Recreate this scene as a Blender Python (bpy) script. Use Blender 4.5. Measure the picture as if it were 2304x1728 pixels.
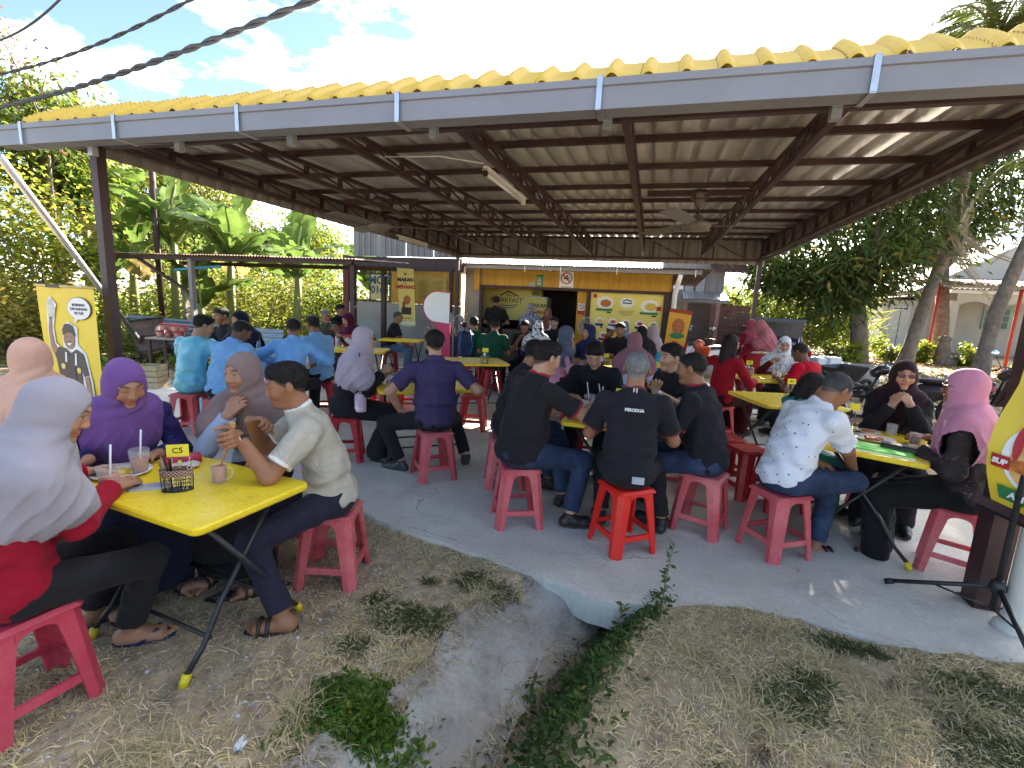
import bpy, math, random
import numpy as np
from math import radians, sin, cos, pi, sqrt, atan2
from mathutils import Matrix, Vector

for _o in list(bpy.data.objects): bpy.data.objects.remove(_o)
SC = bpy.context.scene
COL = SC.collection
RND = random.Random(7)
NR = np.random.RandomState(11)

# ---------------------------------------------------------------- camera
cam_d = bpy.data.cameras.new('camera'); cam = bpy.data.objects.new('camera', cam_d); COL.objects.link(cam)
cam_d.sensor_width = 36.0; cam_d.lens = 36.0 * 1065.0 / 2304.0
cam_d.clip_start = 0.05; cam_d.clip_end = 2000.0
_r = Vector((0.95952, 0.27726, 0.04940)); _u = Vector((-0.09321, 0.14710, 0.98472)); _b = Vector((0.26576, -0.94947, 0.16699))
cam.matrix_world = Matrix(((_r.x, _u.x, _b.x, 0.0), (_r.y, _u.y, _b.y, 0.0), (_r.z, _u.z, _b.z, 1.6), (0, 0, 0, 1)))
SC.camera = cam

# ---------------------------------------------------------------- sky, sun, exposure
SUN_EL, SUN_AZ = radians(24.0), radians(13.5)      # azimuth from +Y towards +X
wd = bpy.data.worlds.new("World"); SC.world = wd; wd.use_nodes = True
nt = wd.node_tree; nt.nodes.clear()
def _n(tree, t, **kw):
    n = tree.nodes.new(t)
    for k, v in kw.items(): setattr(n, k, v)
    return n
w_out = _n(nt, 'ShaderNodeOutputWorld'); w_bg = _n(nt, 'ShaderNodeBackground')
w_sky = _n(nt, 'ShaderNodeTexSky', sky_type='NISHITA', sun_disc=False)
w_sky.sun_elevation = SUN_EL; w_sky.sun_rotation = SUN_AZ
w_sky.air_density = 0.75; w_sky.dust_density = 0.3; w_sky.ozone_density = 1.0
w_tc = _n(nt, 'ShaderNodeTexCoord')
w_map = _n(nt, 'ShaderNodeMapping'); w_map.inputs['Scale'].default_value = (1.0, 1.0, 2.6); w_map.inputs['Location'].default_value = (3.1, 1.2, 0.7)
w_no = _n(nt, 'ShaderNodeTexNoise'); w_no.inputs['Scale'].default_value = 2.3; w_no.inputs['Detail'].default_value = 9; w_no.inputs['Roughness'].default_value = 0.58
w_rp = _n(nt, 'ShaderNodeValToRGB'); w_rp.color_ramp.elements[0].position = 0.57; w_rp.color_ramp.elements[1].position = 0.93
w_sep = _n(nt, 'ShaderNodeMath', operation='MULTIPLY'); w_sep.inputs[1].default_value = 0.92
w_gain = _n(nt, 'ShaderNodeVectorMath', operation='MULTIPLY'); w_gain.inputs[1].default_value = (1.0, 1.0, 1.0)
w_bw = _n(nt, 'ShaderNodeRGBToBW')
w_cl = _n(nt, 'ShaderNodeVectorMath', operation='SCALE'); w_cl.inputs[0].default_value = (1.0, 0.985, 0.96)
w_clm = _n(nt, 'ShaderNodeMath', operation='MULTIPLY_ADD'); w_clm.inputs[1].default_value = 3.4; w_clm.inputs[2].default_value = 26.0
w_mix = _n(nt, 'ShaderNodeMixRGB')
L = nt.links.new
L(w_tc.outputs['Generated'], w_map.inputs['Vector']); L(w_map.outputs[0], w_no.inputs['Vector'])
w_dot = _n(nt, 'ShaderNodeVectorMath', operation='DOT_PRODUCT'); w_dot.inputs[1].default_value = (sin(SUN_AZ) * cos(SUN_EL), cos(SUN_AZ) * cos(SUN_EL), sin(SUN_EL))
w_veil = _n(nt, 'ShaderNodeMath', operation='MULTIPLY_ADD'); w_veil.inputs[1].default_value = 0.17   # the high veil thickens towards the sun
L(w_tc.outputs['Generated'], w_dot.inputs[0]); L(w_dot.outputs['Value'], w_veil.inputs[0]); L(w_no.outputs['Fac'], w_veil.inputs[2]); L(w_veil.outputs[0], w_rp.inputs['Fac'])
L(w_rp.outputs['Color'], w_sep.inputs[0]); L(w_sep.outputs[0], w_mix.inputs['Fac'])
L(w_sky.outputs[0], w_mix.inputs['Color1']); L(w_sky.outputs[0], w_bw.inputs[0]); L(w_bw.outputs[0], w_clm.inputs[0])
L(w_clm.outputs[0], w_cl.inputs['Scale']); L(w_cl.outputs[0], w_mix.inputs['Color2'])
L(w_mix.outputs[0], w_bg.inputs['Color']); L(w_bg.outputs[0], w_out.inputs['Surface'])
w_bg.inputs['Strength'].default_value = 0.05
sun_d = bpy.data.lights.new('sun', 'SUN'); sun = bpy.data.objects.new('sun', sun_d); COL.objects.link(sun)
sun_d.energy = 4.6; sun_d.angle = radians(0.55); sun_d.color = (1.0, 0.90, 0.74)
sun.rotation_euler = Vector((sin(SUN_AZ) * cos(SUN_EL), cos(SUN_AZ) * cos(SUN_EL), sin(SUN_EL))).to_track_quat('Z', 'Y').to_euler()
SC.view_settings.view_transform = 'Standard'; SC.view_settings.look = 'None'
SC.view_settings.gamma = 1.0; SC.view_settings.use_curve_mapping = False
SC.view_settings.exposure = 3.05
SC.cycles.use_denoising = True
SC.cycles.max_bounces = 8; SC.cycles.diffuse_bounces = 4; SC.cycles.transparent_max_bounces = 12
SC.cycles.sample_clamp_indirect = 8.0

# ---------------------------------------------------------------- materials
_M = {}
def rgb(h):
    """sRGB hex to linear"""
    h = h.lstrip('#'); v = [int(h[i:i+2], 16) / 255 for i in (0, 2, 4)]
    return tuple(c / 12.92 if c <= 0.04045 else ((c + 0.055) / 1.055) ** 2.4 for c in v)
def mat(name, col=(0.5, 0.5, 0.5), rough=0.6, var=0.18, vscale=8.0, bump=0.0, bscale=60.0, metal=0.0, spec=0.5, transl=0.0,
        trans=0.0, alpha=1.0, attr=False, dirt=None, dscale=3.0, damt=0.5, sheen=0.0, emit=0.0, coat=0.0, ior=1.45, stretch=None, objcoord=True, crease=0.0):
    if name in _M: return _M[name]
    m = bpy.data.materials.new(name); m.use_nodes = True; _M[name] = m
    t = m.node_tree; t.nodes.clear(); L = t.links.new
    out = _n(t, 'ShaderNodeOutputMaterial'); p = _n(t, 'ShaderNodeBsdfPrincipled')
    p.inputs['Roughness'].default_value = rough; p.inputs['Metallic'].default_value = metal
    p.inputs['Specular IOR Level'].default_value = spec; p.inputs['IOR'].default_value = ior
    p.inputs['Transmission Weight'].default_value = trans; p.inputs['Alpha'].default_value = alpha
    p.inputs['Sheen Weight'].default_value = sheen; p.inputs['Coat Weight'].default_value = coat
    tc = _n(t, 'ShaderNodeTexCoord'); src = tc.outputs['Object']
    if not objcoord:
        g = _n(t, 'ShaderNodeNewGeometry'); src = g.outputs['Position']
    if stretch:
        mp = _n(t, 'ShaderNodeMapping'); mp.inputs['Scale'].default_value = stretch; L(src, mp.inputs['Vector']); src = mp.outputs[0]
    if attr:
        a = _n(t, 'ShaderNodeAttribute', attribute_name='Col'); csock = a.outputs['Color']
    else:
        c = _n(t, 'ShaderNodeRGB'); c.outputs[0].default_value = (*col, 1); csock = c.outputs[0]
    if dirt is not None:
        dn = _n(t, 'ShaderNodeTexNoise'); dn.inputs['Scale'].default_value = dscale; dn.inputs['Detail'].default_value = 7; dn.inputs['Roughness'].default_value = 0.65
        L(src, dn.inputs['Vector'])
        dr = _n(t, 'ShaderNodeValToRGB'); dr.color_ramp.elements[0].position = 0.45; dr.color_ramp.elements[1].position = 0.7; L(dn.outputs['Fac'], dr.inputs['Fac'])
        dm = _n(t, 'ShaderNodeMath', operation='MULTIPLY'); dm.inputs[1].default_value = damt; L(dr.outputs['Color'], dm.inputs[0])
        mx = _n(t, 'ShaderNodeMixRGB'); mx.inputs['Color2'].default_value = (*dirt, 1); L(dm.outputs[0], mx.inputs['Fac']); L(csock, mx.inputs['Color1']); csock = mx.outputs[0]
    if var > 0:
        no = _n(t, 'ShaderNodeTexNoise'); no.inputs['Scale'].default_value = vscale; no.inputs['Detail'].default_value = 5; L(src, no.inputs['Vector'])
        mr = _n(t, 'ShaderNodeMapRange'); mr.inputs['From Min'].default_value = 0.25; mr.inputs['From Max'].default_value = 0.75
        mr.inputs['To Min'].default_value = 1 - var; mr.inputs['To Max'].default_value = 1 + var; L(no.outputs['Fac'], mr.inputs['Value'])
        vm = _n(t, 'ShaderNodeVectorMath', operation='SCALE'); L(csock, vm.inputs[0]); L(mr.outputs[0], vm.inputs['Scale']); csock = vm.outputs[0]
    L(csock, p.inputs['Base Color'])
    if bump > 0:
        bn = _n(t, 'ShaderNodeTexNoise'); bn.inputs['Scale'].default_value = bscale; bn.inputs['Detail'].default_value = 4; L(src, bn.inputs['Vector'])
        bp = _n(t, 'ShaderNodeBump'); bp.inputs['Strength'].default_value = bump; bp.inputs['Distance'].default_value = 0.01; L(bn.outputs['Fac'], bp.inputs['Height']); L(bp.outputs[0], p.inputs['Normal'])
    if crease > 0:
        cn = _n(t, 'ShaderNodeTexNoise'); cn.inputs['Scale'].default_value = 7.5; cn.inputs['Detail'].default_value = 2.5; cn.inputs['Distortion'].default_value = 1.2; L(src, cn.inputs['Vector'])
        c1 = _n(t, 'ShaderNodeMath', operation='SUBTRACT'); c1.inputs[1].default_value = 0.5; L(cn.outputs['Fac'], c1.inputs[0]); c2 = _n(t, 'ShaderNodeMath', operation='ABSOLUTE'); L(c1.outputs[0], c2.inputs[0]); c3 = _n(t, 'ShaderNodeMath', operation='POWER'); c3.inputs[1].default_value = 0.6; L(c2.outputs[0], c3.inputs[0])
        cb = _n(t, 'ShaderNodeBump'); cb.inputs['Strength'].default_value = crease; cb.inputs['Distance'].default_value = 0.03; L(c3.outputs[0], cb.inputs['Height'])
        if bump > 0: L(cb.outputs[0], bp.inputs['Normal'])
        else: L(cb.outputs[0], p.inputs['Normal'])
    if emit > 0:
        p.inputs['Emission Color'].default_value = (*col, 1); p.inputs['Emission Strength'].default_value = emit
    sh = p.outputs[0]
    if transl > 0:
        tr = _n(t, 'ShaderNodeBsdfTranslucent'); ms = _n(t, 'ShaderNodeMixShader'); ms.inputs[0].default_value = transl
        L(csock, tr.inputs['Color']); L(sh, ms.inputs[1]); L(tr.outputs[0], ms.inputs[2]); sh = ms.outputs[0]
    L(sh, out.inputs['Surface'])
    return m

def rich_mat(name, base, light, dark, s_big=0.9, s_mid=4.0, s_fine=40.0, rough=0.85, crack=0.0, scuff=0.0, scuffcol=(0.1, 0.08, 0.05), spec=0.3, rvar=0.15, world=True, crack_scale=0.55, bump=0.25, stretch=None):
    """worn surface: broad patches, blotches, grain, optional hairline cracks and scuffs, uneven gloss"""
    m = bpy.data.materials.new(name); m.use_nodes = True; _M[name] = m; t = m.node_tree; t.nodes.clear(); L = t.links.new
    out = _n(t, 'ShaderNodeOutputMaterial'); p = _n(t, 'ShaderNodeBsdfPrincipled'); p.inputs['Specular IOR Level'].default_value = spec
    src = (_n(t, 'ShaderNodeNewGeometry').outputs['Position'] if world else _n(t, 'ShaderNodeTexCoord').outputs['Object'])
    if stretch: mp = _n(t, 'ShaderNodeMapping'); mp.inputs['Scale'].default_value = stretch; L(src, mp.inputs['Vector']); src = mp.outputs[0]
    def noise(sc, det=6, ro=0.62, dis=0.0):
        n = _n(t, 'ShaderNodeTexNoise'); n.inputs['Scale'].default_value = sc; n.inputs['Detail'].default_value = det; n.inputs['Roughness'].default_value = ro; n.inputs['Distortion'].default_value = dis; L(src, n.inputs['Vector']); return n.outputs['Fac']
    def rng(s, a, b, c, d):
        r = _n(t, 'ShaderNodeMapRange'); 
        for k, v in zip(('From Min', 'From Max', 'To Min', 'To Max'), (a, b, c, d)): r.inputs[k].default_value = v
        L(s, r.inputs['Value']); return r.outputs[0]
    def mix(f, a, b):
        x = _n(t, 'ShaderNodeMixRGB'); 
        if hasattr(f, 'links'): L(f, x.inputs['Fac'])
        else: x.inputs['Fac'].default_value = f
        for k, v in (('Color1', a), ('Color2', b)):
            if hasattr(v, 'links'): L(v, x.inputs[k])
            else: x.inputs[k].default_value = (*v, 1)
        return x.outputs[0]
    c = mix(rng(noise(s_big), 0.40, 0.66, 0, 0.85), base, light); c = mix(rng(noise(s_mid, 8, 0.7), 0.52, 0.74, 0, 0.7), c, dark)
    vm = _n(t, 'ShaderNodeVectorMath', operation='SCALE'); L(c, vm.inputs[0]); nf = noise(s_fine, 4, 0.7); L(rng(nf, 0.3, 0.7, 0.88, 1.12), vm.inputs['Scale']); c = vm.outputs[0]
    if crack > 0:
        wv = _n(t, 'ShaderNodeVectorMath', operation='SCALE'); nn = _n(t, 'ShaderNodeTexNoise'); nn.inputs['Scale'].default_value = 2.2; nn.inputs['Detail'].default_value = 5; L(src, nn.inputs['Vector']); L(nn.outputs['Color'], wv.inputs[0]); wv.inputs['Scale'].default_value = 0.55; ad = _n(t, 'ShaderNodeVectorMath', operation='ADD'); L(src, ad.inputs[0]); L(wv.outputs[0], ad.inputs[1])
        v = _n(t, 'ShaderNodeTexVoronoi', feature='DISTANCE_TO_EDGE'); v.inputs['Scale'].default_value = crack_scale; L(ad.outputs[0], v.inputs['Vector']); k = rng(v.outputs['Distance'], 0.0, 0.004, 1, 0)
        mm = _n(t, 'ShaderNodeMath', operation='MULTIPLY'); L(k, mm.inputs[0]); L(rng(noise(1.3, 3), 0.45, 0.6, 0, crack), mm.inputs[1]); c = mix(mm.outputs[0], c, tuple(x * 0.35 for x in base))
    if scuff > 0: c = mix(rng(noise(9, 10, 0.8, 2.0), 0.62, 0.70, 0, scuff), c, scuffcol); c = mix(rng(noise(55, 3, 0.5), 0.70, 0.74, 0, scuff), c, scuffcol)
    L(c, p.inputs['Base Color']); L(rng(noise(s_mid * 1.7), 0.3, 0.7, rough - rvar, rough + rvar), p.inputs['Roughness'])
    b = _n(t, 'ShaderNodeBump'); b.inputs['Strength'].default_value = bump; b.inputs['Distance'].default_value = 0.008; L(nf, b.inputs['Height']); L(b.outputs[0], p.inputs['Normal']); L(p.outputs[0], out.inputs['Surface']); return m
# ---------------------------------------------------------------- mesh helpers
def npmesh(name, V, F, m, parent=None, smooth=False, col=None, mats=None, midx=None):
    """V (n,3); F: (k,4) or (k,3) int array or list of such arrays"""
    Fs = F if isinstance(F, list) else [F]
    Fs = [np.asarray(f, np.int32) for f in Fs if len(f)]
    V = np.asarray(V, np.float32)
    me = bpy.data.meshes.new(name)
    me.vertices.add(len(V)); me.vertices.foreach_set('co', V.ravel())
    tot = [np.full(len(f), f.shape[1], np.int32) for f in Fs]; tot = np.concatenate(tot) if tot else np.zeros(0, np.int32)
    li = np.concatenate([f.ravel() for f in Fs]) if Fs else np.zeros(0, np.int32)
    me.loops.add(len(li)); me.loops.foreach_set('vertex_index', li)
    me.polygons.add(len(tot)); st = np.concatenate([[0], np.cumsum(tot)[:-1]]).astype(np.int32) if len(tot) else np.zeros(0, np.int32)
    me.polygons.foreach_set('loop_start', st)
    if smooth: me.polygons.foreach_set('use_smooth', np.ones(len(tot), bool))
    if midx is not None: me.polygons.foreach_set('material_index', np.asarray(midx, np.int32))
    me.update(calc_edges=True)
    if col is not None:
        ca = me.color_attributes.new('Col', 'FLOAT_COLOR', 'POINT')
        c4 = np.ones((len(V), 4), np.float32); c4[:, :3] = col; ca.data.foreach_set('color', c4.ravel())
    for mm in (mats or [m]):
        if mm is not None: me.materials.append(mm)
    o = bpy.data.objects.new(name, me); COL.objects.link(o)
    if parent is not None: o.parent = parent
    return o
def tag(o, label=None, cat=None, group=None, kind=None):
    if label: o['label'] = label
    if cat: o['category'] = cat
    if group: o['group'] = group
    if kind: o['kind'] = kind
    return o
def empty(name, loc=(0, 0, 0), rz=0.0, label=None, cat=None, group=None):
    o = bpy.data.objects.new(name, None); COL.objects.link(o); o.location = loc; o.rotation_euler = (0, 0, rz)
    o.empty_display_size = 0.1
    return tag(o, label, cat, group)
def copy_tree(o, parent=None):
    c = o.copy(); COL.objects.link(c); c.parent = parent
    for ch in o.children: copy_tree(ch, c)
    return c
class MB:
    """collects shapes into one mesh"""
    def __init__(s): s.V = []; s.F = []; s.n = 0; s.S = []
    def add(s, V, F, smooth=False):
        V = np.asarray(V, float).reshape(-1, 3)
        for f in F: s.F.append([i + s.n for i in f]); s.S.append(smooth)
        s.V.append(V); s.n += len(V); return s
    def box(s, c, size, rz=0.0, R=None):
        x, y, z = [v / 2 for v in size]
        P = np.array([(-x,-y,-z),(x,-y,-z),(x,y,-z),(-x,y,-z),(-x,-y,z),(x,-y,z),(x,y,z),(-x,y,z)], float)
        if R is not None: P = P @ np.asarray(R).T
        elif rz: P = P @ np.array([[cos(rz), sin(rz), 0], [-sin(rz), cos(rz), 0], [0, 0, 1]])
        return s.add(P + np.array(c), [(0,3,2,1),(4,5,6,7),(0,1,5,4),(1,2,6,5),(2,3,7,6),(3,0,4,7)])
    def b2(s, lo, hi): return s.box([(a + b) / 2 for a, b in zip(lo, hi)], [b - a for a, b in zip(lo, hi)])
    def bbox(s, c, size, bev=0.01, rz=0.0):
        """box with chamfered vertical and top edges"""
        x, y, z = [v / 2 for v in size]; b = bev
        ring = [(-x+b,-y),(x-b,-y),(x,-y+b),(x,y-b),(x-b,y),(-x+b,y),(-x,y-b),(-x,-y+b)]
        P = []
        for zz, sc in ((-z, 1.0), (z - b, 1.0), (z, None)):
            for px, py in ring:
                if sc is None: P.append((px * (x - b) / x, py * (y - b) / y, zz))
                else: P.append((px, py, zz))
        P = np.array(P)
        if rz: P = P @ np.array([[cos(rz), sin(rz), 0], [-sin(rz), cos(rz), 0], [0, 0, 1]])
        F = [tuple(range(7, -1, -1)), tuple(range(16, 24))]
        for k in (0, 8):
            for i in range(8): F.append((k + i, k + (i + 1) % 8, k + 8 + (i + 1) % 8, k + 8 + i))
        return s.add(P + np.array(c), F)
    def beam(s, a, b, w, h, up=(0, 0, 1)):
        a = np.array(a, float); b = np.array(b, float); d = b - a; l = np.linalg.norm(d); d /= l
        u = np.array(up, float); r = np.cross(d, u)
        if np.linalg.norm(r) < 1e-6: r = np.cross(d, (0, 1, 0.0))
        r /= np.linalg.norm(r); u = np.cross(r, d)
        return s.box((a + b) / 2, (w, l, h), R=np.array([r, d, u]).T)
    def tube(s, pts, r, n=8, caps=True, smooth=True):
        pts = np.array(pts, float); k = len(pts); rr = np.full(k, r) if np.isscalar(r) else np.array(r, float)
        V = []; ref = None
        for i in range(k):
            d = pts[min(i + 1, k - 1)] - pts[max(i - 1, 0)]; d = d / (np.linalg.norm(d) + 1e-9)
            if ref is None:
                ref = np.array((0, 0, 1.0)) if abs(d[2]) < 0.9 else np.array((1.0, 0, 0))
            u = ref - d * ref.dot(d); u /= np.linalg.norm(u) + 1e-9; v = np.cross(d, u); ref = u
            for j in range(n):
                a = 2 * pi * j / n; V.append(pts[i] + rr[i] * (cos(a) * u + sin(a) * v))
        F = [(i*n+j, i*n+(j+1) % n, (i+1)*n+(j+1) % n, (i+1)*n+j) for i in range(k-1) for j in range(n)]
        if caps: F += [tuple(range(n-1, -1, -1)), tuple(range((k-1)*n, k*n))]
        return s.add(V, F, smooth)
    def lathe(s, prof, c=(0, 0, 0), n=16, closed=True, smooth=True):
        V = []; k = len(prof)
        for r, z in prof:
            for j in range(n): a = 2 * pi * j / n; V.append((c[0] + r * cos(a), c[1] + r * sin(a), c[2] + z))
        F = [(i*n+j, i*n+(j+1) % n, (i+1)*n+(j+1) % n, (i+1)*n+j) for i in range(k-1) for j in range(n)]
        if closed: F += [tuple(range(n-1, -1, -1)), tuple(range((k-1)*n, k*n))]
        return s.add(V, F, smooth)
    def prism(s, poly, z0, z1):
        n = len(poly); V = [(x, y, z0) for x, y in poly] + [(x, y, z1) for x, y in poly]
        F = [tuple(range(n-1, -1, -1)), tuple(range(n, 2*n))] + [(i, (i+1) % n, n+(i+1) % n, n+i) for i in range(n)]
        return s.add(V, F)
    def extr(s, poly, a, b, u, v):
        """polygon (p,q) in axes u,v extruded from point a to b"""
        a = np.array(a, float); b = np.array(b, float); u = np.array(u, float); v = np.array(v, float); n = len(poly)
        V = [a + p*u + q*v for p, q in poly] + [b + p*u + q*v for p, q in poly]
        F = [tuple(range(n-1, -1, -1)), tuple(range(n, 2*n))] + [(i, (i+1) % n, n+(i+1) % n, n+i) for i in range(n)]
        return s.add(V, F)
    def sphere(s, c, r, n=12, m=8, sq=(1, 1, 1)):
        prof = [(r * sin(pi * i / m) + 1e-5, -r * cos(pi * i / m)) for i in range(m + 1)]
        k0 = s.n; s.lathe(prof, (0, 0, 0), n); s.V[-1] = s.V[-1] * np.array(sq) + np.array(c); return s
    def xf(s, M):
        """transform everything collected so far by a 4x4"""
        M = np.asarray(M)
        s.V = [v @ M[:3, :3].T + M[:3, 3] for v in s.V]; return s
    def build(s, name, m, parent=None, fixn=False):
        me = bpy.data.meshes.new(name); me.from_pydata(np.concatenate(s.V).tolist(), [], s.F)
        me.polygons.foreach_set('use_smooth', np.array(s.S, bool)); me.update()
        if isinstance(m, (list, tuple)):
            for q in m: me.materials.append(q)
        else: me.materials.append(m)
        if fixn:
            import bmesh
            bm = bmesh.new(); bm.from_mesh(me); bmesh.ops.recalc_face_normals(bm, faces=bm.faces); bm.to_mesh(me); bm.free()
        o = bpy.data.objects.new(name, me); COL.objects.link(o)
        if parent is not None: o.parent = parent
        return o
def smoothstep(a, b, x):
    t = np.clip((x - a) / (b - a), 0, 1); return t * t * (3 - 2 * t)
def vnoise(x, y, seed=0):
    """cheap smooth value noise on arrays"""
    def h(i, j): 
        n = (i * 374761393 + j * 668265263 + seed * 974711) & 0x7fffffff
        n = ((n ^ (n >> 13)) * 1274126177) & 0x7fffffff
        return (n & 0xffff) / 65535.0
    x = np.asarray(x, float); y = np.asarray(y, float)
    i = np.floor(x).astype(np.int64); j = np.floor(y).astype(np.int64); fx = x - i; fy = y - j
    fx = fx * fx * (3 - 2 * fx); fy = fy * fy * (3 - 2 * fy)
    return (h(i, j) * (1 - fx) + h(i + 1, j) * fx) * (1 - fy) + (h(i, j + 1) * (1 - fx) + h(i + 1, j + 1) * fx) * fy
_txt = {}
def text_mesh(name, s, size, m, parent, loc, R, align='CENTER', bold=0.0, ext=0.0015):
    """flat lettering as a mesh; R rows: right, up, normal vectors"""
    c = bpy.data.curves.new(name, 'FONT'); c.body = s; c.size = size; c.align_x = align; c.align_y = 'CENTER'; c.extrude = ext; c.offset = bold; c.resolution_u = 3
    t = bpy.data.objects.new('tmp', c)
    if 'sc' not in _txt: _txt['sc'] = bpy.data.scenes.new('lettering')
    ts = _txt['sc']; ts.collection.objects.link(t)
    with bpy.context.temp_override(scene=ts, view_layer=ts.view_layers[0]):
        dg = bpy.context.evaluated_depsgraph_get()
        me = bpy.data.meshes.new_from_object(t.evaluated_get(dg))
    bpy.data.objects.remove(t); bpy.data.curves.remove(c)
    me.name = name; me.materials.clear(); me.materials.append(m)
    o = bpy.data.objects.new(name, me); COL.objects.link(o)
    r, u, n = [Vector(v).normalized() for v in R]
    o.matrix_world = Matrix(((r.x, u.x, n.x, loc[0]), (r.y, u.y, n.y, loc[1]), (r.z, u.z, n.z, loc[2]), (0, 0, 0, 1)))
    if parent is not None: o.parent = parent; 
    return o
# ================================================================ ground, slab, drain
DAX = np.array([(-0.62, 0.3), (-0.47, 0.9), (-0.40, 1.49), (-0.35, 1.77), (-0.26, 2.08), (-0.15, 2.38), (0.0, 2.66), (0.05, 3.2)])
def ditch_xy(y): return np.interp(y, DAX[:, 1], DAX[:, 0])
def ground_z(x, y):
    x = np.asarray(x, float); y = np.asarray(y, float)
    z = -0.014 * np.ones_like(x)
    z = z - 0.04 * smoothstep(-0.4, -1.6, x) * smoothstep(3.4, 2.4, y) * smoothstep(-9, -5, x)
    z = z + 0.018 * (vnoise(x * 3, y * 3, 1) - 0.5) + 0.012 * (vnoise(x * 11, y * 11, 2) - 0.5)
    ax = ditch_xy(y); d = x - ax
    fade = smoothstep(3.3, 2.9, y)
    lf = np.where(d < 0, np.clip(1 + d / 0.62, 0, 1), np.clip(1 - d / 0.30, 0, 1))
    lf = lf * lf * (3 - 2 * lf)
    z = z - 0.26 * lf * fade * smoothstep(-3, 0, y)
    z = z + 0.27 * smoothstep(9, 16, y) * smoothstep(2.6, 6.0, x)          # the yard climbs a little to the right
    z = z + 0.5 * smoothstep(-11, -16, x) * smoothstep(4, 8, y)            # bank on the left
    return z
def nonuni(a, b, step, far, n):
    c = np.arange(a, b + 1e-6, step); k = np.geomspace(step, far, n)
    k = np.cumsum(k) * (far / np.cumsum(k)[-1])
    return np.concatenate([(a - k)[::-1], c, b + k])
gx = nonuni(-4.2, 3.6, 0.04, 500, 46); gy = nonuni(0.0, 3.4, 0.04, 500, 60)
GX, GY = np.meshgrid(gx, gy, indexing='ij'); GZ = ground_z(GX, GY)
def gridfaces(nx, ny):
    i, j = np.meshgrid(np.arange(nx - 1), np.arange(ny - 1), indexing='ij'); a = (i * ny + j).ravel()
    return np.stack([a, a + ny, a + ny + 1, a + 1], 1)
def ground_mat():
    m = bpy.data.materials.new('soil'); m.use_nodes = True; t = m.node_tree; t.nodes.clear(); L = t.links.new
    out = _n(t, 'ShaderNodeOutputMaterial'); p = _n(t, 'ShaderNodeBsdfPrincipled'); p.inputs['Roughness'].default_value = 0.95; p.inputs['Specular IOR Level'].default_value = 0.15
    g = _n(t, 'ShaderNodeNewGeometry')
    def noise(sc, det=6, ro=0.6):
        n = _n(t, 'ShaderNodeTexNoise'); n.inputs['Scale'].default_value = sc; n.inputs['Detail'].default_value = det; n.inputs['Roughness'].default_value = ro; L(g.outputs['Position'], n.inputs['Vector']); return n
    def ramp(src, stops):
        r = _n(t, 'ShaderNodeValToRGB'); e = r.color_ramp.elements
        while len(e) < len(stops): e.new(0.5)
        for k, (pos, c) in enumerate(stops): e[k].position = pos; e[k].color = (*c, 1)
        L(src, r.inputs['Fac']); return r
    n1 = noise(1.1); r1 = ramp(n1.outputs['Fac'], [(0.3, (0.30, 0.235, 0.165)), (0.5, (0.42, 0.345, 0.245)), (0.7, (0.52, 0.44, 0.32))])
    n2 = noise(9, 8, 0.7); r2 = ramp(n2.outputs['Fac'], [(0.35, (0.55, 0.52, 0.48)), (0.65, (1.15, 1.1, 1.0))])
    mx = _n(t, 'ShaderNodeMixRGB', blend_type='MULTIPLY'); mx.inputs['Fac'].default_value = 1; L(r1.outputs[0], mx.inputs['Color1']); L(r2.outputs[0], mx.inputs['Color2'])
    v = _n(t, 'ShaderNodeTexVoronoi'); v.inputs['Scale'].default_value = 55; L(g.outputs['Position'], v.inputs['Vector'])
    r3 = ramp(v.outputs['Color'], [(0.0, (0.6, 0.6, 0.62)), (1.0, (1.25, 1.2, 1.12))])
    mx2 = _n(t, 'ShaderNodeMixRGB', blend_type='MULTIPLY'); mx2.inputs['Fac'].default_value = 0.55; L(mx.outputs[0], mx2.inputs['Color1']); L(r3.outputs[0], mx2.inputs['Color2'])
    L(mx2.outputs[0], p.inputs['Base Color'])
    b = _n(t, 'ShaderNodeBump'); b.inputs['Strength'].default_value = 0.6; b.inputs['Distance'].default_value = 0.02; L(n2.outputs['Fac'], b.inputs['Height']); L(b.outputs[0], p.inputs['Normal'])
    L(p.outputs[0], out.inputs['Surface']); return m
gnd = npmesh('ground', np.stack([GX, GY, GZ], -1).reshape(-1, 3), gridfaces(len(gx), len(gy)), ground_mat(), smooth=True)
tag(gnd, kind='structure')

M_conc = rich_mat('concrete', (0.50, 0.468, 0.405), (0.67, 0.64, 0.57), (0.37, 0.34, 0.29), 0.8, 2.4, 38, rough=0.82, crack=0.8, spec=0.25)
M_conc2 = rich_mat('weathered_concrete', (0.27, 0.245, 0.21), (0.43, 0.405, 0.365), (0.13, 0.11, 0.09), 2.0, 6.0, 45, rough=0.92, crack=0.9, spec=0.15, crack_scale=1.6, bump=0.7)
fe = [(-7.6, 5.2), (-5.6, 3.45), (-4.2, 3.25), (-3.0, 3.22), (-2.01, 3.0), (-1.77, 2.84), (-1.3, 2.74), (-0.96, 2.67), (-0.53, 2.58), (-0.25, 2.50), (-0.04, 2.47), (0.24, 2.57), (0.57, 2.65), (0.93, 2.68), (1.24, 2.60), (1.56, 2.63), (1.91, 2.69), (2.6, 2.75)]
edge = []
for (x0, y0), (x1, y1) in zip(fe[:-1], fe[1:]):
    k = max(2, int(abs(x1 - x0) / 0.06))
    for i in range(k):
        f = i / k; x = x0 + (x1 - x0) * f; y = y0 + (y1 - y0) * f
        edge.append((x, y + 0.05 * (float(vnoise(x * 6, 3.3, 5)) - 0.5) + 0.03 * (float(vnoise(x * 21, 8.3, 6)) - 0.5)))
edge.append(fe[-1])
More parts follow.
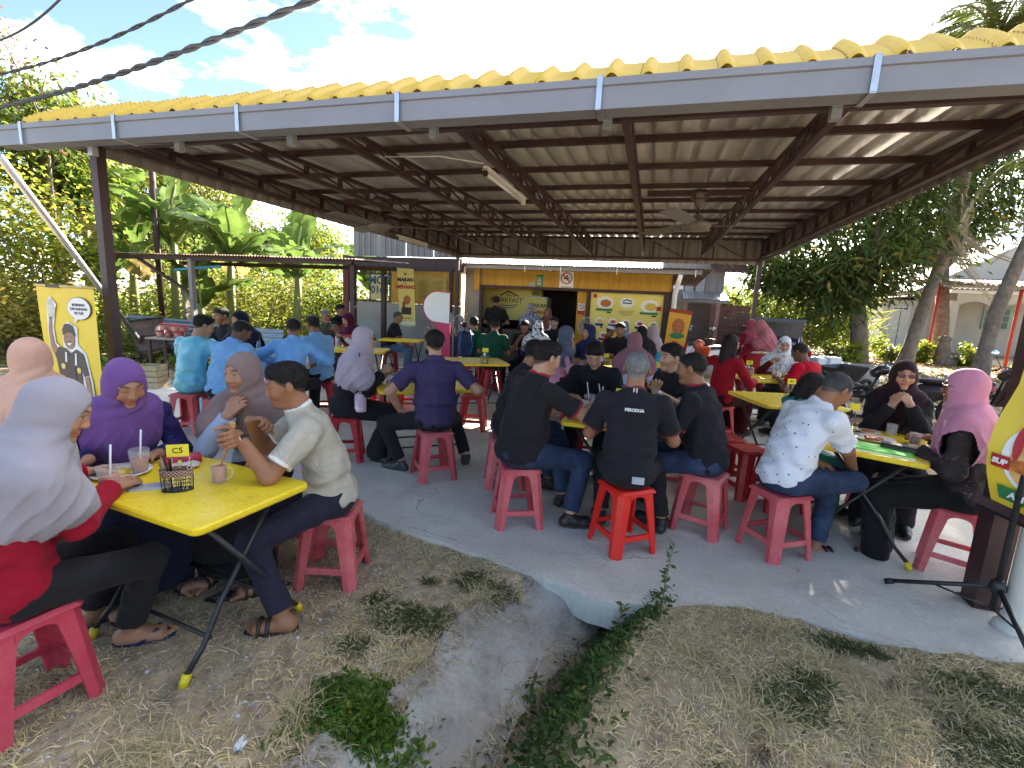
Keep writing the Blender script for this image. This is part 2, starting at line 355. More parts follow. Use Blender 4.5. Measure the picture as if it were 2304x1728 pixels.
poly = edge + [(2.75, 5), (2.7, 8.3), (2.4, 11.0), (1.2, 12.2), (0.9, 16.5), (-9.0, 16.5), (-8.6, 9.0)]
tag(MB().prism(poly, -0.16, 0.0).build('floor_slab', M_conc), kind='structure')
# sloping broken concrete flank beside the drain
NT, NS = 60, 26
tt = np.linspace(0.55, 2.72, NT); lipx = np.interp(tt, [0.5, 1.2, 1.57, 1.78, 2.1, 2.4, 2.72], [-1.55, -1.12, -1.0, -0.92, -0.80, -0.68, -0.50])
lipx = lipx + 0.16 * (vnoise(tt * 5, tt * 0, 9) - 0.5)
SS = np.linspace(0, 1, NS)[None, :]; TT = tt[:, None]; AXc = ditch_xy(TT)
X = lipx[:, None] * (1 - SS) + (AXc - 0.05) * SS; Y = TT + 0 * SS
Z = -0.022 - 0.225 * (SS ** 1.5) + 0.06 * (vnoise(X * 3.3, Y * 3.3, 3) - 0.5) + 0.022 * (vnoise(X * 13, Y * 13, 4) - 0.5) + 0.008 * (vnoise(X * 37, Y * 37, 5) - 0.5)
Z = np.where(SS < 0.05, Z - 0.06, Z); Z = Z + 0.02 * smoothstep(2.3, 2.7, TT)
X_f, Y_f, Z_f = X.copy(), Y.copy(), Z.copy()
tag(npmesh('drain_flank', np.stack([X, Y, Z], -1).reshape(-1, 3), gridfaces(NT, NS), M_conc2, smooth=True), kind='structure')

# ================================================================ open shelter
M_maroon = mat('maroon_steel', (0.052, 0.022, 0.024), rough=0.45, var=0.2, vscale=5, dirt=(0.10, 0.06, 0.055), dscale=4, damt=0.35)
M_zinc = mat('metal_deck_underside', (0.66, 0.62, 0.57), rough=0.34, metal=0.45, var=0.12, vscale=2.0, dirt=(0.40, 0.35, 0.31), dscale=1.2, damt=0.4)
M_clad = mat('grey_cladding', (0.27, 0.25, 0.23), rough=0.5, var=0.1, vscale=2.0, dirt=(0.25, 0.23, 0.21), dscale=1.4, damt=0.35)
M_gut = mat('gutter_paint', (0.235, 0.245, 0.285), rough=0.42, var=0.05, vscale=1.5, dirt=(0.17, 0.17, 0.18), dscale=2.6, damt=0.45, stretch=(0.8, 3, 1.2))
M_galv = mat('galvanised', (0.55, 0.56, 0.58), rough=0.35, metal=0.8, var=0.12, vscale=15)
M_tile = mat('yellow_tile', rgb('#dfb848'), rough=0.5, var=0.10, vscale=4, dirt=rgb('#b98d2c'), dscale=3, damt=0.4)
M_white = mat('white_plastic', (0.78, 0.78, 0.76), rough=0.4, var=0.04)
M_black = mat('black_paint', (0.018, 0.018, 0.02), rough=0.4, var=0.15)
shel = empty('open_shelter', (0, 0, 0), 0, 'open maroon steel dining shelter with yellow tiled eave and grey gutter', 'shelter')
TX = [-4.66, -3.55, -2.45, -1.40, -0.26, 0.95, 2.10]
Y0, Y1 = 3.15, 11.15
def ztop(y): return 2.90 + 0.03 * (y - 2.7)
for x, y in ((-4.66, 3.15), (2.02, 3.22), (-4.66, 11.15), (2.10, 11.15)):
    pw = 0.125 if x > 0 and y < 5 else 0.078
    b = MB(); b.box((x, y, 1.38), (pw, pw, 2.76)); b.box((x, y, 2.768), (0.2, 0.2, 0.012)); b.box((x, y, 0.006), (0.15, 0.15, 0.012))
    b.build('post', M_maroon, shel)
for k, x in enumerate(TX):
    tr = MB(); tr.beam((x, Y0 - 0.12, 2.79), (x, Y1 + 0.1, 2.79), 0.05, 0.045); tr = tr.build('truss', M_maroon, shel)
    MB().beam((x, Y0 - 0.3, ztop(Y0 - 0.3) - 0.03), (x, Y1 + 0.1, ztop(Y1 + 0.1) - 0.03), 0.045, 0.04).build('top_chord', M_maroon, tr)
    ys = np.arange(Y0 + 0.12, Y1, 0.56)
    for i, y in enumerate(ys):
        MB().beam((x, y, 2.82), (x, y, ztop(y) - 0.04), 0.04, 0.04, up=(0, 1, 0)).build('web', M_maroon, tr)
        if i + 1 < len(ys): MB().beam((x, y + 0.02, ztop(y) - 0.05), (x, ys[i + 1] - 0.02, 2.835), 0.016, 0.016).build('diagonal', M_maroon, tr)
for y in np.arange(3.35, 11.3, 0.88):
    MB().beam((-5.0, y, ztop(y) + 0.022), (2.42, y, ztop(y) + 0.022), 0.045, 0.05).build('purlin', M_maroon, shel)
for y in (3.15, 11.2):
    MB().beam((-4.66, y, 2.745), (2.10, y, 2.745), 0.05, 0.05).build('tie_beam', M_maroon, shel)
# back truss across
for i, x in enumerate(np.arange(-4.4, 2.1, 0.62)):
    MB().beam((x, 11.24, 2.78), (x, 11.24, 3.12), 0.035, 0.035, up=(0, 1, 0)).build('web', M_maroon, shel)
    if i % 2: MB().beam((x, 11.235, 3.1), (x + 0.6, 11.235, 2.8), 0.02, 0.02).build('diagonal', M_maroon, shel)
def deck(x0, x1, y0, y1, zf, name, m, parent, pitch=0.19, rib=0.03):
    xs = []; zs = []
    x = x0
    while x < x1 - 1e-6:
        for dx, dz in ((0, 0), (0.115, 0), (0.130, rib), (0.160, rib), (0.175, 0)):
            if x + dx <= x1: xs.append(x + dx); zs.append(dz)
        x += pitch
    xs.append(x1); zs.append(0); ys = np.array([y0, (y0 + y1) / 2, y1])
    XX, YY = np.meshgrid(np.array(xs), ys, indexing='ij'); ZZ = zf(YY) + np.array(zs)[:, None]
    return npmesh(name, np.stack([XX, YY, ZZ], -1).reshape(-1, 3), gridfaces(len(xs), 3), m, parent)
x = -5.02
rf = empty('roof', (0, 0, 0)); rf.parent = shel
while x < 2.5:
    deck(x, x + 0.80, 3.08, 11.5, lambda y: ztop(y) + 0.052 + 0.0035 * (int(round(x * 100 / 76)) % 2), 'roof_sheet', M_zinc, rf); x += 0.76
def clad(p0, p1, z0, z1, name, m, parent, out, pitch=0.2, z0b=None, z1b=None):
    """vertical ribbed sheet from p0 to p1 (xy)"""
    p0 = np.array(p0, float); p1 = np.array(p1, float); Lg = np.linalg.norm(p1 - p0); d = (p1 - p0) / Lg; o = np.array(out, float)
    V = []; s = 0.0; st = []
    while s < Lg:
        for ds, h in ((0, 0), (0.12, 0), (0.13, 0.02), (0.17, 0.02), (0.18, 0)):
            if s + ds <= Lg: st.append((s + ds, h))
        s += pitch
    st.append((Lg, 0))
    for s, h in st:
        q = p0 + d * s + o * h; f = s / Lg
        V += [(q[0], q[1], z0 + ((z0b if z0b is not None else z0) - z0) * f), (q[0], q[1], z1 + ((z1b if z1b is not None else z1) - z1) * f)]
    n = len(st); F = [(2*i, 2*i+2, 2*i+3, 2*i+1) for i in range(n - 1)]
    return npmesh(name, V, np.array(F), m, parent)
for k, (a, b) in enumerate(((2.9, 5.6), (5.55, 8.3), (8.25, 11.45))):
    clad((-4.80 - 0.003*k, a), (-4.80 - 0.003*k, b), 2.70, ztop(a) + 0.05, 'side_sheet', M_clad, shel, (-1, 0), z1b=ztop(b) + 0.05)
    clad((2.22 + 0.003*k, a), (2.22 + 0.003*k, b), 2.75, ztop(a) + 0.05, 'side_sheet', M_clad, shel, (1, 0), z1b=ztop(b) + 0.05)
for k, (a, b) in enumerate(((-4.8, -2.4), (-2.5, 0.0), (-0.1, 2.24))):
    clad((a, 11.36 + 0.003*k), (b, 11.36 + 0.003*k), 2.665, 3.2, 'back_sheet', M_clad, shel, (0, 1))
# gutter
gp = [(0, 0), (0.12, 0), (0.12, 0.13), (0.105, 0.13), (0.105, 0.012), (0.012, 0.012), (0.012, 0.142), (-0.012, 0.142), (-0.012, 0.108), (0, 0.104)]
g = MB()
g.extr(gp, (-4.92, 2.62, 2.598), (2.7, 2.62, 2.598), (0, 1, 0), (0, 0, 1))
gut = g.build('gutter', M_gut, shel, fixn=True)
MB().extr([(0.005, 0.003), (0.115, 0.003), (0.115, 0.125), (0.005, 0.125)], (-4.935, 2.62, 2.598), (-4.921, 2.62, 2.598), (0, 1, 0), (0, 0, 1)).build('end_cap', M_gut, gut)
for x in (-4.62, -3.68, -2.62, -1.49, -0.35, 0.85, 1.95):
    b = MB(); b.box((x, 2.604, 2.672), (0.028, 0.004, 0.15)); b.box((x, 2.66, 2.748), (0.028, 0.12, 0.004)); b.box((x, 2.68, 2.593), (0.028, 0.156, 0.005))
    b.beam((x, 2.75, 2.594), (x, 3.08, 2.71), 0.022, 0.004); b.box((x, 3.09, 2.70), (0.05, 0.05, 0.1))
    b.build('gutter_bracket', M_galv, gut)
# pressed yellow tiles over the eave
def tile_col(x0, w, name):
    NU, NV = 15, 30
    u = np.linspace(0, 1, NU); v = np.linspace(0, 1, NV)
    prof = np.where(u < 0.40, np.abs(np.sin(u / 0.40 * pi)) ** 0.8 * 0.030, -0.004 * np.sin((u - 0.40) / 0.60 * pi))
    U, Vv = np.meshgrid(u, v, indexing='ij')
    y = 2.675 + 0.47 * Vv; z = 2.752 + np.minimum(0.192 * (Vv/0.62) ** 0.8, 0.192 + 0.02*(Vv - 0.62))
    rid = 0.009 * (np.arange(NV) % 2)[None, :]
    Zp = z + prof[:, None] + rid; Yp = y - rid - 0.25 * prof[:, None] * (Vv < 0.6)
    P = np.stack([x0 + w * U, Yp, Zp], -1).reshape(-1, 3)
    return npmesh(name, P, gridfaces(NU, NV), M_tile, rf)
t0 = tile_col(0, 0.182, 'eave_tile'); t0.location.x = -4.72
for k in range(1, 41):
    c = t0.copy(); COL.objects.link(c); c.parent = rf; c.location.x = -4.72 + 0.1825 * k; c.location.z = 0.006 * sin(k * 1.9)
# ---- things hanging under the roof
def ceiling_fan(loc, label, rz):
    f = empty('ceiling_fan', loc, rz, label, 'fan', 'ceiling fans under the shelter roof'); f.scale = (1.25, 1.25, 1.05)
    MB().tube([(0, 0, 0.06), (0, 0, 0.36)], 0.012).build('rod', M_black, f)
    MB().lathe([(0.0, 0.26), (0.075, 0.27), (0.07, 0.36), (0.03, 0.2), (0.018, 0.18)], n=16).build('canopy', M_fan, f)
    MB().lathe([(0.02, -0.075), (0.10, -0.06), (0.135, -0.01), (0.13, 0.02), (0.06, 0.05), (0.04, 0.10), (0.015, 0.11)], n=20).build('motor', M_fan, f)
    for k in range(3):
        a = 2 * pi * k / 3; R = np.array([[cos(a), -sin(a), 0], [sin(a), cos(a), 0], [0, 0, 1]])
        V = []; 
        for i in range(8):
            t = i / 7; xx = 0.14 + 0.62 * t; hw = 0.042 + 0.035 * sin(min(1, t * 1.1) * pi * 0.75)
            for s in (-1, 1):
                for dz in (-0.004, 0.004): V.append((xx, s * hw, dz + s * 0.018 * (1 - 0.4 * t)))
        F = []
        for i in range(7):
            q = i * 4; F += [(q, q+2, q+6, q+4), (q+1, q+5, q+7, q+3), (q, q+4, q+5, q+1), (q+2, q+3, q+7, q+6)]
        F += [(0, 1, 3, 2), (28, 30, 31, 29)]
        MB().add(np.array(V) @ R.T, F).build('blade', M_fan, f)
    return f
M_fan = mat('fan_enamel', (0.16, 0.14, 0.13), rough=0.4, var=0.1)
for xx, yy, zz in ((-3.86, 6.3, 2.68), (0.42, 6.05, 2.60)):
    MB().beam((xx - 0.58, yy, 2.95), (xx + 0.58, yy, 2.95), 0.06, 0.06).build('fan_beam', M_maroon, shel)
    MB().box((xx, yy, 2.90), (0.16, 0.16, 0.05)).build('fan_plate', M_maroon, shel)
ceiling_fan((-3.86, 6.3, 2.62), 'dark ceiling fan hanging over the tables beside the banana plants', 0.4)
ceiling_fan((0.42, 6.05, 2.60), 'ceiling fan hanging below the sunlit end of the gutter', 0.15)
def tube_light(a, b, label):
    t = empty('tube_light', ((a[0]+b[0])/2, (a[1]+b[1])/2, (a[2]+b[2])/2), atan2(b[1]-a[1], b[0]-a[0]), label, 'light', 'unlit fluorescent fittings under the roof')
    l = sqrt((b[0]-a[0])**2 + (b[1]-a[1])**2)
    MB().bbox((0, 0, 0.0), (l, 0.055, 0.045), 0.012).build('housing', M_white, t)
    MB().tube([(-l/2+0.03, 0, -0.045), (l/2-0.03, 0, -0.045)], 0.014).build('lamp_tube', M_white, t)
    for s in (-1, 1): MB().box((s*(l/2-0.015), 0, -0.035), (0.03, 0.04, 0.06)).build('lamp_holder', M_black if s < 0 else M_white, t)
tube_light((-1.47, 4.05, 2.735), (-1.44, 5.25, 2.735), 'unlit white fluorescent fitting clipped under the middle roof truss')
tube_light((-4.55, 8.0, 2.72), (-4.55, 9.2, 2.72), 'unlit fluorescent fitting on the truss near the lean-to')
MB_w = MB().tube([(-2.5, 4.07, 2.86), (-1.9, 4.07, 2.845), (-1.48, 4.06, 2.77)], 0.006)
tag(MB_w.build('electric_cable', M_white), 'thin white cable running along a purlin to the fluorescent fitting', 'cable')
# ================================================================ kitchen building behind the shelter
M_ywood = mat('yellow_painted_boards', rgb('#c4942f'), rough=0.6, var=0.14, vscale=3, dirt=rgb('#8f6418'), dscale=2, damt=0.35, stretch=(3, 3, 0.6))
M_brown = mat('dark_brown_timber', (0.055, 0.028, 0.024), rough=0.6, var=0.3, vscale=6)
M_plaster = mat('grey_plaster', (0.36, 0.34, 0.315), rough=0.9, var=0.12, vscale=1.5, dirt=(0.24, 0.225, 0.21), dscale=1.3, damt=0.5, bump=0.2)
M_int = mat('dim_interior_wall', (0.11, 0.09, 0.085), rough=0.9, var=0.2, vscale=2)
M_ban = mat('yellow_vinyl', rgb('#e9c93a'), rough=0.42, var=0.05, vscale=2)
M_pban = mat('pale_yellow_vinyl', rgb('#e2cf6c'), rough=0.42, var=0.06, vscale=2)
M_red = mat('red_print', rgb('#b0202a'), rough=0.5, var=0.05)
M_grn = mat('green_print', rgb('#2f7a45'), rough=0.5, var=0.05)
M_navy = mat('navy_print', rgb('#22244e'), rough=0.5, var=0.05)
M_blk = mat('black_print', (0.02, 0.02, 0.022), rough=0.5, var=0.05)
M_wht = mat('white_print', (0.80, 0.80, 0.78), rough=0.45, var=0.03)
M_food = mat('fried_food_print', rgb('#b5652c'), rough=0.5, var=0.5, vscale=30)
M_foody = mat('egg_yellow_print', rgb('#d9b64c'), rough=0.5, var=0.4, vscale=30)
M_pink = mat('pink_board', rgb('#c42a5c'), rough=0.45, var=0.04)
M_rust = mat('rusty_corrugated', (0.20, 0.12, 0.085), rough=0.75, var=0.35, vscale=6, dirt=(0.42, 0.36, 0.31), dscale=3, damt=0.7, metal=0.2)
M_steel = mat('bright_steel', (0.62, 0.62, 0.62), rough=0.25, metal=0.9, var=0.05)
FR = ((1, 0, 0), (0, 0, 1), (0, -1, 0))      # lettering that faces the camera side
def pl(parent, name, x0, x1, z0, z1, y, th, m):
    return MB().b2((x0, y - th, z0), (x1, y, z1)).build(name, m, parent)
def disc(parent, name, c, rx, rz, y, th, m, n=24):
    p = [(c[0] + rx * cos(2*pi*i/n), c[1] + rz * sin(2*pi*i/n)) for i in range(n)]
    b = MB(); V = [(a, y - th, q) for a, q in p] + [(a, y, q) for a, q in p]
    F = [tuple(range(n)), tuple(range(2*n-1, n-1, -1))] + [(i, n+i, n+(i+1) % n, (i+1) % n) for i in range(n)]
    return b.add(V, F).build(name, m, parent)
def ringd(parent, name, c, r0, r1, y, th, m, n=28):
    b = MB(); V = []
    for i in range(n):
        a = 2*pi*i/n
        for r, yy in ((r0, y - th), (r1, y - th), (r1, y), (r0, y)): V.append((c[0] + r*cos(a), yy, c[1] + r*sin(a)))
    F = [(4*i+k, 4*i+(k+1) % 4, 4*((i+1) % n)+(k+1) % 4, 4*((i+1) % n)+k) for i in range(n) for k in range(4)]
    return b.add(V, F).build(name, m, parent, fixn=True)
def polyd(parent, name, pts, y, th, m):
    """polygon in x,z facing -Y"""
    n = len(pts); V = [(a, y - th, q) for a, q in pts] + [(a, y, q) for a, q in pts]
    F = [tuple(range(n)), tuple(range(2*n-1, n-1, -1))] + [(i, n+i, n+(i+1) % n, (i+1) % n) for i in range(n)]
    return MB().add(V, F).build(name, m, parent, fixn=True)
def wavy(name, x0, x1, y0, y1, z0, z1, m, parent, pitch=0.076, amp=0.011, along='y'):
    """corrugated sheet, corrugations running from y0 to y1"""
    n = int((x1 - x0) / pitch * 8); xs = np.linspace(x0, x1, n); ys = np.linspace(y0, y1, 5)
    XX, YY = np.meshgrid(xs, ys, indexing='ij'); ZZ = z0 + (z1 - z0) * (YY - y0) / (y1 - y0) + amp * np.cos((XX - x0) / pitch * 2 * pi)
    return npmesh(name, np.stack([XX, YY, ZZ], -1).reshape(-1, 3), gridfaces(n, 5), m, parent, smooth=True)
kit = empty('kitchen_building', (-2.0, 12, 0), 0, 'low kitchen building with yellow boarded wall and wide serving opening', 'building')
def kp(o): o.location = Vector(o.location) + Vector((2.0, -12, 0)); return o                     # children keep world coordinates
for k in range(20):
    x = -4.42 + 0.243 * k
    kp(pl(kit, 'wall_board', x, x + 0.238, 2.05, 2.465, 12.0 + 0.003 * (k % 2), 0.03, M_ywood))
kp(pl(kit, 'lintel', -4.42, 0.46, 1.985, 2.055, 11.995, 0.08, M_brown))
kp(pl(kit, 'fascia', -4.7, 1.05, 2.455, 2.555, 11.80, 0.10, M_gut))
for x in (-3.1, -2.2, -0.85, 0.9): kp(pl(kit, 'fascia_bracket', x, x + 0.02, 2.40, 2.56, 11.69, 0.006, M_wht))
for k in range(8): kp(wavy('roof_sheet', -5.0 + k * 0.78, -5.0 + k * 0.78 + 0.80, 11.62, 15.6, 2.575 + 0.002 * (k % 2), 2.40, M_rust, kit))
kp(pl(kit, 'jamb_post', -4.34, -4.26, 0, 1.985, 11.99, 0.09, M_brown)); kp(pl(kit, 'jamb_post', -1.53, -1.44, 0, 1.985, 11.99, 0.09, M_brown))
kp(pl(kit, 'corner_post', 0.29, 0.42, 0, 2.05, 11.99, 0.10, M_brown))
kp(pl(kit, 'jamb_board', -1.77, -1.535, 0, 1.98, 11.98, 0.03, M_ywood))
kp(pl(kit, 'wall', -1.44, 0.29, 0, 1.985, 12.02, 0.06, M_ywood))
kp(pl(kit, 'wall_panel', -4.5, -4.345, 1.9, 2.47, 11.9, 0.03, M_ywood)); kp(pl(kit, 'wall_panel', -4.76, -4.345, 0.0, 2.46, 11.97, 0.04, M_plaster))
for (a, b) in (((-4.7, 15.4), (0.45, 15.45)), ((-4.75, 12.0), (-4.7, 15.4)), ((0.42, 12.05), (0.47, 15.4))):
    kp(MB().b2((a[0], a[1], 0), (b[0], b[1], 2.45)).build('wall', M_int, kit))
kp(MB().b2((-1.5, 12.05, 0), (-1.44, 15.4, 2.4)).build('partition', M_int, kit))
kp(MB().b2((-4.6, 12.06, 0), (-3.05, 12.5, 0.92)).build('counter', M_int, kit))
kp(MB().tube([(0.52, 11.86, 0.05), (0.52, 11.86, 2.0), (0.56, 11.80, 2.25), (0.6, 11.74, 2.45)], 0.055, 12).build('downpipe', M_wht, kit))
# posters and notices on the kitchen
mp = empty('menu_poster', (-0.59, 11.93, 1.31), 0, 'large yellow menu poster with plates of food beside the kitchen doorway', 'poster')
def rel(o, p): o.location = Vector(o.location) - Vector(p.location); return o
rel(pl(mp, 'sheet', -1.43, 0.28, 0.55, 1.975, 11.955, 0.012, M_pban), mp)
for (cx, cz, rx, rz, fm) in ((-1.08, 1.74, 0.20, 0.15, M_food), (-0.02, 1.70, 0.21, 0.15, M_foody), (-1.18, 1.30, 0.10, 0.075, M_foody), (-0.86, 1.295, 0.10, 0.075, M_food), (-0.55, 1.285, 0.10, 0.075, M_food), (-0.22, 1.275, 0.10, 0.075, M_red), (0.10, 1.27, 0.10, 0.075, M_food), (-1.05, 0.95, 0.12, 0.08, M_food), (-0.62, 0.94, 0.12, 0.08, M_foody), (-0.15, 0.92, 0.12, 0.08, M_food)):
    rel(disc(mp, 'plate_picture', (cx, cz), rx, rz, 11.942, 0.003, M_wht), mp)
    f = rel(disc(mp, 'food_picture', (cx + 0.1 * rx, cz - 0.1 * rz), rx * 0.68, rz * 0.62, 11.938, 0.003, fm, 9), mp)
    rel(pl(mp, 'caption_bar', cx - rx * 1.05, cx + rx * 0.95, cz - rz - 0.05, cz - rz + 0.005, 11.934, 0.003, M_grn if rx > 0.15 else M_navy), mp)
    rel(pl(mp, 'price_bar', cx + rx * 0.3, cx + rx * 0.8, cz - rz - 0.10, cz - rz - 0.065, 11.938, 0.003, M_brown), mp)
rel(disc(mp, 'logo_ground', (-0.55, 1.76), 0.17, 0.12, 11.942, 0.003, M_wht), mp)
rel(polyd(mp, 'logo_roof', [(-0.67, 1.80), (-0.55, 1.85), (-0.43, 1.80), (-0.45, 1.78), (-0.55, 1.82), (-0.65, 1.78)], 11.938, 0.002, M_navy), mp)
rel(text_mesh('logo_lettering', 'BREAKFAST', 0.05, M_navy, mp, (-0.55, 11.936, 1.745), FR), mp) if False else None
rel(pl(mp, 'logo_bar', -0.66, -0.44, 1.735, 1.765, 11.938, 0.002, M_navy), mp)
rel(disc(mp, 'stamp', (-1.33, 1.89), 0.05, 0.05, 11.942, 0.003, M_red), mp); rel(pl(mp, 'price_flash', 0.14, 0.25, 1.60, 1.70, 11.938, 0.003, M_red), mp)
for k in range(4): rel(pl(mp, 'print_line', -0.75 + 0.03 * k, -0.36 - 0.03 * k, 1.55 - 0.03 * k, 1.557 - 0.03 * k, 11.942, 0.002, M_navy), mp)
def no_smoking(name, x0, x1, z0, z1, y, label, red=None):
    s = empty(name, ((x0 + x1) / 2, y, (z0 + z1) / 2), 0, label, 'sign'); c = ((x0 + x1) / 2, (z0 + z1) / 2 + (z1 - z0) * 0.1); r = (x1 - x0) * 0.42
    rel(pl(s, 'sign_board', x0, x1, z0, z1, y, 0.008, M_wht), s)
    rel(ringd(s, 'ban_ring', c, r * 0.82, r, y - 0.008, 0.003, M_red), s)
    rel(polyd(s, 'ban_bar', [(c[0] - r*0.68, c[1] + r*0.5), (c[0] - r*0.52, c[1] + r*0.66), (c[0] + r*0.68, c[1] - r*0.5), (c[0] + r*0.52, c[1] - r*0.66)], y - 0.0085, 0.003, M_red), s)
    rel(pl(s, 'cigarette', c[0] - r*0.5, c[0] + r*0.55, c[1] - r*0.1, c[1] + r*0.08, y - 0.0125, 0.002, M_blk), s)
    rel(polyd(s, 'smoke_mark', [(c[0] + r*0.1, c[1] + 0.12*r), (c[0] + r*0.3, c[1] + 0.35*r), (c[0] + r*0.1, c[1] + 0.55*r), (c[0] - r*0.1, c[1] + 0.3*r)], y - 0.008, 0.002, M_blk), s)
    rel(pl(s, 'caption', x0 + (x1-x0)*0.12, x1 - (x1-x0)*0.12, z0 + 0.03, z0 + 0.045, y - 0.008, 0.002, M_blk), s)
    if red: rel(pl(s, 'warning_bar', x0, x1, z0 - red, z0 - 0.005, y, 0.008, M_red), s)
no_smoking('no_smoking_sign', -2.25, -1.90, 2.04, 2.455, 11.965, 'large no smoking sign on the yellow boards over the doorway')
no_smoking('no_smoking_sign', -1.73, -1.57, 1.52, 1.70, 11.945, 'small no smoking sign with a red strip on the door jamb', red=0.1)
gn = empty('notice', (-2.75, 11.96, 2.2), 0, 'narrow green notice pinned to the yellow boards', 'notice')
rel(pl(gn, 'sheet', -2.84, -2.67, 2.06, 2.36, 11.965, 0.004, M_grn), gn)
for k in range(6): rel(pl(gn, 'print_line', -2.82, -2.70 - 0.01 * (k % 3), 2.10 + 0.035 * k, 2.112 + 0.035 * k, 11.961, 0.002, M_wht), gn)
tag(pl(None, 'paper_notice', -3.03, -2.88, 2.06, 2.16, 11.965, 0.004, mat('grey_paper', (0.4, 0.42, 0.42))), 'small grey paper pinned beside the green notice', 'notice')
bb = empty('breakfast_banner', (-3.95, 13.0, 1.6), 0, 'pale yellow banner lettered BREAKFAST hanging inside the kitchen', 'banner')
rel(pl(bb, 'sheet', -4.66, -3.22, 1.15, 2.08, 13.0, 0.006, M_pban), bb)
rel(polyd(bb, 'logo_roof', [(-4.12, 1.83), (-3.87, 1.965), (-3.58, 1.83), (-3.6, 1.80), (-3.87, 1.92), (-4.1, 1.80)], 12.992, 0.002, M_blk), bb)
for k in range(4): rel(polyd(bb, 'logo_stroke', [(-3.93 + 0.07*k, 1.79), (-3.90 + 0.07*k, 1.79), (-3.87 + 0.06*k, 1.88 - 0.015*k), (-3.90 + 0.06*k, 1.88 - 0.015*k)], 12.992, 0.002, M_blk), bb)
rel(text_mesh('lettering', 'BREAKFAST', 0.185, M_blk, bb, (-3.93, 12.99, 1.69), FR, bold=0.002), bb)
rel(pl(bb, 'rule', -4.35, -3.5, 1.585, 1.592, 12.993, 0.002, M_blk), bb)
for k in range(2): rel(pl(bb, 'print_line', -4.2, -3.6 - 0.1*k, 1.53 - 0.06*k, 1.555 - 0.06*k, 12.993, 0.002, M_navy), bb)
fg = empty('display_fridge', (-3.07, 13.2, 0), 0, 'tall drinks fridge with lettered white door inside the kitchen', 'fridge')
rel(MB().b2((-3.38, 12.95, 0.02), (-2.74, 13.5, 1.82)).build('cabinet', mat('fridge_white', (0.62, 0.62, 0.55), rough=0.35), fg), fg)
rel(pl(fg, 'door', -3.36, -2.76, 0.2, 1.78, 12.945, 0.02, M_pban), fg)
rel(text_mesh('lettering', 'MAKAN', 0.15, M_navy, fg, (-2.98, 12.922, 1.58), FR, bold=0.004), fg)
rel(text_mesh('lettering', 'MENANG', 0.14, M_red, fg, (-3.0, 12.922, 1.40), FR, bold=0.004), fg)
rel(pl(fg, 'handle', -2.80, -2.775, 0.8, 1.2, 12.92, 0.025, M_steel), fg)
lb = empty('tin_box', (-3.06, 13.15, 1.83), 0, 'small yellow printed box on top of the fridge', 'box')
rel(MB().b2((-3.22, 13.0, 1.825), (-2.92, 13.3, 2.0)).build('carton', M_foody, lb), lb); rel(pl(lb, 'label', -3.18, -2.96, 1.86, 1.97, 12.998, 0.003, M_grn), lb)
# grey side wing on the left
wing = empty('side_wing', (-6.4, 11.6, 0), 0, 'grey plastered side wing with yellow panels and an open window', 'building')
def wp(o): o.location = (6.4, -11.6, 0); return o
wp(MB().b2((-7.86, 11.55, 0), (-4.75, 11.67, 1.46)).build('plaster_wall', M_plaster, wing))
wp(MB().b2((-8.0, 11.5, 0), (-7.865, 11.7, 1.44)).build('white_pier', M_wht, wing))
wp(MB().b2((-8.16, 11.45, 0), (-8.02, 11.6, 2.68)).build('post', mat('red_oxide_post', (0.16, 0.05, 0.045), rough=0.6), wing))
wp(MB().b2((-8.05, 11.5, 2.33), (-4.7, 11.66, 2.66)).build('head_beam', M_brown, wing))
wp(MB().b2((-8.0, 11.54, 1.465), (-6.75, 11.66, 1.52)).build('window_sill', M_brown, wing))
for x in (-8.02, -7.40, -6.80): wp(MB().b2((x, 11.55, 1.525), (x + 0.05, 11.65, 2.325)).build('window_mullion', M_brown, wing))
wp(MB().b2((-7.97, 11.56, 2.20), (-6.8, 11.6, 2.235)).build('window_rail', M_brown, wing))
for k in range(8):
    x = -6.73 + 0.25 * k; wp(pl(wing, 'wall_board', x, x + 0.246, 1.47, 2.325, 11.61 + 0.003 * (k % 2), 0.03, M_ywood))
wp(pl(wing, 'pillar_board', -5.02, -4.93, 1.3, 2.4, 11.5, 0.05, M_brown))
for k in range(4): wp(clad((-7.85 + 0.79*k, 11.50), (-7.85 + 0.79*k + 0.785, 11.50), 2.67, 3.62, 'cladding_sheet', M_clad, wing, (0, -1), pitch=0.17))
wp(MB().b2((-8.0, 11.7, 2.5), (-4.75, 15.4, 2.56)).build('unseen_roof', M_rust, wing))  # unseen roof added over the wing to block the light
sg = empty('painted_sign', (-7.08, 11.56, 1.9), 0, 'cream sign panel hand painted with big blue letters in the window', 'sign')
for k in range(3): rel(pl(sg, 'plank', -7.335 + 0.178*k, -7.335 + 0.178*k + 0.174, 1.53, 2.19, 11.54, 0.02, mat('cream_panel', rgb('#cfc68a'), rough=0.6, var=0.1)), sg)
Mblue = mat('blue_letter_paint', rgb('#3b6478'), rough=0.6)
rel(text_mesh('lettering', 'MOT', 0.30, Mblue, sg, (-7.06, 11.516, 2.04), FR, bold=0.012), sg); rel(text_mesh('lettering', '0165', 0.27, Mblue, sg, (-7.06, 11.516, 1.79), FR, bold=0.010), sg)
mn = empty('hanging_banner', (-5.95, 10.95, 0.9), 0, 'long hanging yellow banner lettered MAKAN MENANG in front of the wing', 'banner')
rel(polyd(mn, 'sheet', [(-6.11, 0.93), (-5.90, 0.89), (-5.68, 0.93), (-5.72, 1.6), (-5.76, 2.33), (-6.22, 2.35), (-6.17, 1.6)], 10.95, 0.006, M_pban), mn)
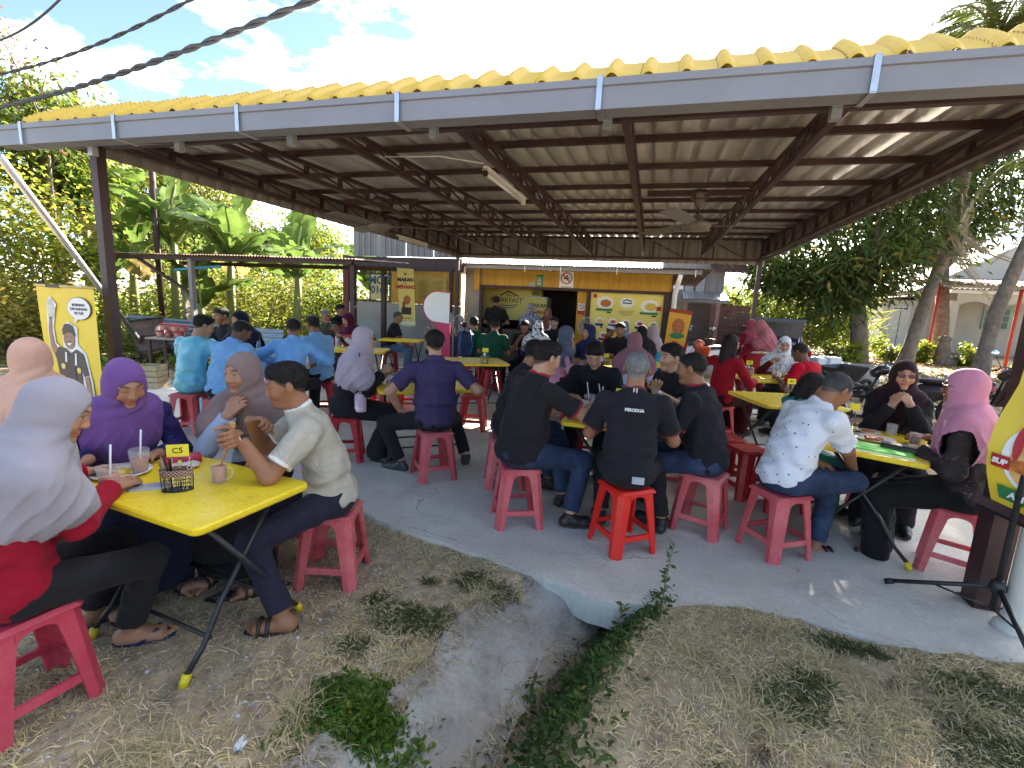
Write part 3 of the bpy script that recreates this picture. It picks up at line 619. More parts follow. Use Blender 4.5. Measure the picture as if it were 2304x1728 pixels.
rel(text_mesh('lettering', 'MAKAN', 0.125, M_navy, mn, (-5.98, 10.94, 2.06), FR, bold=0.006), mn); rel(text_mesh('lettering', '&', 0.07, M_navy, mn, (-5.98, 10.94, 1.975), FR), mn)
rel(text_mesh('lettering', 'MENANG', 0.125, M_red, mn, (-5.97, 10.94, 1.88), FR, bold=0.006), mn)
rel(polyd(mn, 'trophy_mark', [(-6.03, 2.24), (-6.0, 2.17), (-5.97, 2.17), (-5.94, 2.24), (-5.96, 2.24), (-5.985, 2.2), (-6.01, 2.24)], 10.942, 0.002, M_navy), mn)
rel(disc(mn, 'cup_picture', (-5.93, 1.56), 0.10, 0.12, 10.942, 0.002, M_food, 9), mn); rel(pl(mn, 'drink_picture', -6.05, -5.98, 1.32, 1.52, 10.942, 0.002, M_red), mn)
rel(pl(mn, 'box_picture', -6.08, -5.8, 1.20, 1.38, 10.940, 0.002, M_brown), mn); rel(pl(mn, 'footer', -6.08, -5.7, 0.95, 1.01, 10.942, 0.002, M_wht), mn); rel(pl(mn, 'print_line', -6.02, -5.8, 1.10, 1.115, 10.942, 0.002, M_blk), mn)
mb_ = empty('menu_board', (-5.6, 11.5, 1.9), 0, 'faded yellow menu board with columns of small print on the wing', 'board')
rel(polyd(mb_, 'sheet', [(-5.98, 1.55), (-5.1, 1.53), (-5.13, 2.15), (-6.04, 2.24)], 11.55, 0.01, mat('faded_menu_yellow', rgb('#b79a45'), rough=0.5, var=0.08)), mb_)
for cx in (-5.9, -5.45):
    for k in range(12): rel(pl(mb_, 'print_line', cx, cx + 0.2 + 0.08 * ((k * 7) % 3) / 3, 1.62 + 0.04*k, 1.632 + 0.04*k, 11.54, 0.002, mat('dim_print', rgb('#77682a'))), mb_)
# delivery stand: pink leg with a plain white round head board
pd = empty('pink_cutout_stand', (-3.72, 8.2, 0), 0, 'pink cut-out stand with a plain white round head near the counter', 'stand')
rel(polyd(pd, 'leg_board', [(-3.62, 0.0), (-3.50, 0.0), (-3.55, 1.25), (-3.83, 1.25)], 8.21, 0.02, M_pink), pd)
hp = [(-3.56, 1.18)] + [(-3.79 + 0.29 * cos(a), 1.47 + 0.28 * sin(a)) for a in np.linspace(-1.9, -4.9, 18)] + [(-3.56, 1.73)]
rel(polyd(pd, 'head_outline', [(-3.555, 1.15)] + [(-3.79 + 0.315 * cos(a), 1.47 + 0.305 * sin(a)) for a in np.linspace(-1.9, -4.9, 18)] + [(-3.555, 1.76)], 8.195, 0.012, M_pink), pd)
rel(polyd(pd, 'head_board', hp, 8.182, 0.006, M_wht), pd); rel(MB().b2((-3.75, 8.1, 0), (-3.4, 8.4, 0.012)).build('base', M_pink, pd), pd)
# pedestal fans
def ped_fan(loc, rz, r, zc, label):
    f = empty('pedestal_fan', loc, rz, label, 'fan', 'grey pedestal fans by the kitchen')
    b = MB()
    for k in range(28):
        a = 2*pi*k/28; b.tube([(0.03*cos(a), -0.05, zc + 0.03*sin(a)), (r*0.8*cos(a), -0.085, zc + r*0.8*sin(a)), (r*cos(a), -0.02, zc + r*sin(a)), (0.05*cos(a), 0.06, zc + 0.05*sin(a))], 0.0025, 4, smooth=False)
    b.build('cage', M_steel, f)
    q = MB(); q.tube([(r*cos(2*pi*k/32), -0.02, zc + r*sin(2*pi*k/32)) for k in range(33)], 0.006, 5); q.build('rim', M_steel, f)
    mb = MB()
    for k in range(3):
        a = 2*pi*k/3; V = []
        for i in range(6):
            t = i/5; rr = 0.04 + (r*0.85 - 0.04)*t; w = 0.25 + 0.35*sin(pi*min(1, t*0.9+0.1))
            for s in (-1, 1): V.append((rr*cos(a+s*w*0.8), -0.02 + s*0.03, zc + rr*sin(a+s*w*0.8)))
        mb.add(V, [(2*i, 2*i+1, 2*i+3, 2*i+2) for i in range(5)], True)
    mb.build('blades', mat('fan_blade_grey', (0.35, 0.36, 0.38), rough=0.3), f)
    MB().tube([(0, -0.06, zc), (0, 0.2, zc)], 0.055, 12).build('motor', M_black, f)
    MB().tube([(0, 0.1, 0.03), (0, 0.1, zc)], 0.02, 8).build('stand', M_black, f); MB().lathe([(0.22, 0.0), (0.22, 0.015), (0.05, 0.05), (0.02, 0.06)], (0, 0.1, 0), 20).build('base', M_black, f)
ped_fan((-3.98, 10.0, 0), 0.25, 0.26, 1.08, 'large steel pedestal fan beside the pink stand')
ped_fan((-1.31, 10.5, 0), -0.1, 0.19, 1.20, 'grey pedestal fan in front of the door jamb')
# ================================================================ neighbouring timber house (behind, right of the kitchen)
M_gwood = mat('grey_weathered_boards', (0.26, 0.235, 0.215), rough=0.85, var=0.2, vscale=5, stretch=(3, 3, 0.5))
M_lou = mat('pale_louvre', (0.50, 0.49, 0.46), rough=0.6, var=0.1)
M_redw = mat('red_brown_boards', (0.16, 0.07, 0.05), rough=0.8, var=0.35, vscale=5)
th = empty('timber_house', (1.6, 17, 0), 0, 'weathered timber house with louvred windows and a zinc porch roof', 'house')
def tp(o): o.location = (-1.6, -17, 0); return o
for k in range(9): tp(MB().b2((0.3 + 0.215*k, 17.0 + 0.004*(k % 2), 1.9), (0.3 + 0.215*k + 0.21, 17.06, 4.2)).build('wall_board', M_gwood, th))
tp(MB().b2((0.3, 17.07, 0), (2.24, 20.5, 4.2)).build('house_core', M_gwood, th))
for x in (1.02, 1.35):
    w = tp(MB().b2((x, 16.95, 2.28), (x + 0.30, 16.998, 2.86)).build('window', M_brown, th))
    for k in range(10): MB().box((x + 0.15, 16.94, 2.315 + 0.056*k), (0.27, 0.012, 0.048), R=np.array([[1, 0, 0], [0, .8, -.6], [0, .6, .8]])).build('louvre', M_lou, w)
tp(MB().b2((0.62, 16.93, 2.35), (0.98, 16.99, 2.80)).build('meter_box', M_wht, th))
tp(wavy('porch_roof', 0.95, 2.3, 15.9, 17.0, 2.03, 2.32, M_galv, th, pitch=0.076, amp=0.012)); tp(MB().b2((0.95, 15.9, 1.93), (2.3, 15.95, 2.0)).build('porch_beam', M_gwood, th))
for x in (1.0, 1.95): tp(MB().b2((x, 15.92, 0.1), (x + 0.1, 16.02, 1.93)).build('porch_post', mat('pinkish_post', (0.38, 0.2, 0.15), rough=0.8), th))
tp(MB().b2((1.1, 16.9, 0.1), (1.9, 16.96, 1.9)).build('doorway_shade_panel', M_int, th))  # solid panel, the shade inside the doorway put into its dark colour
for k in range(9): tp(MB().b2((2.06, 16.4, 0.1 + 0.2*k), (3.0, 16.44 + 0.006*(k % 2), 0.1 + 0.2*k + 0.19)).build('side_board', M_redw, th))
tp(wavy('eave_sheet', 1.75, 2.75, 15.9, 17.3, 2.85, 3.5, M_redw, th)); tp(MB().b2((0.3, 15.8, 4.2), (2.6, 20.6, 4.26)).build('main_roof', M_rust, th))
# ================================================================ concrete house far right
M_cream = mat('cream_render', (0.52, 0.46, 0.37), rough=0.9, var=0.12, vscale=0.8, dirt=(0.35, 0.30, 0.25), dscale=0.7, damt=0.5)
M_grey_r = mat('grey_render', (0.46, 0.44, 0.40), rough=0.9, var=0.12, vscale=0.8, dirt=(0.62, 0.60, 0.55), dscale=0.6, damt=0.5)
M_rooft = mat('brown_roof_sheet', (0.20, 0.13, 0.11), rough=0.8, var=0.25, vscale=3)
M_redp = mat('red_post_paint', rgb('#b5402e'), rough=0.6, var=0.15)
M_glass = mat('dark_window_glass', (0.03, 0.045, 0.045), rough=0.1, var=0.0)
M_greenf = mat('pale_green_frame', rgb('#8fb39c'), rough=0.5)
hs = empty('concrete_house', (14, 29, 0), 0, 'pale concrete house with an arched porch and green barred window', 'house')
def hp_(o): o.location = (-14, -29, 0); return o
hp_(MB().b2((13.3, 29.3, 0), (21, 36, 3.3)).build('main_wall', M_cream, hs))
hp_(MB().b2((11.3, 28.5, 0), (13.28, 33, 2.75)).build('side_room', M_grey_r, hs))
hp_(MB().add([(11.0, 28.2, 2.72), (13.6, 28.2, 3.05), (13.6, 33.2, 3.05), (11.0, 33.2, 2.72), (11.0, 28.2, 2.80), (13.6, 28.2, 3.13), (13.6, 33.2, 3.13), (11.0, 33.2, 2.80)], [(0,3,2,1),(4,5,6,7),(0,1,5,4),(1,2,6,5),(2,3,7,6),(3,0,4,7)]).build('side_roof', M_rooft, hs))
hp_(MB().add([(12.9, 29.35, 3.3), (17.3, 29.35, 5.9), (21.5, 29.35, 3.3), (12.9, 36, 3.3), (17.3, 36, 5.9), (21.5, 36, 3.3)], [(0,1,2),(3,5,4),(0,3,4,1),(1,4,5,2)]).build('gable_wall', M_grey_r, hs, fixn=True))
d = hp_(MB().b2((11.6, 28.40, 0.4), (12.45, 28.498, 2.45)).build('door', M_lou, hs))
for k in range(3): MB().b2((11.75 + 0.2*k, 28.385, 2.28), (11.89 + 0.2*k, 28.399, 2.36)).build('door_vent', M_int, d)
MB().b2((12.02, 28.38, 0.4), (12.04, 28.399, 2.2)).build('door_joint', M_int, d)
w = hp_(MB().b2((15.85, 29.22, 1.50), (16.95, 29.298, 2.62)).build('window', M_greenf, hs))
for i in range(3):
    for j in range(3): MB().b2((15.93 + 0.33*i, 29.20, 1.58 + 0.33*j), (16.21 + 0.33*i, 29.219, 1.86 + 0.33*j)).build('pane', M_glass, w)
for x in (13.35, 14.9, 17.4): hp_(MB().b2((x, 27.0, 0), (x + 0.32, 27.3, 2.75)).build('porch_pillar', M_cream, hs))
for x0, x1 in ((13.67, 14.9), (15.22, 17.4)):
    n = 12; up = [(x0 + (x1-x0)*i/n, 2.55 + 0.20*sin(pi*i/n)) for i in range(n+1)]
    hp_(polyd(hs, 'porch_arch', up + [(x1, 3.1), (x0, 3.1)], 27.28, 0.2, M_cream))
hp_(MB().b2((13.2, 26.9, 3.1), (19, 27.2, 3.25)).build('porch_beam', M_wht, hs)); hp_(wavy('porch_roof', 13.0, 19.0, 26.5, 29.4, 3.28, 3.95, M_rooft, hs, pitch=0.2, amp=0.03))
cp = empty('red_post_lean_to', (10, 21, 0), 0, 'battered lean-to roof on thin red posts in front of the concrete house', 'shed')
def cpp(o): o.location = (-10, -21, 0); return o
for x, y in ((9.95, 21.0), (11.5, 19.6), (13.8, 21), (14.4, 19.6)): cpp(MB().tube([(x, y, 0.2), (x, y, 3.0)], 0.05, 8).build('post', M_redp, cp))
cpp(wavy('roof_sheet', 9.3, 15.0, 19.2, 22.5, 2.95, 3.35, M_rooft, cp, pitch=0.15, amp=0.02))
for k in range(4): cpp(MB().beam((9.3, 19.4 + k*0.9, 2.90 + 0.1*k), (15, 19.4 + k*0.9, 2.90 + 0.1*k), 0.06, 0.08).build('rafter', M_gwood, cp))
# ================================================================ rusty lean-to beside the shelter
lt = empty('rusty_lean_to', (-8.5, 9, 0), 0, 'low lean-to with rusty corrugated roof in front of the banana plants', 'shed')
def lp(o): o.location = (8.5, -9, 0); return o
for k in range(7): lp(wavy('roof_sheet', -12.6 + 0.98*k, -12.6 + 0.98*k + 1.02, 8.3 + 0.05*((k*3) % 4), 10.6, 2.32 + 0.004*(k % 2), 2.44, M_rust, lt, pitch=0.076, amp=0.012))
for a in ((-12.5, 8.6), (-12.5, 10.3)): lp(MB().beam((a[0], a[1], 2.25), (-5.9, a[1], 2.27), 0.06, 0.09).build('roof_beam', M_brown, lt))
for x, y in ((-10.12, 8.6), (-5.95, 8.7), (-12.4, 10.3), (-6.2, 10.3)): lp(MB().beam((x, y, 0), (x, y, 2.25), 0.1, 0.1, up=(0, 1, 0)).build('post', M_gwood if x < -7 else M_brown, lt))
lp(MB().beam((-11.7, 8.6, 2.22), (-10.15, 8.6, 1.45), 0.06, 0.06).build('brace', M_brown, lt)); lp(MB().beam((-11.0, 8.9, 2.0), (-9.6, 8.9, 2.12), 0.05, 0.05).build('blue_pipe', mat('blue_pipe', rgb('#3c97b8')), lt))
# leaning galvanised pole and utility lines
po = MB().tube([(-7.55, 4.03, 3.02), (-10.4, 7.8, 0.0)], 0.045, 10); tag(po.build('leaning_pole', M_galv), 'galvanised pole leaning across the bushes behind the yellow banner', 'pole')
up_ = empty('utility_pole', (-17.0, 7.6, 0), 0, 'weathered utility pole standing among the trees', 'pole')
MB().tube([(0, 0, 0), (0, 0, 5.6)], [0.14, 0.11], 10).build('shaft', M_gwood, up_); MB().box((0, 0, 5.3), (1.2, 0.08, 0.1), 0.5).build('crossarm', M_gwood, up_)
up2 = empty('utility_pole', (-12.9, 10.0, 0), 0, 'short pole top showing above the yellow tiles', 'pole')
MB().tube([(0, 0, 0), (0, 0, 5.1)], [0.08, 0.07], 10).build('shaft', M_brown, up2); MB().lathe([(0.03, 0), (0.05, 0.03), (0.03, 0.06), (0.05, 0.09), (0.02, 0.12)], (0, 0, 5.1), 8).build('insulator', M_brown, up2)
M_cab = mat('cable_sheath', (0.045, 0.05, 0.06), rough=0.6, var=0.1)
def cable(a, b, e0, e1, r, tw, label):
    a = np.array(a, float); b = np.array(b, float); d = b - a; n = 260
    t = np.linspace(-e0, 1 + e1, n); P = a + d * t[:, None]; P[:, 2] += 0.25 * ((t - 0.5) ** 2 - 0.25)
    l = np.linalg.norm(d) * t; u = np.array((-d[1], d[0], 0)) / np.hypot(d[0], d[1]); v = np.array((0, 0, 1.0))
    ob = None
    if tw <= 0: return tag(MB().tube(P, r, 6).build('overhead_cable', M_cab), label, 'cable')
    root = empty('overhead_cable', tuple(a), 0, label, 'cable')
    for k in range(2):
        ph = l * tw + k * pi; Q = P + r * 0.95 * (np.cos(ph)[:, None] * u + np.sin(ph)[:, None] * v)
        o = MB().tube(Q, r, 6).build('strand', M_cab, root); o.location = -Vector(a)
cable((-9.0, 5.1, 4.1), (-2.9, 3.72, 3.99), 2.2, 1.9, 0.017, 9.0, 'thick twisted overhead cable sweeping over the yellow eave')
cable((-9.33, 5.5, 4.78), (-5.65, 5.0, 5.0), 1.5, 2.2, 0.013, 8.0, 'thinner twisted overhead cable high above the banana plants')
cable((-9.97, 5.5, 5.2), (-8.2, 5.25, 5.43), 2.5, 3.5, 0.015, 0, 'smooth overhead wire in the upper corner of the sky')
cable((-12.5, 6.7, 4.9), (-10.6, 6.7, 4.2), 0.9, 2.6, 0.008, 0, 'thin sagging wire by the mango tree')
# ================================================================ vegetation
def leaf_mat(name, transl=0.45, rough=0.5):
    return mat(name, attr=True, rough=rough, var=0.12, vscale=2.0, transl=transl, spec=0.35)
M_leaf = leaf_mat('leaf_green', 0.55); M_leafd = leaf_mat('leaf_dark', 0.35); M_straw = mat('straw', attr=True, rough=0.85, var=0.15, vscale=3, transl=0.25, spec=0.2)
M_bark = mat('bark', (0.17, 0.13, 0.10), rough=0.95, var=0.35, vscale=9, bump=0.8, bscale=18, dirt=(0.30, 0.27, 0.22), dscale=5, damt=0.5)
def leaves(P, size, aspect, rs, droop=0.5, fold=0.25, up=0.6, out=None):
    """leaf blades: returns V (4n,3), F (n,4)"""
    n = len(P); a = rs.uniform(0, 2*pi, n); d = np.stack([np.cos(a), np.sin(a), rs.normal(-droop, 0.45, n)], 1)
    if out is not None: d[:, :2] = d[:, :2] * 0.6 + out[:, :2]
    d /= np.linalg.norm(d, axis=1)[:, None]
    nrm = np.stack([rs.normal(0, 0.6, n), rs.normal(0, 0.6, n), np.abs(rs.normal(up, 0.5, n))], 1)
    s = np.cross(d, nrm); s /= np.linalg.norm(s, axis=1)[:, None] + 1e-9; nn = np.cross(s, d)
    L_ = (size * rs.uniform(0.6, 1.3, n))[:, None]; W = L_ * aspect
    V = np.empty((n, 4, 3)); V[:, 0] = P; V[:, 1] = P + d*L_*0.45 + s*W + nn*W*fold; V[:, 2] = P + d*L_ - nn*L_*0.08; V[:, 3] = P + d*L_*0.45 - s*W + nn*W*fold
    return V.reshape(-1, 3), np.arange(4*n).reshape(n, 4)
def leafcol(n, base, rs, v=0.3, yellow=0.08, ycol=(0.30, 0.24, 0.04)):
    c = np.array(base)[None, :] * rs.uniform(1 - v, 1 + v, (n, 1)); c[:, 0] *= rs.uniform(0.8, 1.35, n)
    m = rs.rand(n) < yellow; c[m] = np.array(ycol) * rs.uniform(0.7, 1.3, (m.sum(), 1)); return np.repeat(c, 4, 0)
def clumps(center, rad, n, rs, flat=0.8):
    v = rs.normal(0, 1, (n, 3)); v /= np.linalg.norm(v, axis=1)[:, None]; r = rs.uniform(0.35, 1.0, n) ** 0.6
    return np.array(center) + v * r[:, None] * np.array(rad)
def limb(b, a, c, r0, r1, rs, k=6):
    a = np.array(a, float); c = np.array(c, float); t = np.linspace(0, 1, k)[:, None]; P = a + (c - a) * t
    P[1:-1] += rs.normal(0, 0.06 * np.linalg.norm(c - a) / 2, (k - 2, 3)); P[:, 2] += 0.12 * np.linalg.norm(c - a) * np.sin(t[:, 0] * pi) * 0.5
    b.tube(P, np.linspace(r0, r1, k), 7)
def tree(name, label, base, h, crown, rad, seed, nclump=40, per=170, size=0.22, aspect=0.13, col=(0.085, 0.13, 0.022), trunk_r=0.2, group=None, droop=0.55, crad=0.55, yellow=0.06, m=None, fork=None, lean=(0, 0)):
    rs = np.random.RandomState(seed); T = empty(name, base, 0, label, 'tree', group)
    base = np.array(base, float); cr = np.array(crown, float) - base
    fk = np.array(fork) if fork is not None else np.array((cr[0]*0.45 + lean[0], cr[1]*0.45 + lean[1], h))
    b = MB(); b.tube([(0, 0, -0.1), (fk[0]*0.3, fk[1]*0.3, fk[2]*0.4), tuple(fk)], [trunk_r*1.25, trunk_r, trunk_r*0.8], 12)
    C = clumps(cr, rad, nclump, rs)
    for i in range(min(9, nclump)): limb(b, fk*0.96, C[i], trunk_r*0.5, 0.03, rs)
    b.build('trunk', M_bark, T)
    P = np.repeat(C, per, 0) + rs.normal(0, 1, (nclump*per, 3)) * np.array((crad, crad, crad*0.6))
    V, F = leaves(P, size, aspect, rs, droop=droop, out=(P - np.repeat(C, per, 0)) * 0.8)
    shade = np.repeat(rs.uniform(0.8, 1.2, nclump), per * 4)[:, None]
    cc = leafcol(len(P), col, rs, yellow=yellow) * shade
    npmesh('crown', V, F, m or M_leaf, T, col=cc)
    return T
GT = 'mango trees behind the banana plants'
tree('mango_tree', 'tall mango tree rising behind the overhead cables', (-16.6, 10.0, 0.3), 3.2, (-16.3, 9.6, 5.35), (1.35, 1.6, 1.6), 1, 40, 190, 0.26, col=(0.13, 0.19, 0.025), group=GT)
tree('mango_tree', 'bushy mango tree with reddish new leaves beside the maroon post', (-20.5, 16.0, 0.3), 2.5, (-20.3, 16.0, 4.7), (3.4, 2.6, 2.3), 2, 64, 170, 0.30, col=(0.14, 0.18, 0.028), group=GT, yellow=0.16)
tree('mango_tree', 'dark green mango tree seen past the end of the long side truss', (-21.0, 19.5, 0.3), 2.5, (-20.8, 19.5, 4.0), (2.6, 2.4, 2.0), 3, 46, 170, 0.30, col=(0.10, 0.14, 0.025), group=GT)
tree('mango_tree', 'round light green mango tree beyond the lean-to roof', (-18.6, 22.5, 0.3), 2.0, (-18.5, 22.3, 3.9), (2.1, 2.0, 1.7), 4, 44, 170, 0.30, col=(0.16, 0.23, 0.025), group=GT)
# bare twiggy sapling with red leaves at upper left
T = empty('bare_sapling', (-15.2, 9.0, 0.4), 0, 'thin bare sapling with a few reddish leaves against the sky', 'tree')
b = MB(); rs = np.random.RandomState(5); tips = []
b.tube([(0, 0, 0), (0.15, 0, 3.0), (0.05, 0.1, 5.6)], [0.06, 0.045, 0.02], 6)
for k in range(7):
    z = 3.6 + 0.34*k; e = np.array((0.1 + rs.uniform(-0.9, 1.0), rs.uniform(-0.3, 0.3), z + rs.uniform(0.3, 1.0))); b.tube([(0.1, 0, z), tuple(e)], [0.018, 0.006], 5); tips.append(e)
b.tube([(0, 0, 5.4), (-0.9, 0, 6.9), (-1.5, 0, 7.6)], [0.025, 0.018, 0.008], 5); tips += [np.array((-1.2, 0, 7.3)), np.array((-0.8, 0, 6.8)), np.array((-1.5, 0, 7.6))]
b.build('stems', M_bark, T)
P = np.concatenate([t + rs.normal(0, 0.22, (40 if i > 6 else 9, 3)) for i, t in enumerate(tips)]); V, F = leaves(P, 0.14, 0.25, rs)
npmesh('foliage', V, F, M_leaf, T, col=leafcol(len(P), (0.20, 0.10, 0.07), rs))

# ---- banana plants: every blade is a part
def banana_blade(L_, W, seed, tear=True):
    rs = np.random.RandomState(seed); n, k = 15, 4; V = []; 
    arch = rs.uniform(0.55, 1.15); roll = rs.uniform(-0.3, 0.3)
    for i in range(n):
        t = i / (n - 1); a = t * arch; x = L_ * (np.sin(a * 1.25) / 1.25) ; z = L_ * (0.42 * t - 0.52 * arch * t * t)
        w = W * (np.sin(pi * min(1, t * 0.94 + 0.06)) ** 0.55)
        for j in range(-k, k + 1):
            s = j / k; V.append((x, s * w, z + (0.30 * abs(s) ** 1.3 - 0.10 * s * s) * w * (1 - 1.6 * t) - 0.22 * abs(s) * w * t + 0.016 * rs.normal()))
    m = 2 * k + 1; F = []
    for i in range(n - 1):
        cut_l = tear and rs.rand() < 0.22; cut_r = tear and rs.rand() < 0.22
        for j in range(2 * k):
            if (cut_l and j < 2) or (cut_r and j >= 2*k-2): continue
            F.append((i*m+j, i*m+j+1, (i+1)*m+j+1, (i+1)*m+j))
    V = np.array(V); return V, np.array(F)
M_ban_l = leaf_mat('banana_blade', 0.42, 0.34); M_ban_s = mat('banana_stem', (0.22, 0.24, 0.09), rough=0.6, var=0.3, vscale=6, stretch=(4, 4, 0.5))
BL = []
for s in range(5):
    V, F = banana_blade(1.0, 0.175, 100 + s); c = np.array((0.13, 0.205, 0.045))[None, :] * np.random.RandomState(s).uniform(0.85, 1.15, (len(V), 1))
    if s == 4: c = np.array((0.33, 0.26, 0.10))[None, :] * np.ones((len(V), 1))
    o = npmesh('leaf_blade', V, F, M_ban_l, None, smooth=True, col=c); rb = MB().tube([(V[i*9+4][0], 0, V[i*9+4][2] - 0.008) for i in range(0, 15, 2)], np.linspace(0.016, 0.004, 8), 5)
    BL.append((o.data, rb)); bpy.data.objects.remove(o)
RIB = [MBr.build('midrib', mat('midrib', (0.28, 0.33, 0.12), rough=0.5)) for _, MBr in BL]; RIBD = [o.data for o in RIB]
for o in RIB: bpy.data.objects.remove(o)
def banana(x, y, z, h, n, ll, seed, label):
    rs = np.random.RandomState(seed); T = empty('banana_plant', (x, y, z), 0, label, 'banana plant', 'banana plants behind the lean-to')
    MB().tube([(0, 0, -0.1), (0.05, 0, h*0.5), (0.08, 0.03, h)], [0.14, 0.11, 0.06], 10).build('stem', M_ban_s, T)
    for k in range(n):
        a = k * 2.4 + rs.uniform(-0.3, 0.3); e = rs.uniform(0.2, 1.05) if k > 1 else rs.uniform(0.9, 1.3); i = k % 4 if rs.rand() > 0.12 else 4; s = 1.25 * ll * rs.uniform(0.75, 1.15)
        if i == 4: e = -0.7
        o = bpy.data.objects.new('leaf_blade', BL[i][0]); COL.objects.link(o); o.parent = T
        M = Matrix.Translation((0.08, 0.03, h - 0.1 - 0.06*k)) @ Matrix.Rotation(a, 4, 'Z') @ Matrix.Rotation(-e, 4, 'Y') @ Matrix.Rotation(rs.uniform(-0.4, 0.4), 4, 'X') @ Matrix.Scale(s, 4)
        o.matrix_local = M
        r = bpy.data.objects.new('midrib', RIBD[i]); COL.objects.link(r); r.parent = o
bl = [(-15.9, 10.2, 0.4, 3.6, 9, 2.2, 1, 'tall banana plant with an upright young leaf near the yellow banner'), (-14.2, 10.2, 0.3, 2.5, 9, 2.1, 2, 'banana plant leaning over the leaning pole'), (-12.9, 10.4, 0.3, 3.0, 10, 2.3, 3, 'banana plant with broad shiny leaves right of the maroon post'),
      (-11.6, 11.0, 0.2, 2.6, 9, 2.2, 4, 'banana plant above the middle of the rusty roof'), (-10.0, 11.8, 0.2, 2.3, 8, 1.9, 5, 'banana plant with a drooping brown leaf under the rusty roof'), (-13.6, 9.0, 0.3, 1.5, 8, 1.7, 6, 'low young banana plant behind the oil drum'),
      (-11.5, 9.9, 0.2, 1.3, 7, 1.6, 7, 'short banana plant behind the corrugated sheets'), (-8.4, 13.2, 0.1, 2.1, 8, 1.9, 8, 'banana plant seen through the window of the side wing'), (-16.9, 14.5, 0.3, 2.8, 8, 2.0, 9, 'far banana plant with one long horizontal leaf')]
for b_ in bl: banana(*b_)
# ---- shrubs
def shrub(x, y, z, rx, ry, rz, seed, n, size, col, label, aspect=0.3, yellow=0.08, group='shrubs along the leafy bank', cat='shrub', name='shrub', droop=0.1):
    rs = np.random.RandomState(seed); T = empty(name, (x, y, z), 0, label, cat, group)
    b = MB()
    for k in range(6): e = rs.normal(0, 0.5, 2); b.tube([(0, 0, -0.05), (e[0]*rx*0.5, e[1]*ry*0.5, rz*0.7), (e[0]*rx, e[1]*ry, rz*1.5)], [0.03, 0.02, 0.006], 5)
    b.build('stems', M_bark, T)
    C = clumps((0, 0, rz), (rx, ry, rz), max(8, n // 90), rs); k = n // len(C)
    P = np.repeat(C, k, 0) + rs.normal(0, 0.22 * (rx + rz) / 2, (len(C)*k, 3)); P[:, 2] = np.abs(P[:, 2])
    V, F = leaves(P, size, aspect, rs, droop=droop); sh = np.repeat(rs.uniform(0.7, 1.3, len(C)), k*4)[:, None]
    npmesh('foliage', V, F, M_leaf, T, col=leafcol(len(P), col, rs, 0.35, yellow) * sh)
    return T
YG = (0.27, 0.31, 0.045); MG = (0.16, 0.22, 0.035)
shrub(-13.9, 8.0, 0.2, 1.5, 1.2, 1.6, 21, 5200, 0.13, YG, 'sunlit yellow-green shrub at the photo edge behind the banner')
shrub(-12.4, 6.4, 0.1, 1.1, 0.9, 0.75, 22, 3600, 0.11, (0.20, 0.19, 0.035), 'low sunlit shrub with golden leaves behind the peach headscarf', yellow=0.2)
shrub(-15.6, 7.6, 0.3, 1.6, 1.3, 2.3, 23, 5000, 0.14, YG, 'tall shrub under the mango tree at the edge of the photo')
shrub(-12.0, 12.6, 0.1, 1.6, 1.0, 1.1, 24, 4200, 0.12, (0.17, 0.20, 0.03), 'pale shrub under the middle of the rusty roof')
shrub(-9.7, 12.9, 0.1, 1.5, 0.9, 0.9, 25, 4200, 0.12, MG, 'leafy shrub behind the red motorcycle')
shrub(-14.9, 12.6, 0.2, 1.7, 1.0, 1.4, 26, 4200, 0.13, MG, 'shrub filling the gap below the banana leaves')
shrub(-7.6, 14.4, 0.1, 1.0, 0.8, 1.2, 27, 2600, 0.13, YG, 'bright leaves framed by the side wing window')
shrub(-17.5, 17.0, 0.2, 2.6, 1.2, 1.7, 28, 4200, 0.16, MG, 'hazy green thicket far behind the lean-to')
shrub(-13.5, 19.0, 0.2, 2.8, 1.2, 1.3, 29, 4200, 0.16, (0.14, 0.19, 0.03), 'light green thicket behind the wing cladding')
shrub(-11.2, 7.6, 0.1, 0.9, 0.6, 0.35, 30, 2000, 0.08, MG, 'low weeds at the foot of the corrugated sheets')
# undergrowth sheet on the left bank
rs = np.random.RandomState(33); n = 26000
P = np.stack([rs.uniform(-24, -8.2, n), rs.uniform(4.5, 20, n), np.zeros(n)], 1); keep = (P[:, 1] > 5.0 - 0.35*(P[:, 0] + 9.5)) | (P[:, 0] < -12.5); keep &= ~((P[:, 0] > -8.9) & (P[:, 1] < 12.2)); P = P[keep]
P[:, 2] = ground_z(P[:, 0], P[:, 1]) + rs.uniform(0, 1, len(P)) ** 1.5 * (0.3 + 0.8*vnoise(P[:, 0], P[:, 1], 8)) * smoothstep(5.5, 9, P[:, 1])
V, F = leaves(P, 0.16, 0.28, rs, droop=0.0); tag(npmesh('undergrowth', V, F, M_leaf, None, col=leafcol(len(P), MG, rs, 0.45, 0.1)), 'tangled green undergrowth covering the bank', 'undergrowth', kind='stuff')
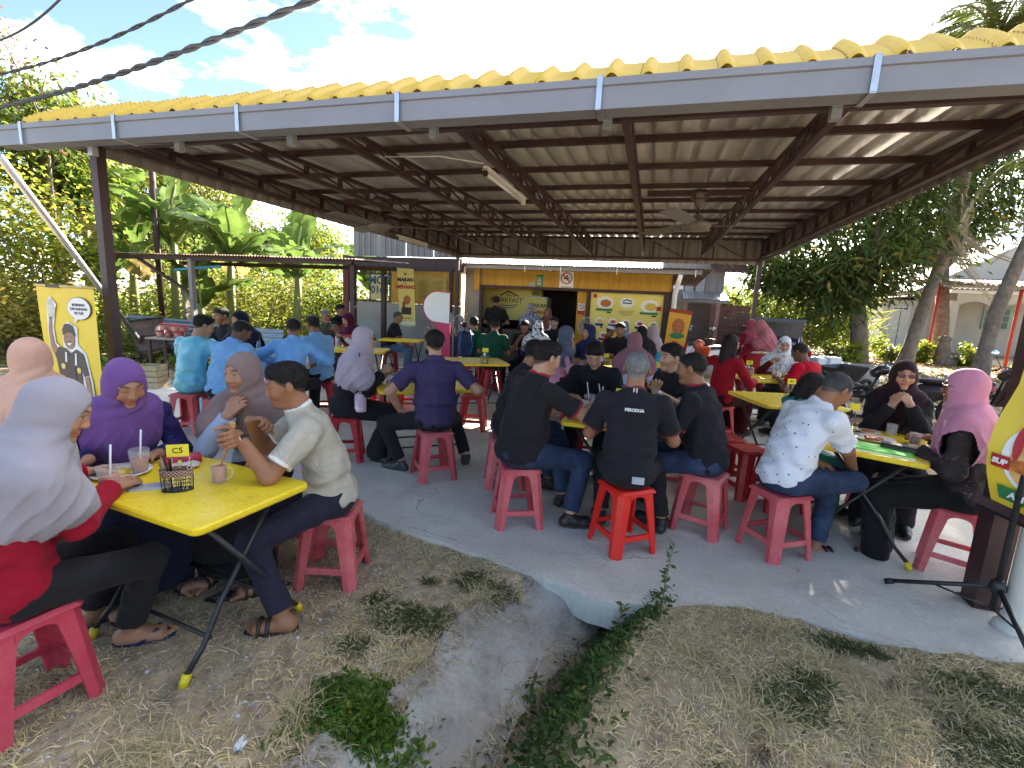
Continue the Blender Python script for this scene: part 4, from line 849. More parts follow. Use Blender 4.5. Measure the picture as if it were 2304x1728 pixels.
# ---- right side
GR = 'trees in the yard on the right'
tree('mango_tree', 'dark mango tree with a rough forked trunk in the sunny yard', (6.35, 17.0, 0.2), 2.4, (5.2, 17.0, 4.5), (2.55, 1.8, 2.75), 41, 92, 190, 0.31, 0.12, col=(0.075, 0.115, 0.025), trunk_r=0.24, group=GR, m=M_leafd, fork=(-0.35, 0, 2.2), crad=0.5)  # unseen upper crown extended and thickened to shade the right foreground
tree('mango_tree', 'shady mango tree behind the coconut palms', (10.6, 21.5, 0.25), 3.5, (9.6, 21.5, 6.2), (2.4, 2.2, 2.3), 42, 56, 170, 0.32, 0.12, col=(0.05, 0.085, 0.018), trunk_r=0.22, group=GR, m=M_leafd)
def frond(L_, seed, dead=False, rise=0.9, drop=1.5):
    rs = np.random.RandomState(seed); n = 26; t = np.linspace(0, 1, n); x = L_ * (t - 0.22 * t**2 * drop); z = L_ * (0.55 * rise * t - 0.62 * drop * t**2)
    R = np.stack([x, np.zeros(n), z], 1); V = []; F = []
    for i in range(1, n):
        l = 0.55 * L_ / 2.2 * np.sin(pi * min(1, 0.12 + 0.86 * t[i])) ** 0.7; d = R[i] - R[i-1]; d = d / np.linalg.norm(d)
        for s in (-1, 1):
            for q in range(2):
                b0 = R[i-1] + (R[i] - R[i-1]) * (q / 2.0); hang = (0.9 if dead else 0.42) + rs.uniform(-0.1, 0.15)
                e = np.array([d[0]*0.5, s * (0.35 if dead else 0.85), -hang + d[2]*0.3]); e /= np.linalg.norm(e); w = d * 0.022 * L_ / 2
                k = len(V); m_ = b0 + e * l * 0.55 + np.array((0, 0, 0.05 * l)); V += [b0, m_ + w, b0 + e*l + np.array((0, 0, -0.12*l)), m_ - w]; F.append((k, k+1, k+2, k+3))
    return np.array(V), np.array(F), R
M_frond = leaf_mat('palm_leaflet', 0.35, 0.45); M_dead = mat('dead_frond', (0.30, 0.26, 0.20), rough=0.9, var=0.25, vscale=4, transl=0.2)
FRD = []
for s in range(4):
    V, F, R = frond(2.2, 60 + s, s == 3, drop=(1.4, 1.1, 1.8, 2.4)[s]); c = np.array((0.10, 0.13, 0.03) if s < 3 else (0.3, 0.25, 0.18)); o = npmesh('frond', V, F, M_frond if s < 3 else M_dead, None, col=np.tile(c, (len(V), 1)))
    r = MB().tube(R, np.linspace(0.03, 0.006, len(R)), 5).build('rachis', mat('rachis', (0.25, 0.22, 0.09), rough=0.6)); FRD.append((o.data, r.data)); bpy.data.objects.remove(o); bpy.data.objects.remove(r)
def palm(base, pts, label, nf, sc, seed, dead=4, r0=0.16, skirt=1.0):
    rs = np.random.RandomState(seed); T = empty('coconut_palm', base, 0, label, 'palm', 'coconut palms in the yard')
    P = np.array([(0, 0, -0.1)] + [tuple(np.array(p) - np.array(base)) for p in pts]); tt = np.linspace(0, len(P) - 1, 40); Q = np.stack([np.interp(tt, np.arange(len(P)), P[:, k]) for k in range(3)], 1)
    rr = np.interp(tt, [0, 0.4, len(P) - 1], [r0 * 1.5, r0, r0 * 0.72]) * (1 + 0.035 * (np.arange(40) % 2)); MB().tube(Q, rr, 12).build('trunk', M_bark, T)
    top = Q[-1]; low_ = Q[int(len(Q)*skirt) - 1]
    for k in range(nf + dead):
        i = 3 if k >= nf else rs.randint(0, 3); a = k * 2.4 + rs.uniform(-0.3, 0.3); e = rs.uniform(-0.15, 0.95) if k < nf else rs.uniform(-1.3, -0.9); s = sc * rs.uniform(0.85, 1.15)
        o = bpy.data.objects.new('frond' if i < 3 else 'dead_frond', FRD[i][0]); COL.objects.link(o); o.parent = T
        o.matrix_local = Matrix.Translation(top if i < 3 else low_) @ Matrix.Rotation(a, 4, 'Z') @ Matrix.Rotation(-e, 4, 'Y') @ Matrix.Rotation(rs.uniform(-0.5, 0.5), 4, 'X') @ Matrix.Scale(s, 4)
        r = bpy.data.objects.new('rachis', FRD[i][1]); COL.objects.link(r); r.parent = o
palm((7.5, 17.0, 0.25), [(7.75, 17, 2.1), (8.0, 17, 3.6), (8.12, 17, 5.6), (8.2, 17, 9.2)], 'tall leaning coconut palm with grey dead fronds hanging down', 13, 1.35, 3, 8, 0.17, 0.74)
palm((8.3, 15.0, 0.2), [(8.38, 15, 2.0), (8.62, 15, 3.3), (9.1, 15, 5.6)], 'coconut palm with a leaning trunk near the red posts', 10, 1.3, 4, 3)
# sugar cane and yard shrubs
rs = np.random.RandomState(50); n = 5200; P = np.stack([rs.uniform(2.6, 7.6, n), rs.uniform(19.6, 22.0, n), np.zeros(n)], 1); P[:, 2] = rs.uniform(0.3, 2.2, n)
V, F = leaves(P, 0.95, 0.022, rs, droop=-0.9, fold=0.1); tag(npmesh('sugar_cane', V, F, M_leaf, None, col=leafcol(len(P), (0.19, 0.25, 0.035), rs, 0.3, 0.08)), 'dense stand of tall sunlit cane behind the parked cars', 'cane', kind='stuff')
shrub(2.75, 18.6, 0.1, 0.7, 0.6, 1.15, 51, 2200, 0.2, (0.14, 0.2, 0.03), 'broad leaved shrub beside the timber house', group='yard shrubs')
for k, (x, y, l) in enumerate(((5.6, 16.3, 'small bright shrub by the pile of planks'), (8.05, 19.0, 'bright weed bush left of the leaning palm foot'), (9.3, 20.0, 'sunlit bush between the palm and the stone trunk'), (10.4, 19.6, 'leafy weeds right of the stump'), (8.7, 21.0, 'leafy weeds in front of the grey side room'), (11.6, 18.6, 'low green weeds at the red post foot'))):
    shrub(x, y, float(ground_z(x, y)), 0.45, 0.4, 0.38, 60 + k, 900, 0.13, (0.2, 0.26, 0.03), l, group='yard shrubs')
# ---- ground cover in front
def blades(P, L_, W, rs, lie=0.6):
    n = len(P); a = rs.uniform(0, 2*pi, n); d = np.stack([np.cos(a)*lie, np.sin(a)*lie, rs.uniform(0.15, 1.0, n)], 1); d /= np.linalg.norm(d, axis=1)[:, None]
    s = np.stack([-np.sin(a), np.cos(a), rs.normal(0, 0.3, n)], 1); s /= np.linalg.norm(s, axis=1)[:, None]; l = (L_ * rs.uniform(0.5, 1.4, n))[:, None]; w = W * rs.uniform(0.6, 1.4, n)[:, None]
    V = np.empty((n, 5, 3)); V[:, 0] = P - s*w; V[:, 1] = P + s*w; m_ = P + d*l*0.55; V[:, 2] = m_ + s*w*0.8; V[:, 3] = m_ - s*w*0.8; V[:, 4] = P + d*l + np.stack([np.cos(a)*0.3, np.sin(a)*0.3, -0.35*np.ones(n)], 1)*l
    q = np.arange(n)*5; return V.reshape(-1, 3), [np.stack([q, q+1, q+2, q+3], 1), np.stack([q+3, q+2, q+4], 1)]
def on_slab(x, y):
    ex = np.array([e[0] for e in edge]); ey = np.array([e[1] for e in edge]); return (y > np.interp(x, ex, ey) - 0.02 + 0.09*vnoise(x*9, y*9, 61)**2) & (x > -7.5) & (x < 2.7)
def in_flank(x, y):
    return (vnoise(x*7, y*7, 88) < 0.62 + 0.5*(x - np.interp(y, tt0, lip0))) & (y > 0.5) & (y < 2.66) & (x > np.interp(y, tt0, lip0)) & (x < ditch_xy(y) + 0.02)
tt0, lip0 = np.array([0.5, 1.2, 1.57, 1.78, 2.1, 2.4, 2.72]), np.array([-1.45, -1.02, -0.90, -0.82, -0.70, -0.60, -0.44])
def scatter(n, x0, x1, y0, y1, rs, dens):
    P = np.stack([rs.uniform(x0, x1, n), rs.uniform(y0, y1, n)], 1); k = (~on_slab(P[:, 0], P[:, 1])) & (~in_flank(P[:, 0], P[:, 1])) & (rs.rand(n) < dens(P[:, 0], P[:, 1])); P = P[k]
    return np.stack([P[:, 0], P[:, 1], ground_z(P[:, 0], P[:, 1]) - 0.004], 1)
rs = np.random.RandomState(70)
def dd(x, y): return np.clip((vnoise(x*1.7, y*1.7, 21)*0.75 + vnoise(x*6, y*6, 22)*0.55 - 0.30)*2.2, 0.10, 1) * np.where((x < -1.35) & (y > 1.25) & (y < 2.6), 0.30, 1) * np.where((x > -0.75) & (x < 0.1) & (y < 2.9), np.where(x > ditch_xy(y) + 0.15, 0.8, 0.15), 1)
P = scatter(230000, -4.0, 3.2, 0.45, 3.3, rs, dd)
V, F = blades(P, 0.058, 0.0021, rs, 1.6); c = np.array((0.70, 0.58, 0.36))[None] * rs.uniform(0.55, 1.25, (len(P), 1)); c[:, 2] *= rs.uniform(0.7, 1.2, len(P))
tag(npmesh('dry_grass', V, F, M_straw, None, col=np.repeat(c, 5, 0)), 'flattened dry straw-coloured grass on the bare ground', 'grass', kind='stuff')
TF = [(0.95, 2.35, 0.10), (1.15, 2.15, 0.12), (0.75, 2.52, 0.08), (0.60, 1.9, 0.1), (1.02, 2.0, 0.14), (-0.75, 2.28, 0.10), (-0.9, 1.75, 0.08), (-1.2, 1.35, 0.09), (1.45, 2.25, 0.09), (0.35, 2.2, 0.08), (-1.55, 1.05, 0.1), (0.8, 1.6, 0.1)]
P = np.concatenate([np.stack([rs.normal(x, 0.05, 130), rs.normal(y, 0.04, 130), np.zeros(130)], 1) for x, y, l in TF]); P[:, 2] = ground_z(P[:, 0], P[:, 1])
V, F = blades(P, 0.13, 0.0016, rs, 0.9); tag(npmesh('straw_tufts', V, F, M_straw, None, col=np.repeat(np.array((0.55, 0.46, 0.26))[None] * rs.uniform(0.7, 1.2, (len(P), 1)), 5, 0)), 'taller tufts of bleached dry grass', 'grass', kind='stuff')
def gd(x, y):
    spots = [(1.55, 1.95, 0.30, 0.28), (1.75, 1.6, 0.35, 0.3), (1.35, 1.55, 0.22, 0.2), (1.62, 2.38, 0.25, 0.14), (0.72, 2.05, 0.14, 0.12), (0.85, 2.2, 0.1, 0.1), (-1.02, 2.0, 0.24, 0.12), (-0.86, 2.42, 0.10, 0.10), (-0.66, 2.36, 0.1, 0.1), (-1.2, 1.75, 0.1, 0.06), (-1.3, 2.1, 0.06, 0.05), (-1.1, 2.35, 0.05, 0.04), (1.1, 2.52, 0.2, 0.06), (0.5, 1.55, 0.15, 0.1), (-1.1, 1.45, 0.12, 0.1)]
    v = np.zeros_like(x)
    for a, b_, c_, d_ in spots: v = np.maximum(v, np.exp(-((x-a)/c_)**2 - ((y-b_)/d_)**2))
    return np.clip(v * 1.3 - 0.25 + 0.35*(vnoise(x*9, y*9, 31) - 0.5), 0, 1)
P = scatter(150000, -1.6, 2.4, 1.2, 2.75, rs, gd)
V, F = blades(P, 0.05, 0.0026, rs, 1.1); tag(npmesh('green_grass', V, F, M_leaf, None, col=np.repeat(np.array((0.13, 0.17, 0.06))[None] * rs.uniform(0.5, 1.3, (len(P), 1)), 5, 0)), 'patches of short green grass among the straw', 'grass', kind='stuff')
# straw and crumbs lying on the concrete flank
fl_ = rs.rand(NT, NS) < np.where((SS < 0.3) | (SS > 0.82), 0.75, 0.06) ; FP = np.stack([X_f[fl_], Y_f[fl_], Z_f[fl_]], 1); FP = np.repeat(FP, 5, 0) + rs.normal(0, 0.02, (len(FP)*5, 3)) * (1, 1, 0); FP[:, 2] += 0.006
V, F = blades(FP, 0.045, 0.0019, rs, 2.2); tag(npmesh('drain_straw', V, F, M_straw, None, col=np.repeat(np.array((0.52, 0.42, 0.26))[None] * rs.uniform(0.4, 1.2, (len(FP), 1)), 5, 0)), 'dead straw and crumbs caught along the concrete flank', 'straw', kind='stuff')
# leafy creeper cushion by the drain
n = 5200; P = np.stack([rs.normal(-0.97, 0.13, n), rs.normal(1.40, 0.10, n)], 1); P = P[rs.rand(n) < np.clip(vnoise(P[:, 0]*12, P[:, 1]*12, 47)*1.9 - 0.35, 0.03, 1)]; P = P[(np.abs(P[:, 0] + 0.93) < 0.3) & (np.abs(P[:, 1] - 1.40) < 0.22)]
hz = 0.055*np.exp(-((P[:, 0]+0.93)/0.17)**2 - ((P[:, 1]-1.40)/0.14)**2); P = np.concatenate([P, (np.maximum(ground_z(P[:, 0], P[:, 1]), -0.12) + hz*rs.uniform(0.5, 1.1, len(P)))[:, None]], 1)
V, F = leaves(P, 0.028, 0.28, rs, droop=-0.4); tag(npmesh('green_creeper', V, F, M_leaf, None, col=leafcol(len(P), (0.12, 0.22, 0.03), rs, 0.35, 0.02)), 'bright green creeping plant spilling over the drain edge', 'creeper', kind='stuff')
# weeds along the drain bottom and right bank
n = 8500; y = rs.uniform(0.9, 2.62, n); x = ditch_xy(y) + 0.15 + rs.normal(0.0, 0.085, n) * (1 + 0.4*(y < 1.7)); kk = rs.rand(n) < np.clip(vnoise(y*4.5, x*0 + 1.5, 45)*1.5 - 0.22, 0.08, 1); x, y = x[kk], y[kk]; n = len(x); P = np.stack([x, y, ground_z(x, y) + rs.uniform(0, 1, n)**1.4 * (0.04 + 0.12*vnoise(x*5, y*5, 41))], 1)
V, F = leaves(P, 0.036, 0.24, rs, droop=-0.3); tag(npmesh('drain_weeds', V, F, M_leaf, None, col=leafcol(len(P), (0.075, 0.14, 0.035), rs, 0.35, 0.03)), 'leafy green weeds crowding the side of the drain', 'weeds', kind='stuff')
# tall weed stalks
for k, (x, y, h, l) in enumerate(((0.20, 2.44, 0.42, 'tall leafy weed stalk rising in front of the white shirt stool'), (-0.02, 2.38, 0.22, 'thin weed stalk at the mouth of the culvert'), (-0.38, 1.92, 0.16, 'single dark weed stalk inside the drain'))):
    T = empty('weed_stalk', (x, y, float(ground_z(x, y))), 0, l, 'weed', 'weed stalks along the drain'); MB().tube([(0, 0, 0), (0.01, 0, h*0.5), (0.03, 0.01, h)], [0.004, 0.003, 0.0015], 5).build('stem', mat('weed_stem', (0.12, 0.14, 0.05)), T)
    q = np.linspace(0.05, 1, int(h*90)); P = np.stack([0.03*q, 0.0*q, h*q], 1); V, F = leaves(P, 0.05, 0.22, rs, droop=-0.1); npmesh('foliage', V, F, M_leaf, T, col=leafcol(len(P), (0.09, 0.15, 0.05), rs))
# gravel
n = 5200; P = np.stack([rs.uniform(-3.4, -0.5, n), rs.uniform(0.7, 2.9, n)], 1); k = (~on_slab(P[:, 0], P[:, 1])) & (~in_flank(P[:, 0], P[:, 1])) & (rs.rand(n) < np.where((P[:, 0] < -1.2) & (P[:, 1] > 1.2), 1, 0.3)); P = P[k]; n = len(P)
P3 = np.stack([P[:, 0], P[:, 1], ground_z(P[:, 0], P[:, 1])], 1); OCT = np.array([(1, 0, 0), (-1, 0, 0), (0, 1, 0), (0, -1, 0), (0, 0, 0.7), (0, 0, -0.7)]); OF = np.array([(0, 2, 4), (2, 1, 4), (1, 3, 4), (3, 0, 4), (2, 0, 5), (1, 2, 5), (3, 1, 5), (0, 3, 5)])
V = OCT[None] * rs.uniform(0.5, 1.4, (n, 6, 1)) * (0.004 + 0.010*rs.rand(n)**3)[:, None, None]; a = rs.uniform(0, 6.3, n); ca, sa = np.cos(a)[:, None], np.sin(a)[:, None]
V = np.stack([V[:, :, 0]*ca - V[:, :, 1]*sa, V[:, :, 0]*sa + V[:, :, 1]*ca, V[:, :, 2]], -1) + P3[:, None]
cg = np.array((0.33, 0.32, 0.31))[None] * rs.uniform(0.4, 1.5, (n, 1)); tag(npmesh('gravel', V.reshape(-1, 3), (np.arange(n)[:, None, None]*6 + OF[None]).reshape(-1, 3), mat('stone_chip', attr=True, rough=0.9, var=0.2, vscale=30), None, col=np.repeat(cg, 6, 0)), 'loose grey gravel under and around the nearest table', 'gravel', kind='stuff')
# fallen dry leaves, countable
LV, LF = banana_blade(0.09, 0.02, 7, False); lm = mat('fallen_leaf', (0.33, 0.22, 0.13), rough=0.8, var=0.3, vscale=20)
for k, (x, y, l) in enumerate(((-0.98, 1.80, 'curled brown leaf lying in the straw beside the creeper'), (-0.83, 1.50, 'small brown leaf by the drain flank'), (1.20, 1.55, 'dry pale leaf lying on the green grass'), (1.22, 2.3, 'dry leaf at the slab edge near the banner stand'), (0.55, 1.75, 'crumpled pale leaf on the straw right of the drain'))):
    o = npmesh('fallen_leaf', LV, LF, lm, None, smooth=True); o.location = (x, y, float(ground_z(x, y)) + 0.03); o.rotation_euler = (0.2, 0.35, k*1.3); tag(o, l, 'leaf', 'dry fallen leaves')
o = npmesh('paper_scrap', LV*0.8, LF, M_wht, None, smooth=True); o.location = (-1.28, 1.15, -0.03); o.rotation_euler = (0.6, 0.2, 2); tag(o, 'crumpled white paper scrap on the concrete by the creeper', 'litter')
# yard litter on the right
n = 6000; P = np.stack([rs.uniform(2.9, 12, n), rs.uniform(8, 22, n)], 1); P = np.stack([P[:, 0], P[:, 1], ground_z(P[:, 0], P[:, 1]) + 0.01], 1); V, F = leaves(P, 0.11, 0.3, rs, droop=0.0); tag(npmesh('leaf_litter', V, F, M_straw, None, col=leafcol(len(P), (0.30, 0.19, 0.09), rs, 0.4, 0.1)), 'brown leaf litter scattered over the sunny yard', 'litter', kind='stuff')
n = 24000; P = np.stack([rs.uniform(-11, -4.9, n), rs.uniform(3.6, 9, n)], 1); P = P[(~on_slab(P[:, 0], P[:, 1])) & (rs.rand(n) < np.clip(vnoise(P[:, 0]*1.2, P[:, 1]*1.2, 77)*1.6 - 0.35 + 0.25*(P[:, 1] > 6), 0, 1))]; P = np.stack([P[:, 0], P[:, 1], ground_z(P[:, 0], P[:, 1])], 1)
V, F = blades(P, 0.10, 0.004, rs, 0.8); tag(npmesh('verge_grass', V, F, M_leaf, None, col=np.repeat(np.array((0.12, 0.15, 0.045))[None] * rs.uniform(0.6, 1.4, (len(P), 1)), 5, 0)), 'ragged grass verge beside the slab behind the yellow banner', 'grass', kind='stuff')
# ================================================================ people: implicit surfaces, one garment one mesh
def snet(f, lo, hi, h):
    lo = np.array(lo, float); n = np.ceil((np.array(hi) - lo) / h).astype(int) + 2; B = 4; f0 = f; f = lambda p: f0(p.astype(np.float32)); nb = (n + B - 1) // B
    ib = np.stack(np.meshgrid(*[np.arange(k) for k in nb], indexing='ij'), -1).reshape(-1, 3)
    db = f(lo + ((ib + 0.5) * B - 0.5) * h).reshape(nb)
    D = np.repeat(np.repeat(np.repeat(db, B, 0), B, 1), B, 2)[:n[0], :n[1], :n[2]].astype(np.float64).copy()
    act = np.abs(D) < B * h * 1.3; ix = np.argwhere(act); D[act] = f(lo + ix * h)
    s = D < 0; c = np.zeros(np.array(n) - 1, np.int8)
    for a in (0, 1):
        for b in (0, 1):
            for d in (0, 1): c += s[a:n[0]-1+a, b:n[1]-1+b, d:n[2]-1+d]
    mixed = (c > 0) & (c < 8); ci = np.argwhere(mixed); vid = np.full(c.shape, -1, np.int32); vid[mixed] = np.arange(len(ci))
    acc = np.zeros((len(ci), 3)); cnt = np.zeros(len(ci)); cor = [(a, b, d) for a in (0, 1) for b in (0, 1) for d in (0, 1)]
    val = {k: D[ci[:, 0]+k[0], ci[:, 1]+k[1], ci[:, 2]+k[2]] for k in cor}
    for k in cor:
        for ax in range(3):
            if k[ax] == 0:
                k2 = list(k); k2[ax] = 1; k2 = tuple(k2); va, vb = val[k], val[k2]; cr = (va < 0) != (vb < 0)
                t = np.where(cr, va / np.where(cr, va - vb, 1), 0); p = np.tile(np.array(k, float), (len(ci), 1)); p[:, ax] += t; acc += p * cr[:, None]; cnt += cr
    V = lo + (ci + acc / cnt[:, None]) * h; Fs = []
    for ax in range(3):
        u, v = [(1, 2), (2, 0), (0, 1)][ax]
        sl0 = [slice(None)]*3; sl1 = [slice(None)]*3; sl0[ax] = slice(0, -1); sl1[ax] = slice(1, None)
        a, b = s[tuple(sl0)], s[tuple(sl1)]; e = np.argwhere(a != b)
        e = e[(e[:, u] > 0) & (e[:, v] > 0) & (e[:, u] < n[u]-1) & (e[:, v] < n[v]-1)]
        if not len(e): continue
        def g(du, dv):
            q = e.copy(); q[:, u] -= du; q[:, v] -= dv; return vid[q[:, 0], q[:, 1], q[:, 2]]
        q = np.stack([g(1, 1), g(0, 1), g(0, 0), g(1, 0)], 1); neg = a[e[:, 0], e[:, 1], e[:, 2]]; q[~neg] = q[~neg][:, ::-1]; Fs.append(q)
    F = np.concatenate(Fs) if Fs else np.zeros((0, 4), int)
    return V, F[(F >= 0).all(1)]
def cap(p, a, b, ra, rb):
    a = np.asarray(a, np.float32); d = np.asarray(b, np.float32) - a; q = p - a; t = np.clip(q @ d / (d @ d + 1e-9), 0, 1)
    w = q - t[:, None] * d; return np.sqrt(np.einsum('ij,ij->i', w, w)) - (np.float32(ra) + np.float32(rb - ra) * t)
def ell(p, c, r, R=None):
    q = p - np.asarray(c, np.float32)
    if R is not None: q = q @ np.asarray(R, np.float32)
    r = np.asarray(r, np.float32); a = q / r; k0 = np.sqrt(np.einsum('ij,ij->i', a, a)); b = a / r; k1 = np.sqrt(np.einsum('ij,ij->i', b, b)) + np.float32(1e-9); return k0 * (k0 - 1) / k1
def smn(a, b, k):
    k = np.float32(k); h = np.clip(0.5 + (b - a) * np.float32(0.5 / k), 0, 1); return b + h * (a - b - k * (1 - h))
def smx(a, b, k): return -smn(-a, -b, k)
def nrm(v): v = np.asarray(v, float); return v / (np.linalg.norm(v) + 1e-9)
def rotm(ax, a):
    x, y, z = nrm(ax); c, s = cos(a), sin(a); C = 1 - c
    return np.array([[c+x*x*C, x*y*C-z*s, x*z*C+y*s], [y*x*C+z*s, c+y*y*C, y*z*C-x*s], [z*x*C-y*s, z*y*C+x*s, c+z*z*C]])
def ik(a, t, l1, l2, pole):
    a = np.array(a, float); t = np.array(t, float); d = t - a; D = np.linalg.norm(d)
    if D > (l1 + l2) * 0.995: t = a + d / D * (l1 + l2) * 0.995; d = t - a; D = np.linalg.norm(d)
    u = d / D; x = (l1*l1 - l2*l2 + D*D) / (2*D); h = sqrt(max(1e-6, l1*l1 - x*x)); p = np.array(pole, float) - u * np.dot(pole, u); return a + u*x + nrm(p)*h, t
def folds(p, seed, amp, wl=0.09):
    rs = np.random.RandomState(seed); o = np.zeros(len(p))
    for i in range(4):
        k = rs.normal(0, 1, 3); k = k / np.linalg.norm(k) * 2*pi / (wl * rs.uniform(0.7, 1.5)); m = rs.normal(0, 1, 3) * 9; o += np.sin(p @ k + rs.uniform(0, 6) + 1.7*np.sin(p @ m + rs.uniform(0, 6)))
    return amp * o / 2.2
M_skin = mat('skin', attr=True, rough=0.5, var=0.05, vscale=25, spec=0.4)
M_cloth = mat('cloth', attr=True, rough=0.9, var=0.10, vscale=14, bump=0.10, bscale=420, sheen=0.04, spec=0.15, crease=0.42)
M_scarf = mat('scarf_cloth', attr=True, rough=0.85, var=0.06, vscale=10, bump=0.08, bscale=500, sheen=0.08, spec=0.15, crease=0.16)
M_satin = mat('satin_cloth', attr=True, rough=0.32, var=0.15, vscale=9, bump=0.35, bscale=30, spec=0.6)
M_hair = mat('hair', attr=True, rough=0.6, var=0.35, vscale=40, bump=0.7, bscale=190, stretch=(1, 1, 0.25), spec=0.22)
M_lea = mat('shoe_leather', attr=True, rough=0.4, var=0.1, vscale=20)
def pattern_mat(name, base, col2, scale=40, kind='voronoi', thr=0.25, col3=None, rough=0.8):
    if name in _M: return _M[name]
    m = bpy.data.materials.new(name); m.use_nodes = True; _M[name] = m; t = m.node_tree; p = t.nodes['Principled BSDF']; p.inputs['Roughness'].default_value = rough; L = t.links.new
    tc = _n(t, 'ShaderNodeTexCoord'); mx = _n(t, 'ShaderNodeMixRGB'); mx.inputs['Color1'].default_value = (*base, 1); mx.inputs['Color2'].default_value = (*col2, 1)
    r = _n(t, 'ShaderNodeValToRGB'); r.color_ramp.interpolation = 'LINEAR'
    if kind == 'voronoi':
        v = _n(t, 'ShaderNodeTexVoronoi'); v.inputs['Scale'].default_value = scale; L(tc.outputs['Object'], v.inputs['Vector']); src = v.outputs['Distance']; r.color_ramp.elements[0].position = thr; r.color_ramp.elements[0].color = (1, 1, 1, 1); r.color_ramp.elements[1].position = thr + 0.06; r.color_ramp.elements[1].color = (0, 0, 0, 1)
    elif kind == 'noise':
        v = _n(t, 'ShaderNodeTexNoise'); v.inputs['Scale'].default_value = scale; v.inputs['Detail'].default_value = 3; v.inputs['Distortion'].default_value = 1.5; L(tc.outputs['Object'], v.inputs['Vector']); src = v.outputs['Fac']; r.color_ramp.elements[0].position = thr; r.color_ramp.elements[1].position = thr + 0.05
    elif kind == 'wave':
        v = _n(t, 'ShaderNodeTexWave'); v.inputs['Scale'].default_value = scale; v.inputs['Distortion'].default_value = 2.0; v.bands_direction = 'Z'; L(tc.outputs['Object'], v.inputs['Vector']); src = v.outputs['Fac']; r.color_ramp.elements[0].position = 0.7; r.color_ramp.elements[1].position = 0.8
    elif kind == 'grid':
        v = _n(t, 'ShaderNodeTexChecker'); v.inputs['Scale'].default_value = scale; L(tc.outputs['Object'], v.inputs['Vector']); src = v.outputs['Fac']
    L(src, r.inputs['Fac']); L(r.outputs['Color'], mx.inputs['Fac']); out = mx.outputs[0]
    if col3 is not None:
        n2 = _n(t, 'ShaderNodeTexNoise'); n2.inputs['Scale'].default_value = scale * 0.7; L(tc.outputs['Object'], n2.inputs['Vector']); r2 = _n(t, 'ShaderNodeValToRGB'); r2.color_ramp.elements[0].position = 0.58; r2.color_ramp.elements[1].position = 0.62; L(n2.outputs['Fac'], r2.inputs['Fac'])
        m2 = _n(t, 'ShaderNodeMixRGB'); m2.inputs['Color2'].default_value = (*col3, 1); L(r2.outputs['Color'], m2.inputs['Fac']); L(out, m2.inputs['Color1']); out = m2.outputs[0]
    L(out, p.inputs['Base Color']); return m
SK = {'m': rgb('#96684c'), 'd': rgb('#75503d'), 'l': rgb('#b58a6e'), 'f': rgb('#ab7d62')}

def hand_prims(W, d, n, side, curl, s=1.0, spread=1.0):
    """capsules of a hand; d towards fingertips, n palm normal, side +1/-1 = where the thumb sits along t"""
    d = nrm(d); n = nrm(np.asarray(n) - d*np.dot(n, d)); t = np.cross(n, d) * side; W = np.asarray(W, float); out = []
    for i, (o, L_, k) in enumerate(((0.030, 0.074, 0), (0.010, 0.082, 0), (-0.011, 0.075, 0), (-0.030, 0.060, 0))):
        o *= s; L2 = L_*s; b = W + d*(0.092 - 0.006*abs(i-1.3))*s + t*o
        out.append((W + d*0.015*s + t*o*0.55, b, 0.0145*s, 0.0115*s)); a = 0.0; p = b
        for f, r in ((0.46, 0.0098), (0.31, 0.0088), (0.23, 0.0075)):
            a += curl * (1.0 if f != 0.46 else 0.75); dd = (d*cos(a) + n*sin(a)) + t*0.06*spread*(1.5-i)*(1 if f == 0.46 else 0.3); q = p + nrm(dd)*L2*f; out.append((p, q, r*s, r*s*0.92)); p = q
    b = W + d*0.028*s + t*0.022*s; q1 = b + nrm(t*0.75 + d*0.65 + n*0.35)*0.045*s; q2 = q1 + nrm(t*0.25 + d*0.9 + n*(0.3+curl*0.4))*0.034*s; q3 = q2 + nrm(d*0.95 + n*(0.25+curl*0.5) - t*0.1)*0.026*s
    out += [(b, q1, 0.0155*s, 0.012*s), (q1, q2, 0.0115*s, 0.0105*s), (q2, q3, 0.010*s, 0.0085*s)]
    return out, t
def head_sdf(q, fem=False):
    cr = ell(q, (0, -0.014, 0.034), (0.0745, 0.094, 0.084)); jw = cap(q, (0, 0.030, -0.005), (0, 0.050, -0.082), 0.064, 0.030 if fem else 0.034)
    d = smn(cr, jw, 0.035)
    for s in (-1, 1):
        d = smn(d, ell(q, (s*0.036, 0.062, -0.022), (0.026, 0.024, 0.026)), 0.02); d = smn(d, cap(q, (s*0.014, 0.082, 0.037), (s*0.046, 0.070, 0.034), 0.0105, 0.008), 0.014)
        d = smx(d, -ell(q, (s*0.031, 0.098, 0.017), (0.017, 0.014, 0.0095)), 0.010); d = smn(d, ell(q, (s*0.031, 0.0735, 0.0165), (0.0135, 0.0135, 0.0115)), 0.003)
        d = smn(d, ell(q, (s*0.080, -0.006, 0.004), (0.0085, 0.020, 0.031), rotm((0, 0, 1), s*0.35)), 0.008); d = smn(d, ell(q, (s*0.0135, 0.0905, -0.0235), (0.0088, 0.010, 0.0075)), 0.008)
    d = smn(d, cap(q, (0, 0.084, 0.028), (0, 0.0995, -0.019), 0.0085, 0.0128), 0.013)
    d = smn(d, ell(q, (0, 0.083, -0.0485), (0.024, 0.0125, 0.0052)), 0.006); d = smn(d, ell(q, (0, 0.082, -0.0605), (0.021, 0.0125, 0.0062)), 0.006); d = smx(d, -cap(q, (-0.021, 0.099, -0.0545), (0.021, 0.099, -0.0545), 0.0035, 0.0035), 0.004)
    d = smn(d, ell(q, (0, 0.076, -0.086), (0.018, 0.016, 0.014)), 0.02); return d
